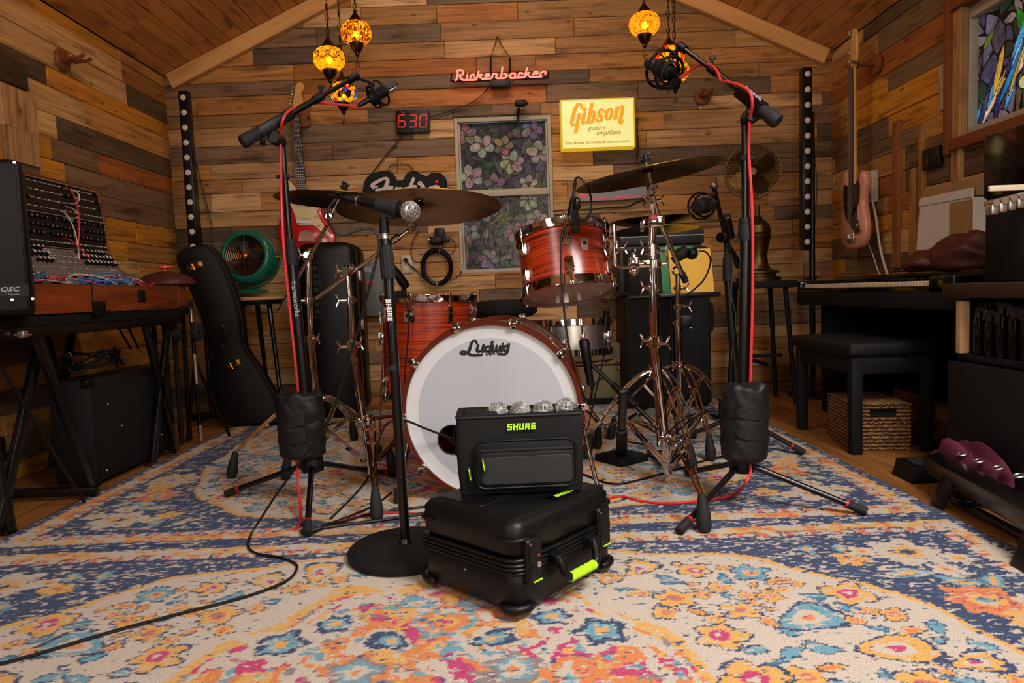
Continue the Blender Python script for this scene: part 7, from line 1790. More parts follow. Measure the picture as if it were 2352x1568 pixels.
mb = MB(); mb.cyl(at(1672, 645, 2.78), at(1670, 590, 2.78), .021, .017, 16); mb.cyl(at(1670, 595, 2.78), p_j, .011, seg=12); mb.build('grip_clutch', 'black_rubber', rb)
mb = MB(); mb.cyl(p_j, at(1640, 430, 2.62), .009, seg=12); mb.cyl(p_j, at(1698, 610, 2.86), .009, .017, 12); mb.cyl(at(1678, 545, 2.76), at(1667, 495, 2.70), .019, seg=12, ch=.004); mb.cyl(at(1655, 545, 2.74), at(1668, 545, 2.77), .022, seg=18, ch=.003); mb.box(at(1640, 428, 2.62), (.03, .02, .02), .004, rot=(0, R(35), 0)); mb.build('boom_arm', 'black_metal', rb)
Mx = align(Vector((-.6, -.8, -.15)), at(1614, 472, 2.62)); shock_mount('black round shock mount hanging from the thinner right boom stand', Mx, .050, 'shock mounts on the boom arms', at(1640, 450, 2.62))
mb = MB(Mx); mb.lathe([(0, -.06), (.024, -.06), (.028, -.04), (.028, .05), (.02, .06), (0, .06)], seg=20); solo(mb, 'side_microphone', 'black_matte', 'black microphone inside the shock mount on the thinner right boom stand', 'microphone')
cable('black cable draped down the thinner right boom stand', [at(*q) for q in ((1655, 505, 2.66), (1676, 560, 2.75), (1682, 620, 2.765), (1680, 680, 2.765), (1690, 730, 2.76), (1682, 800, 2.765), (1678, 880, 2.765))], .004, 'black_cable', name='microphone_cable')
# ------------------------------------------------------------------ left wall: long table with speaker and modular synthesizer
XT = -1.50
ZT = at(250, 700, 2.5); ZT = .655
tb = thing('folding_table', 'long black table on crossed legs along the left wall', 'table', (-1.75, 2.5, 0))
mb = MB(); mb.box((-1.76, 2.50, ZT-.018), (.50, 1.36, .034), .004); mb.build('tabletop', 'black_matte', tb)
mb = MB(); mb.box((XT-.03, 2.50, ZT-.052), (.03, 1.30, .034), .003); mb.box((-1.98, 2.50, ZT-.052), (.03, 1.30, .034), .003); mb.build('frame', 'black_metal', tb)
XL_ = XT-.04
def xbar(a, b, X, wd=.034, name='leg'):
    p, q = atx(*a, X), atx(*b, X); q.z = max(q.z, .002) if q.z > -.02 else .002
    mb = MB(); mb.box((0, 0, 0), ((q-p).length, wd*.55, wd), .003, M=frame((p+q)/2, q-p, Vector((1, 0, 0)))); return mb.build(name, 'black_metal', tb)
def leg2(p, q, w_=.034):
    p, q = Vector(p), Vector(q); mb = MB(); mb.box((0, 0, 0), ((q-p).length, .020, w_), .003, M=frame((p+q)/2, q-p, Vector((1, 0, 0)))); return mb.build('leg', 'black_metal', tb)
p, q = atx(80, 715, XT-.03), atx(194, 1128, XT-.05)
leg2((XT-.035, p.y, ZT-.05), (XT-.035, q.y+.02, .012)); leg2((XT-.065, atx(138, 715, XT).y, ZT-.05), (XT-.065, atx(36, 1130, XT).y, .012))
for y0, y1 in ((2.86, 3.04), (3.06, 2.84)): leg2((-1.96, y0-.7, ZT-.05), (-1.96, y1-.7, .012)); leg2((XT-.034, y0, ZT-.05), (XT-.034, y1, .012)); leg2((-1.96, y0, ZT-.05), (-1.96, y1, .012))
mb = MB(); mb.box((-1.75, 2.40, .022), (.50, .03, .03), .003); mb.build('foot_rail', 'black_metal', tb)
for (a, b) in (((0, 840, 1.9), (205, 1170, 2.36)), ((245, 705, 2.7), (300, 800, 2.95)), ((270, 700, 2.8), (318, 800, 3.0))):
    mb = MB(); mb.cyl(at(*a), at(*b), .005, seg=8); mb.build('brace_rod', 'black_metal', tb)
mb = MB(); mb.cyl(at(-40, 769, 2.05), at(74, 767, 2.10), .006, seg=10); mb.build('chrome_rod', 'chrome', tb)
mb = MB(); mb.box(at(52, 767, 2.085), (.022, .022, .022), .003); mb.build('rod_clamp', 'satin_steel', tb)
# black leg and low shelf of the near stand
ns_ = thing('keyboard_stand', 'black steel stand leg with a glossy foot at the left edge by the rug', 'stand', fl(18, 1222))
mb = MB(); p = fl(20, 1220); mb.cyl((p.x, p.y, .0), (p.x-.03, p.y-.02, .60), .017, seg=14); mb.build('post', 'black_metal', ns_)
mb = MB(); mb.cyl((p.x, p.y, -.006), (p.x-.004, p.y, .10), .022, .019, 16); mb.build('foot', 'black_gloss', ns_)
mb = MB(); mb.box((p.x-.32, p.y+.05, .20), (.5, .30, .02), .003); mb.box((p.x-.28, p.y+.1, .235), (.3, .2, .05), .01); mb.build('low_shelf', 'black_matte', ns_)
# loudspeaker
SPY = 1.97; xr = at(62, 530, SPY).x; zb, zt = ZT+.004, at(42, 366, SPY).z
sp = thing('loudspeaker', 'black loudspeaker standing on the near end of the left table', 'loudspeaker', (xr-.17, SPY+.12, zb))
MSp = Matrix.Translation((xr, SPY, zb)) @ Matrix.Rotation(R(33), 4, 'Z')     # toed in towards the room; origin at its right front edge
hS = zt-zb
mb = MB(MSp); mb.box((-.17, .10, hS/2), (.34, .19, hS), .016, seg=3); mb.build('cabinet', 'black_plastic', sp)
mb = MB(MSp); mb.box((-.17, -.003, hS/2), (.315, .010, hS-.03), .004); gr = mb.build('grille', 'black_tolex', sp)
TQ = MSp @ Matrix(((1, 0, 0, 0), (0, 0, -1, -.009), (0, 1, 0, 0), (0, 0, 0, 1))); q = onplane(TQ, 22, 667)
mb = MB(); mb.prism(rrect(q[0]-.032, q[1]-.017, q[0]+.045, q[1]+.016, .003), TQ, 0, .0015); pl = mb.build('badge', 'black_rubber', gr)
mb = MB(); mb.text('QSC', TQ @ Matrix.Translation((q[0], q[1]-.002, .0017)), .017, shear=.25, bold=.0004, depth=.0006, sx=1.3); mb.text('Powered', TQ @ Matrix.Translation((q[0]+.008, q[1]-.013, .0017)), .007, depth=.0006); mb.build('logo', 'label_grey', pl, smooth=False)
for (px, py) in ((33, 373), (75, 686), (28, 688)):
    q = onplane(TQ, px, py); mb = MB(); mb.prism([(q[0]+.004*math.cos(i*.7), q[1]+.004*math.sin(i*.7)) for i in range(9)], TQ, -.012, .001); mb.build('screw', 'satin_steel', sp)

# modular synthesizer in a curved wooden case facing the room
SY0, SY1 = 2.16, 3.10
sy = thing('modular_synthesizer', 'wooden cased modular synthesizer with patch cables on the left table', 'synthesizer', (-1.75, (SY0+SY1)/2, ZT))
ZB = ZT+.003
prof = [(-1.985, ZB), (XT+.0, ZB), (XT+.0, ZB+.098), (XT-.03, ZB+.104), (-1.585, ZB+.105), (-1.66, ZB+.115), (-1.72, ZB+.15), (-1.775, ZB+.215), (-1.80, ZB+.30), (-1.80, ZB+.40), (-1.815, ZB+.515), (-1.835, ZB+.545), (-1.985, ZB+.545)]
Tp_ = Matrix(((1, 0, 0, 0), (0, 0, 1, 0), (0, 1, 0, 0), (0, 0, 0, 1)))   # (x, z) profile extruded along y
for y in (SY0, SY1-.016):
    mb = MB(); mb.prism([(a, b) for a, b in prof], Tp_, y, y+.016, .002); mb.build('cheek', 'cherry_wood', sy)
mb = MB(); mb.box((XT-.009, (SY0+SY1)/2, ZB+.049), (.018, SY1-SY0-.033, .098), .002); mb.build('front_board', 'cherry_wood', sy)
mb = MB(); mb.box((-1.91, (SY0+SY1)/2, ZB+.536), (.15, SY1-SY0-.033, .018), .003); mb.box((-1.977, (SY0+SY1)/2, ZB+.27), (.014, SY1-SY0-.033, .51), .001); mb.build('top_board', 'cherry_wood', sy)
mb = MB(); mb.box((-1.60, (SY0+SY1)/2, ZB+.03), (.19, SY1-SY0-.033, .01), 0); mb.build('tray', 'black_matte', sy)
ya, yb_ = SY0+.018, SY1-.018
def panel(p, q, mat, name, n):
    p3 = Vector((p[0], 0, p[1])); q3 = Vector((q[0], 0, q[1])); v = (q3-p3); L = v.length; v.normalize(); nn = Vector((v.z, 0, -v.x)); nn = nn if nn.x > 0 else -nn
    T = Matrix((Vector((0, 1, 0)), v, Vector((0, 1, 0)).cross(v))).transposed().to_4x4(); T.translation = Vector((p[0], ya, p[1])); s = 1 if T.col[2].to_3d().dot(nn) > 0 else -1
    w_ = (yb_-ya)
    x = 0; k = 0
    rs_ = np.random.RandomState(n); ds = []
    while x < w_-.02:
        mw = min(rs_.choice([.05, .07, .10, .14]), w_-x); mb = MB(T); mb.box((x+mw/2, L/2, -s*.004), (mw-.0012, L-.004, .008), .0006); ds.append((x, mw, mb.build(name, mat, sy, smooth=False))); x += mw
    return T, L, s, ds, rs_
def knobbed(T, L, s, ds, rs_, silver=False):
    for (x, mw, par) in ds:
        kb = MB(T); jk = MB(T); cp_ = MB(T)
        nx = max(1, int(mw/.024)); ny = max(3, int(L/.030))
        jacks = rs_.rand() < .45
        for i in range(nx):
            for j in range(ny):
                cx, cy = x+(i+.5)*mw/nx, (j+.6)*L/ny
                if jacks or cy < L*.36:
                    for dx in (-.005, .005):
                        jk.lathe([(0, s*.004), (.0034, s*.004), (.0034, 0), (.0038, 0)], M=T @ Matrix.Translation((cx+dx, cy, 0)), seg=8) if False else jk.box((cx+dx, cy, s*.002), (.0062, .0062, .005), .0012, seg=1)
                elif rs_.rand() < .85:
                    r = rs_.choice([.006, .0085])
                    hh = .018 if silver else .012
                    for lay, (rr, h0, h1) in enumerate(((r, 0, hh), )):
                        c = [(cx+rr*math.cos(q*.785), cy+rr*math.sin(q*.785)) for q in range(8)]
                        kb.prism(c, None, min(s*h0, s*h1), max(s*h0, s*h1))
                    cp_.box((cx, cy, s*(hh+.0006)), (r*.9 if not silver else r*1.5, r*.9 if not silver else r*1.5, .001), 0)
        for m_, nm, mt in ((kb, 'knobs', 'black_plastic'), (jk, 'jacks', 'satin_steel'), (cp_, 'knob_caps', 'satin_steel' if not silver else 'knob_white')):
            if m_.v: m_.build(nm, mt, par)['kind'] = 'stuff'
for (p, q, mt, nm, sd, slv) in (((-1.800, ZB+.392), (-1.825, ZB+.525), 'module_black', 'module', 1, False), ((-1.795, ZB+.262), (-1.800, ZB+.386), 'module_black', 'module', 2, False), ((-1.70, ZB+.135), (-1.793, ZB+.256), 'module_silver', 'module', 3, True), ((-1.575, ZB+.082), (-1.695, ZB+.130), 'module_silver', 'module', 6, True)):
    a = panel(p, q, mt, nm, sd); knobbed(*a, silver=slv)
for z, x in ((ZB+.389, -1.797), (ZB+.527, -1.822), (ZB+.259, -1.793)):
    mb = MB(); mb.box((x, (SY0+SY1)/2, z), (.006, yb_-ya, .004)); mb.build('rail', 'satin_steel', sy)
mb = MB(); yh = atx(208, 640, XT).y
mb.box((XT+.001, yh, ZB+.05), (.003, .004, .10)); mb.build('hinge_line', 'old_brass', sy)
mb = MB(); mb.box((XT+.004, yh+.03, ZB+.012), (.014, .07, .05), .003); mb.build('corner_guard', 'black_plastic', sy)
mb = MB(); mb.box((XT+.002, atx(323, 660, XT).y, ZB+.055), (.004, .05, .05), .002); mb.build('recessed_plate', 'black_metal', sy)
# patch cables
rs = np.random.RandomState(8)
def patch(lab, col, n, seed, region, grp):
    r_ = np.random.RandomState(seed)
    for k in range(n):
        y = r_.uniform(*region); L = r_.uniform(.12, .30); h = r_.uniform(.03, .075); x = r_.uniform(-1.66, -1.56); z = ZB+.085
        y2 = min(max(y+r_.choice([-1, 1])*L, SY0+.05), SY1-.06); pts = [Vector((x-.06, y, z+.03)), Vector((x-.04, y+(y2-y)*.1, z+h*.9)), Vector((x+r_.uniform(-.02, .05), y+(y2-y)*.4, z+h*r_.uniform(.5, 1))), Vector((x+r_.uniform(0, .06), (y+y2)/2+r_.uniform(-.05, .05), z+.01+.03*r_.rand())), Vector((x+.03, y2-(y2-y)*.15, z+.03)), Vector((x-.03, y2, z+.02))]
        mb = MB(); mb.tube(pts, .0026, 6, 6); solo(mb, 'patch_cable', col, lab, 'cable', group=grp)
patch('blue patch cable tangled in the tray of the modular synthesizer', 'blue_cable', 16, 4, (2.35, 2.95), 'blue patch cables')
patch('red patch cable among the blue ones in the synthesizer tray', 'red_cable', 6, 5, (2.4, 3.0), 'red patch cables')
patch('pale patch cable among the blue ones in the synthesizer tray', 'white_cable', 5, 6, (2.4, 3.0), 'pale patch cables')
for lab, col, q in (('red patch cable hanging in a long loop down the synthesizer panel', 'red_cable', ((142, 430, 2.86), (165, 440, 2.80), (178, 475, 2.76), (182, 520, 2.76), (180, 570, 2.72), (185, 600, 2.68))),
                    ('pale patch cable looping on the upper right of the synthesizer panel', 'white_cable', ((142, 432, 2.86), (175, 440, 2.80), (182, 455, 2.79), (172, 468, 2.80), (142, 464, 2.86))),
                    ('pale patch cable looping across the middle of the synthesizer panel', 'white_cable', ((140, 470, 2.86), (168, 480, 2.80), (181, 495, 2.78), (165, 502, 2.79), (135, 499, 2.85))),
                    ('long pale patch cable drooping over the lower synthesizer panel', 'white_cable', ((125, 479, 2.83), (150, 490, 2.78), (168, 520, 2.75), (178, 560, 2.72), (182, 595, 2.68))),
                    ('red patch cable from the lower panel curving into the tray', 'red_cable', ((130, 548, 2.80), (160, 550, 2.75), (185, 572, 2.70), (205, 592, 2.66)))):
    mb = MB(); mb.tube([at(*p) for p in q], .0026, 6, 6); solo(mb, 'patch_cable', col, lab, 'cable')
# dark domed lamp with ribbed wooden body at the far end of the table
dc = Vector((at(380, 645, 3.32).x, 3.32, ZT))
st_ = thing('small_stand', 'small black stand carrying the domed lamp at the far end of the left table', 'stand', (dc.x, dc.y, 0))
mb = MB(); mb.lathe([(0, ZT-.03), (.10, ZT-.03), (.10, ZT-.003), (0, ZT-.003)], (dc.x, dc.y, 0), (0, 0, 1), 28); mb.build('top', 'black_matte', st_)
for a in (45, 135, 225, 315):
    mb = MB(); mb.cyl((dc.x+.07*math.cos(R(a)), dc.y+.07*math.sin(R(a)), ZT-.03), (dc.x+.06*math.cos(R(a)), dc.y+.06*math.sin(R(a)), 0), .011, seg=10); mb.build('leg', 'black_matte', st_)
dl = thing('domed_lamp', 'dark domed table lamp with an orange knob beside the guitar case', 'lamp', dc)
vs = [(0, 0)]; mb = MB(); n = 48; ring = []
for (z, r_) in ((0, .085), (.115, .080)):
    for i in range(n): a = 2*math.pi*i/n; q = r_*(1+.03*(1 if i % 2 else -1)); ring.append((dc.x+q*math.cos(a), dc.y+q*math.sin(a), dc.z+z))
mb.add(ring, [(i, (i+1) % n, n+(i+1) % n, n+i) for i in range(n)]+[tuple(range(n-1, -1, -1)), tuple(range(n, 2*n))]); mb.build('ribbed_body', 'cherry_wood', dl)
mb = MB(); mb.lathe([(0, .112), (.115, .112), (.135, .118), (.125, .140), (.085, .165), (.03, .180), (0, .181)], dc, (0, 0, 1), 40); mb.build('dome', 'leather_red', dl)
mb = MB(); mb.lathe([(0, .178), (.012, .178), (.012, .19), (.034, .196), (.034, .206), (.015, .212), (0, .213)], dc, (0, 0, 1), 24); mb.build('knob', 'orange_knob', dl)
mb = MB(); mb.cyl(dc+Vector((-.01, -.075, .05)), dc+Vector((-.01, -.075, .115)), .02, seg=14); mb.build('metal_band', 'chrome', dl)
# black cabinet and cables under the table
cbn = thing('bass_cabinet', 'black speaker cabinet under the left table', 'amplifier', (-1.65, 2.82, 0))
x0, x1, y0, y1, zt = -1.73, -1.575, 2.52, 3.12, .405
mb = MB(); mb.box(((x0+x1)/2, (y0+y1)/2, zt/2+.008), (x1-x0, y1-y0, zt-.016), .008); mb.build('cabinet', 'black_tolex', cbn)
mb = MB(); mb.box((x1+.001, (y0+y1)/2, zt/2), (.006, y1-y0-.05, zt-.06), .002); mb.build('grille_cloth', 'black_fabric', cbn)
for yy in (y0+.008, y1-.008):
    for zz2 in (.02, zt-.012):
        mb = MB(); mb.box((x1-.012, yy, zz2), (.034, .03, .034), .006); mb.build('corner_guard', 'black_gloss', cbn)
for yy, zz2 in ((2.62, .30), (2.70, .2), (3.06, .16), (3.0, .1), (2.58, .05)):
    mb = MB(); mb.sphere((x1+.004, yy, zz2), .004, 8, 6); mb.build('screw', 'satin_steel', cbn)
rs = np.random.RandomState(14); pc = Vector((-1.66, 2.70, zt+.014)); pts = []
for i in range(34):
    a = i*.78+rs.uniform(-.3, .3); rr = .10+.05*rs.rand(); pts.append(pc+Vector((rr*.6*math.cos(a), rr*1.25*math.sin(a), .006+.045*rs.rand()+(.05 if i % 3 == 0 else 0))))
mb = MB(); mb.tube(pts, .0048, 7, 5); solo(mb, 'cable_pile', 'black_cable', 'tangled pile of black cable lying on the cabinet under the left table', 'cable')
# headphones on a slim stand
hp = fl(462, 1016); hs_ = thing('headphone_stand', 'slim black pole stand with silver sections left of the guitar case', 'stand', hp)
tp = at(437, 690, 3.26)
mb = MB(); mb.cyl(hp+Vector((0, 0, .004)), tp, .0095, seg=12); mb.build('pole', 'black_metal', hs_)
for a, b in (((439, 705), (443, 738)), ((452, 810), (458, 880)), ((467, 975), (471, 1012))):
    f0, f1 = (a[1]-690)/(1016-690), (b[1]-690)/(1016-690); mb = MB(); mb.cyl(tp.lerp(hp, f0), tp.lerp(hp, f1), .0105, seg=12); mb.build('silver_section', 'satin_steel', hs_)
for d in ((-.09, .05), (.09, .12)):
    mb = MB(); mb.cyl(tp.lerp(hp, .42), hp+Vector((d[0], d[1], .004)), .008, seg=10); mb.build('rear_leg', 'black_metal', hs_)
hc_ = at(432, 762, 3.22); hd2 = thing('headphones', 'black headphones hanging on the slim pole stand', 'headphones', hc_)
mb = MB(); mb.tube([hc_+Vector((.062*math.cos(R(a)), -.01+.02*math.cos(R(a)), .085*math.sin(R(a))+.035)) for a in range(-20, 201, 20)], .006, 8); mb.build('headband', 'black_plastic', hd2)
for s in (-1, 1):
    mb = MB(); mb.lathe([(0, -.016), (.030, -.016), (.038, -.006), (.036, .012), (.02, .018), (0, .018)], hc_+Vector((s*.042, -.012+s*.015, -.005)), (s, -.35, 0), 24); mb.build('ear_cup', 'black_rubber', hd2)
# ------------------------------------------------------------------ right wall
# pink bass hanging flat on the wall (plane of constant x; u runs towards the camera, v up)
XB = 1.885; TBs = Matrix(((0, 0, -1, XB), (-1, 0, 0, 0), (0, 1, 0, 0), (0, 0, 0, 1)))
bs = thing('bass_guitar', 'pink bass guitar with a long neck hanging on the right wall', 'guitar', M=Matrix.Translation((XB, 3.75, .80)))
zc = zoomed(1552, 0, 2.94); zc2 = zoomed(1552, 500, 2.94)
def bx(pts, z): return tr(TBs, z, pts)
yb0 = 3.72
def loc(u, v): return (-(yb0)+u, v)
vb = atx(1972, 571, XB).z; vt = atx(1985, 386, XB).z; Hh = vt-vb
ol = [(-.02, 0), (.08, .005), (.135, .05), (.152, .12), (.135, .20), (.118, .26), (.135, .32), (.150, .38), (.135, .43), (.105, .445), (.075, .42), (.05, .38), (-.03, .38), (-.055, .43), (-.09, .47), (-.125, .46), (-.145, .40), (-.135, .32), (-.125, .25), (-.15, .17), (-.155, .09), (-.12, .025)]
P = smooth_path([(*loc(a*.84, vb+b*Hh/.46), 0) for a, b in ol], 4, True)
mb = MB(); mb.prism([(p.x, p.y) for p in P], TBs, -.02, .024, .010); mb.build('body', 'guitar_pink', bs, angle=60)
pgd = [(-.06, .38), (.05, .38), (.075, .40), (.10, .36), (.095, .28), (.06, .22), (.085, .12), (.06, .08), (-.02, .14), (-.08, .20), (-.11, .30), (-.10, .39)]
P = smooth_path([(*loc(a*.84, vb+b*Hh/.46), 0) for a, b in pgd], 3, True)
mb = MB(); mb.prism([(p.x, p.y) for p in P], TBs, .024, .0265); pgo = mb.build('pickguard', 'old_brass', bs, smooth=False, label='worn brownish pickguard')
for dv in (-.014, .014):
    q = loc(-.01+dv, vb+.22*Hh/.46); mb = MB(); mb.box((q[0], q[1]+dv, .031), (.05, .028, .01), .003, M=TBs); mb.build('pickup', 'black_plastic', pgo)
q = loc(-.0, vb+.065*Hh/.46); mb = MB(); mb.box((q[0], q[1], .031), (.075, .045, .012), .003, M=TBs); mb.build('bridge', 'chrome', bs)
for k in range(3):
    q = loc(.075+.012*k, vb+(.17-.035*k)*Hh/.46); mb = MB(); mb.cyl(TBs @ Vector((q[0], q[1], .026)), TBs @ Vector((q[0], q[1], .042)), .009, seg=14); mb.build('knob', 'chrome', bs)
vn = atx(1958, 160, XB).z; vh = atx(1958, 158, XB).z; vhd = atx(1970, 64, XB).z
n0, n1 = loc(-.026, vb+.37*Hh/.46), loc(.026, vb+.37*Hh/.46); m0, m1 = loc(-.019, vn), loc(.019, vn)
mb = MB(); mb.prism([n0, n1, m1, m0], TBs, .008, .024, .004); mb.build('neck', 'maple', bs)
mb = MB(); mb.prism([n0, n1, m1, m0], TBs, .0245, .031, .002); mb.build('fretboard', 'rosewood', bs)
hh = [(-.019, vn), (.019, vn), (.032, vn+.04), (.040, vn+.12), (.034, vhd-.03), (.012, vhd), (-.012, vhd-.01), (-.022, vhd-.06), (-.024, vn+.05)]
P = smooth_path([(*loc(a, b), 0) for a, b in hh], 3, True); mb = MB(); mb.prism([(p.x, p.y) for p in P], TBs, .004, .018, .002); mb.build('headstock', 'maple', bs)
for k in range(4):
    q = loc(-.034, vn+.045+.05*k); mb = MB(); mb.cyl(TBs @ Vector((q[0]+.02, q[1], .01)), TBs @ Vector((q[0]-.012, q[1], .01)), .004, seg=8); mb.box((q[0]-.016, q[1], .01), (.012, .022, .012), .003, M=TBs); mb.build('tuning_peg', 'satin_steel', bs)
mb = MB()
for k in range(4):
    a = loc(-.013+.0087*k, vn); b = loc(-.018+.012*k, vb+.065*Hh/.46); mb.cyl(TBs @ Vector((a[0], a[1], .034)), TBs @ Vector((b[0], b[1], .040)), .0009, seg=5)
mb.build('strings', 'satin_steel', bs)
o = Vector((XR-.004, yb0, vn+.012)); mb = MB(); mb.lathe([(0, 0), (.055, 0), (.055, .014), (.045, .02), (0, .02)], o, (-1, 0, 0), 28); mb.box(o+Vector((-.065, 0, 0)), (.10, .022, .022), .004); mb.box(o+Vector((-.10, 0, .0)), (.022, .085, .022), .004)
for s in (-1, 1): mb.cyl(o+Vector((-.10, s*.034, 0)), o+Vector((-.155, s*.036, .006)), .008, seg=10)
solo(mb, 'guitar_hanger', 'peg_wood', 'wooden hanger on the right wall holding the neck of the pink bass', 'hanger')
# power strip and cords
ps = thing('power_strip', 'white power strip fixed upright on the right wall beside the pink bass', 'power strip', atx(2005, 470, XR-.03))
a, b = atx(2004, 465, XR-.022), atx(2004, 392, XR-.022); mb = MB(); mb.box((a+b)/2, (.04, .055, (b-a).length), .006); mb.build('strip', 'outlet_plate', ps)
for k in range(3):
    mb = MB(); mb.box(a+(b-a)*(.2+.28*k)+Vector((-.022, 0, 0)), (.004, .03, .03), .001); mb.build('socket', 'dark_inside', ps)
cable('thick white cord hanging from the power strip down behind the piano', [atx(*q) for q in ((2004, 462, XR-.05), (2012, 500, XR-.05), (2016, 530, XR-.05), (2022, 570, XR-.05), (2032, 610, XR-.05), (2042, 638, XR-.06))], .006, 'white_cable', name='white_cord')
cable('thin white cord curling down to the piano top', [atx(*q) for q in ((1994, 560, XR-.06), (2003, 580, XR-.06), (2010, 600, XR-.06), (2020, 628, XR-.07), (2040, 634, XR-.08), (2060, 634, XR-.08))], .003, 'white_cable', name='white_cord')
cable('black cord hanging below the pink bass', [atx(*q) for q in ((1974, 572, XR-.05), (1970, 600, XR-.05), (1970, 640, XR-.05))], .0035, 'black_cable', name='wall_cable')
bp = thing('socket_panel', 'small dark socket panel on the right wall below the coloured window', 'panel', atx(2140, 395, XR-.02)); p, q = atx(2122, 392, XR-.012), atx(2162, 332, XR-.012)
mb = MB(); mb.box((p+q)/2, (.02, abs(p.y-q.y), abs(q.z-p.z)), .003); mb.build('plate', 'black_metal', bp)
for f in (.3, .7):
    mb = MB(); c = p.lerp(q, f); mb.box(Vector((XR-.024, c.y, (p.z+q.z)/2-.01)), (.006, .03, .035), .003); mb.build('jack', 'old_brass', bp)
# digital piano along the right wall
PX0, PX1, PY0, PY1 = 1.475, 1.97, 2.28, 3.52
zk = .648; pn = thing('digital_piano', 'black digital piano along the right wall', 'piano', ((PX0+PX1)/2, (PY0+PY1)/2, 0))
mb = MB(); mb.box(((PX0+PX1)/2, (PY0+PY1)/2, zk-.062), (PX1-PX0, PY1-PY0, .07), .006); mb.build('key_bed', 'black_matte', pn)
mb = MB(); mb.box((PX0+.012, (PY0+PY1)/2, zk-.028), (.024, PY1-PY0-.01, .034), .006); mb.build('key_slip', 'black_gloss', pn)
for y0, y1, nm in ((PY0, PY0+.14, 'near_cheek'), (PY1-.04, PY1, 'far_cheek')):
    mb = MB(); mb.box((PX0+.10, (y0+y1)/2, zk-.010), (.20, y1-y0, .068), .012); mb.build('cheek', 'black_gloss', pn)
mb = MB(); mb.box((PX0+.345, (PY0+PY1)/2, zk+.012), (.30, PY1-PY0, .055), .008); mb.build('top_cover', 'black_gloss', pn)
n = 52; ky0, ky1 = PY0+.145, PY1-.045; wk = (ky1-ky0)/n
for i in range(n):
    mb = MB(); mb.box((PX0+.09, ky0+(i+.5)*wk, zk-.004), (.135, wk-.0012, .020), .0015, seg=1); mb.build('white_key', 'ivory_keys', pn, smooth=False)
for i in range(n-1):
    if i % 7 in (0, 1, 3, 4, 5):
        mb = MB(); mb.box((PX0+.13, ky0+(i+1)*wk, zk+.010), (.08, wk*.55, .012), .002, seg=1); mb.build('black_key', 'black_gloss', pn, smooth=False)
for y in (PY0+.03, PY1-.03):
    mb = MB(); mb.box((PX1-.20, y, (zk-.10)/2), (.36, .03, zk-.10), .004); mb.build('side_panel', 'black_matte', pn)
mb = MB(); mb.box((PX1-.10, (PY0+PY1)/2, .34), (.02, PY1-PY0-.08, .42), .003); mb.build('back_panel', 'black_matte', pn)
# bench and wicker basket
BX0, BX1, BY0, BY1, BZ_ = 1.30, 1.62, 2.60, 3.12, .40
bn = thing('piano_bench', 'black padded piano bench standing in front of the piano', 'bench', ((BX0+BX1)/2, (BY0+BY1)/2, 0))
mb = MB(); mb.box(((BX0+BX1)/2, (BY0+BY1)/2, BZ_+.0), (BX1-BX0+.03, BY1-BY0+.03, .055), .018, seg=3); mb.build('seat', 'black_tolex', bn)
mb = MB(); mb.box(((BX0+BX1)/2, (BY0+BY1)/2, BZ_-.06), (BX1-BX0-.01, BY1-BY0-.01, .07), .003); mb.build('apron', 'black_matte', bn)
for x in (BX0+.02, BX1-.02):
    for y in (BY0+.02, BY1-.02):
        mb = MB(); mb.box((x, y, (BZ_-.03)/2-.004), (.042, .042, BZ_-.024), .004); mb.build('leg', 'black_matte', bn)
pA, pB, pC = fl(1988, 1036, -.008), fl(2132, 1033, -.008), fl(1879, 1008, -.008)
pA = Vector((1.335, 2.665, -.008)); d1 = Vector((.985, -.12, 0)).normalized(); d2 = Vector((.12, .985, 0)).normalized(); bw, bdp, bh = .215, .30, .188
MBk = frame(pA+d1*bw/2+d2*bdp/2, d1, d2); bk = thing('wicker_basket', 'woven wicker basket with a lid under the piano bench', 'basket', M=MBk)
mb = MB(MBk)
hx0, hx1, hz0, hz1 = -.045, .055, bh-.055, bh-.022
y = -bdp/2
for (a, b, c, d) in ((-bw/2, 0, hx0, bh-.012), (hx1, 0, bw/2, bh-.012), (hx0, 0, hx1, hz0), (hx0, hz1, hx1, bh-.012)):
    mb.box(((a+c)/2, y+.006, (b+d)/2), (c-a, .012, d-b))
mb.box((-bw/2+.006, 0, (bh-.012)/2), (.012, bdp-.001, bh-.012)); mb.box((bw/2-.006, 0, (bh-.012)/2), (.012, bdp-.001, bh-.012)); mb.box((0, bdp/2-.006, (bh-.012)/2), (bw, .012, bh-.012)); mb.box((0, 0, .006), (bw-.02, bdp-.02, .012))
mb.build('body', 'wicker', bk, smooth=False)
mb = MB(MBk); mb.box((0, 0, bh-.006), (bw+.004, bdp+.004, .012), .004); mb.build('lid', 'wicker', bk)
mb = MB(MBk); mb.box(((hx0+hx1)/2, y+.03, (hz0+hz1)/2), (hx1-hx0, .02, hz1-hz0)); mb.build('hole_shade_block', 'dark_inside', bk, smooth=False)  # dark block standing in for the shade inside the handle hole
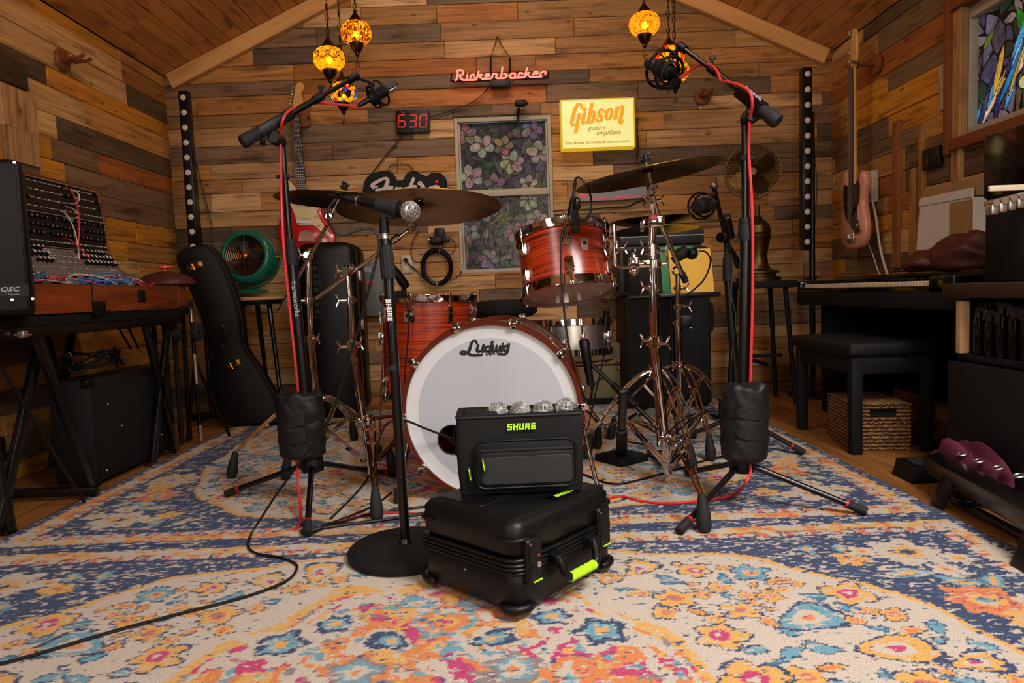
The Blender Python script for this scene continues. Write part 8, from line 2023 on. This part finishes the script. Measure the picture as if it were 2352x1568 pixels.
# carton, leather bag, cloth on the piano
p, q = atx(2108, 574, 1.90), atx(2236, 440, 1.90); T = Matrix(((0, 0, -1, 1.90), (-1, 0, 0, 0), (0, 1, 0, 0), (0, 0, 0, 1)))
ca = thing('cardboard_carton', 'pale open cardboard carton leaning on the right wall above the piano', 'carton', ((1.93, (p.y+q.y)/2, p.z)))
c4 = [onplane(T, *k) for k in ((2104, 575), (2236, 571), (2235, 452), (2112, 474))]
mb = MB(); mb.prism(c4, T, -.06, 0, .002); mb.build('box', 'paper_white', ca, smooth=False)
c5 = [onplane(T, *k) for k in ((2112, 471), (2235, 449), (2235, 408), (2114, 440))]
mb = MB(); mb.prism(c5, T, -.058, -.012, .001); mb.build('inner_flap', 'cardboard', ca, smooth=False)
c6 = [onplane(T, *k) for k in ((2112, 474), (2235, 452), (2235, 430), (2113, 456))]
mb = MB(); mb.prism(c6, T, -.004, .004, .001); mb.build('front_flap', 'paper_white', ca, smooth=False)
c7 = [onplane(T, *k) for k in ((2182, 572), (2235, 571), (2235, 457), (2182, 466))]
mb = MB(); mb.prism(c7, T, .0, .003, .0005); mb.build('brown_panel', 'cardboard', ca, smooth=False)
rs = np.random.RandomState(3)
def lump(name, mat, lab, cat, c, rx, ry, rz, seed, rough=.22, flat=True):
    r_ = np.random.RandomState(seed); ph = r_.uniform(0, 6, 12); vs = []; fs = []; nr, na = 18, 32
    for i in range(nr+1):
        t = math.pi*i/nr
        for j in range(na):
            a = 2*math.pi*j/na; k = 1+rough*(math.sin(2*a+ph[0]+2*t)*.5+math.sin(3*a+ph[1]-3*t)*.35+math.sin(5*a+ph[2]+4*t)*.25+math.sin(7*t+ph[3]+a)*.2)
            z = -rz*math.cos(t)*k; vs.append((c[0]+rx*math.sin(t)*math.cos(a)*k, c[1]+ry*math.sin(t)*math.sin(a)*k, c[2]+(max(z, -rz*.7) if flat else z)))
    for i in range(nr):
        for j in range(na): a = i*na+j; b = i*na+(j+1) % na; fs.append((a, b, b+na, a+na))
    mb = MB(); mb.add(vs, fs); return solo(mb, name, mat, lab, cat, angle=80)
pt = zk+.042
lb = at(2180, 600, 2.62); lump('leather_bag', 'leather_red', 'crumpled dark red leather bag lying on the piano', 'bag', (1.74, 2.60, pt+.055), .10, .16, .078, 4)
lump('leather_bag', 'leather_red', 'smaller dark brown crumpled bag behind the red one on the piano', 'bag', (1.80, 2.92, pt+.040), .09, .12, .056, 9)
# dark rack at the right edge
RX, RY0, RY1 = 1.50, 1.80, 2.20
rk = thing('equipment_rack', 'black equipment rack with a shelf at the right edge of the room', 'rack', (1.72, 2.0, 0))
for z, zt2 in ((.60, .645),):
    mb = MB(); mb.box((1.69, 2.0, (z+zt2)/2), (.58, .44, zt2-z), .005); mb.build('shelf', 'rosewood', rk)
mb = MB(); mb.box((1.75, 2.19, .29), (.50, .02, .58), .003); mb.build('back_panel', 'black_matte', rk)
mb = MB(); mb.box((1.97, 2.0, .30), (.02, .40, .58), .003); mb.build('side_panel', 'black_matte', rk)
mb = MB(); mb.box((1.42, 2.0, .20), (.02, .40, .39), .003); mb.build('side_panel', 'black_matte', rk)
mb = MB(); mb.box((1.42, 1.83, .50), (.02, .03, .2), .003); mb.build('corner_post', 'black_matte', rk)
mb = MB(); mb.box((1.70, 1.99, .41), (.54, .38, .02), .003); mb.build('lower_shelf', 'black_matte', rk)
mb = MB(); mb.box((1.74, 1.84, .20), (.44, .03, .38), .004); mb.build('front_panel', 'black_matte', rk)
z0 = .422
mb = MB(); mb.box((1.432, 2.162, z0+.084), (.03, .025, .166), .003); solo(mb, 'wooden_block', 'light_wood', 'thin upright wooden block inside the rack, nearest the piano', 'block')
mb = MB(); mb.box((1.60, 2.03, z0+.066), (.05, .26, .13), .003); solo(mb, 'wooden_block', 'light_wood', 'long low wooden block lying inside the rack', 'block')
fn_ = thing('black_funnel', 'black funnel standing upside down inside the rack beside the wooden block', 'funnel', (1.515, 2.145, z0)); mb = MB(); mb.lathe([(0, 0), (.008, 0), (.009, .08), (.034, .14), (.038, .16), (0, .16)], (1.515, 2.145, z0), (0, 0, 1), 24); mb.build('cone', 'black_gloss', fn_)
for i, x in enumerate((2.105, 2.055, 2.005, 1.955, 1.905)):
    c = Vector((1.452, x, z0)); hl = (.115, .105, .13, .12, .13)[i]; h_ = thing('black_handset', 'glossy black upright handset in a row on the rack shelf', 'handset', c, group='glossy black handsets on the rack shelf')
    mb = MB(); mb.box((c.x, c.y, z0+hl/2), (.036, .030, hl), .008); mb.build('body', 'black_gloss', h_); mb = MB(); mb.tube([(c.x, c.y-.015, z0+hl-.004), (c.x, c.y-.02, z0+hl+.022), (c.x, c.y+.01, z0+hl+.026), (c.x, c.y+.018, z0+hl-.004)], .008, 8); mb.build('hook', 'dark_grey', h_)
# black gear on the shelf
zs = .646
t = thing('screen_unit', 'tall black cabinet with a slanted glossy face on the rack at the right edge', 'cabinet', (1.80, 2.02, zs))
xl = at(2256, 380, 2.16).x; ztp = at(2270, 285, 2.0).z
mb = MB(); mb.box(((xl+1.96)/2, 2.05, (.90+ztp)/2), (1.96-xl, .22, ztp-.90), .012); mb.build('upper_body', 'black_gloss', t)
mb = MB(); mb.box(((xl+1.96)/2+.0, 2.06, (zs+.90)/2), (1.96-xl-.02, .20, .90-zs-.002), .006); mb.build('lower_body', 'black_matte', t)
TQ = wallplane(1.937); a = onplane(TQ, 2300, 432); mb = MB()
mb.box((a[0]+.035, a[1], 0), (.14, .016, .01), .002, M=TQ); mb.build('white_strip', 'ivory_keys', t)
for k in range(5):
    a = onplane(TQ, 2272+20*k, 468-5*k); mb = MB(); mb.cyl(TQ @ Vector((a[0], a[1], -.01)), TQ @ Vector((a[0], a[1], .03)), .010, seg=12); mb.box((a[0], a[1]-.018, .01), (.020, .03, .03), .004, M=TQ); mb.build('connector', 'satin_steel', t)
# LED bar on the floor with cloth, and the pedal box
p, q = fl(2132, 1110), fl(2352, 1212)
LX0, LY0 = 1.30, 2.12; LX1, LY1 = 1.30, 1.35
fb = thing('floor_led_bar', 'long black LED bar with five round lenses lying on the floor at right', 'light', (1.36, 1.8, 0))
A, B = at(2146, 1046, 2.10), at(2400, 1175, 1.50); d = (B-A).normalized(); up_ = Vector((-.25, 0, 1)); up_ = (up_-d*up_.dot(d)).normalized(); T = frame((A+B)/2-up_*.025, d, up_.cross(d)*-1 if False else Vector((1, 0, 0)))
side = d.cross(up_).normalized(); T = Matrix((d, up_.cross(d), up_)).transposed().to_4x4(); T.translation = (A+B)/2-up_*.030
mb = MB(); mb.box((0, 0, 0), ((B-A).length+.06, .055, .06), .004, M=T); mb.build('housing', 'black_metal', fb)
for i, (px, py) in enumerate(((2172, 1029), (2209, 1043), (2248, 1058), (2292, 1074), (2340, 1092))):
    dd = ray(px, py); n_ = up_; t_ = ((T.translation+up_*.031)-cam_loc).dot(n_)/dd.dot(n_); c = cam_loc+dd*t_
    mb = MB(); mb.torus(c, up_, .0135, .0028, 24, 6); mb.build('lens_ring', 'satin_steel', fb); mb = MB(); mb.lathe([(0, .001), (.012, .001), (.0125, -.002)], c, up_, 18); mb.build('lens', 'dark_grey', fb)
g = T.translation+d*-.16; mb = MB(); mb.box(Vector((g.x-.04, g.y, g.z*.5)), (.008, .055, g.z*1.1), .002, rot=(0, R(22), 0)); mb.build('bracket', 'black_metal', fb)
g2 = T.translation+d*.30; mb = MB(); mb.box(Vector((g2.x-.04, g2.y, g2.z*.5)), (.008, .055, g2.z*1.1), .002, rot=(0, R(22), 0)); mb.build('bracket', 'black_metal', fb)
a, b = fl(2192, 1148, .012), fl(2420, 1268, .012); mb = MB(); mb.cyl(a, b, .014, seg=14); mb.build('foot_bar', 'black_metal', fb)
cl = fl(2220, 1110, 0); lump('maroon_cloth', 'cloth_maroon', 'crumpled maroon cloth tucked behind the floor LED bar', 'cloth', (1.368, 2.02, .062), .028, .16, .085, 6, .4)
pd = fl(2150, 1108); pb = thing('pedal_box', 'low black pedal box on the floor beside the LED bar', 'pedal', (1.40, 2.26, 0)); c = fl(2152, 1106)+Vector((0.01, .07, -.008))
bm_ = [(-.085, -.06, 0), (.085, -.06, 0), (.085, .06, 0), (-.085, .06, 0), (-.075, -.05, .055), (.075, -.05, .055), (.075, .05, .062), (-.075, .05, .062)]
mb = MB(); mb.add([Vector(v)+c for v in bm_], [(0, 3, 2, 1), (4, 5, 6, 7), (0, 1, 5, 4), (1, 2, 6, 5), (2, 3, 7, 6), (3, 0, 4, 7)]); mb.build('housing', 'black_plastic', pb, smooth=False)
mb = MB(); mb.box(c+Vector((0, 0, .0605)), (.12, .075, .004), .002, rot=(R(4), 0, 0)); mb.build('treadle', 'black_rubber', pb)
cable('black cable loop lying on the floor beside the LED bar', [fl(*q, .0) for q in ((2232, 1136), (2200, 1127), (2178, 1132), (2185, 1143), (2215, 1150), (2240, 1152))], .004, 'black_cable', name='floor_cable')
# dark backpack on the far end of the bench
lump('black_backpack', 'black_fabric', 'black soft bag lying behind the piano bench under the piano', 'bag', (1.56, 3.30, .30), .14, .10, .12, 12, .2) if False else None
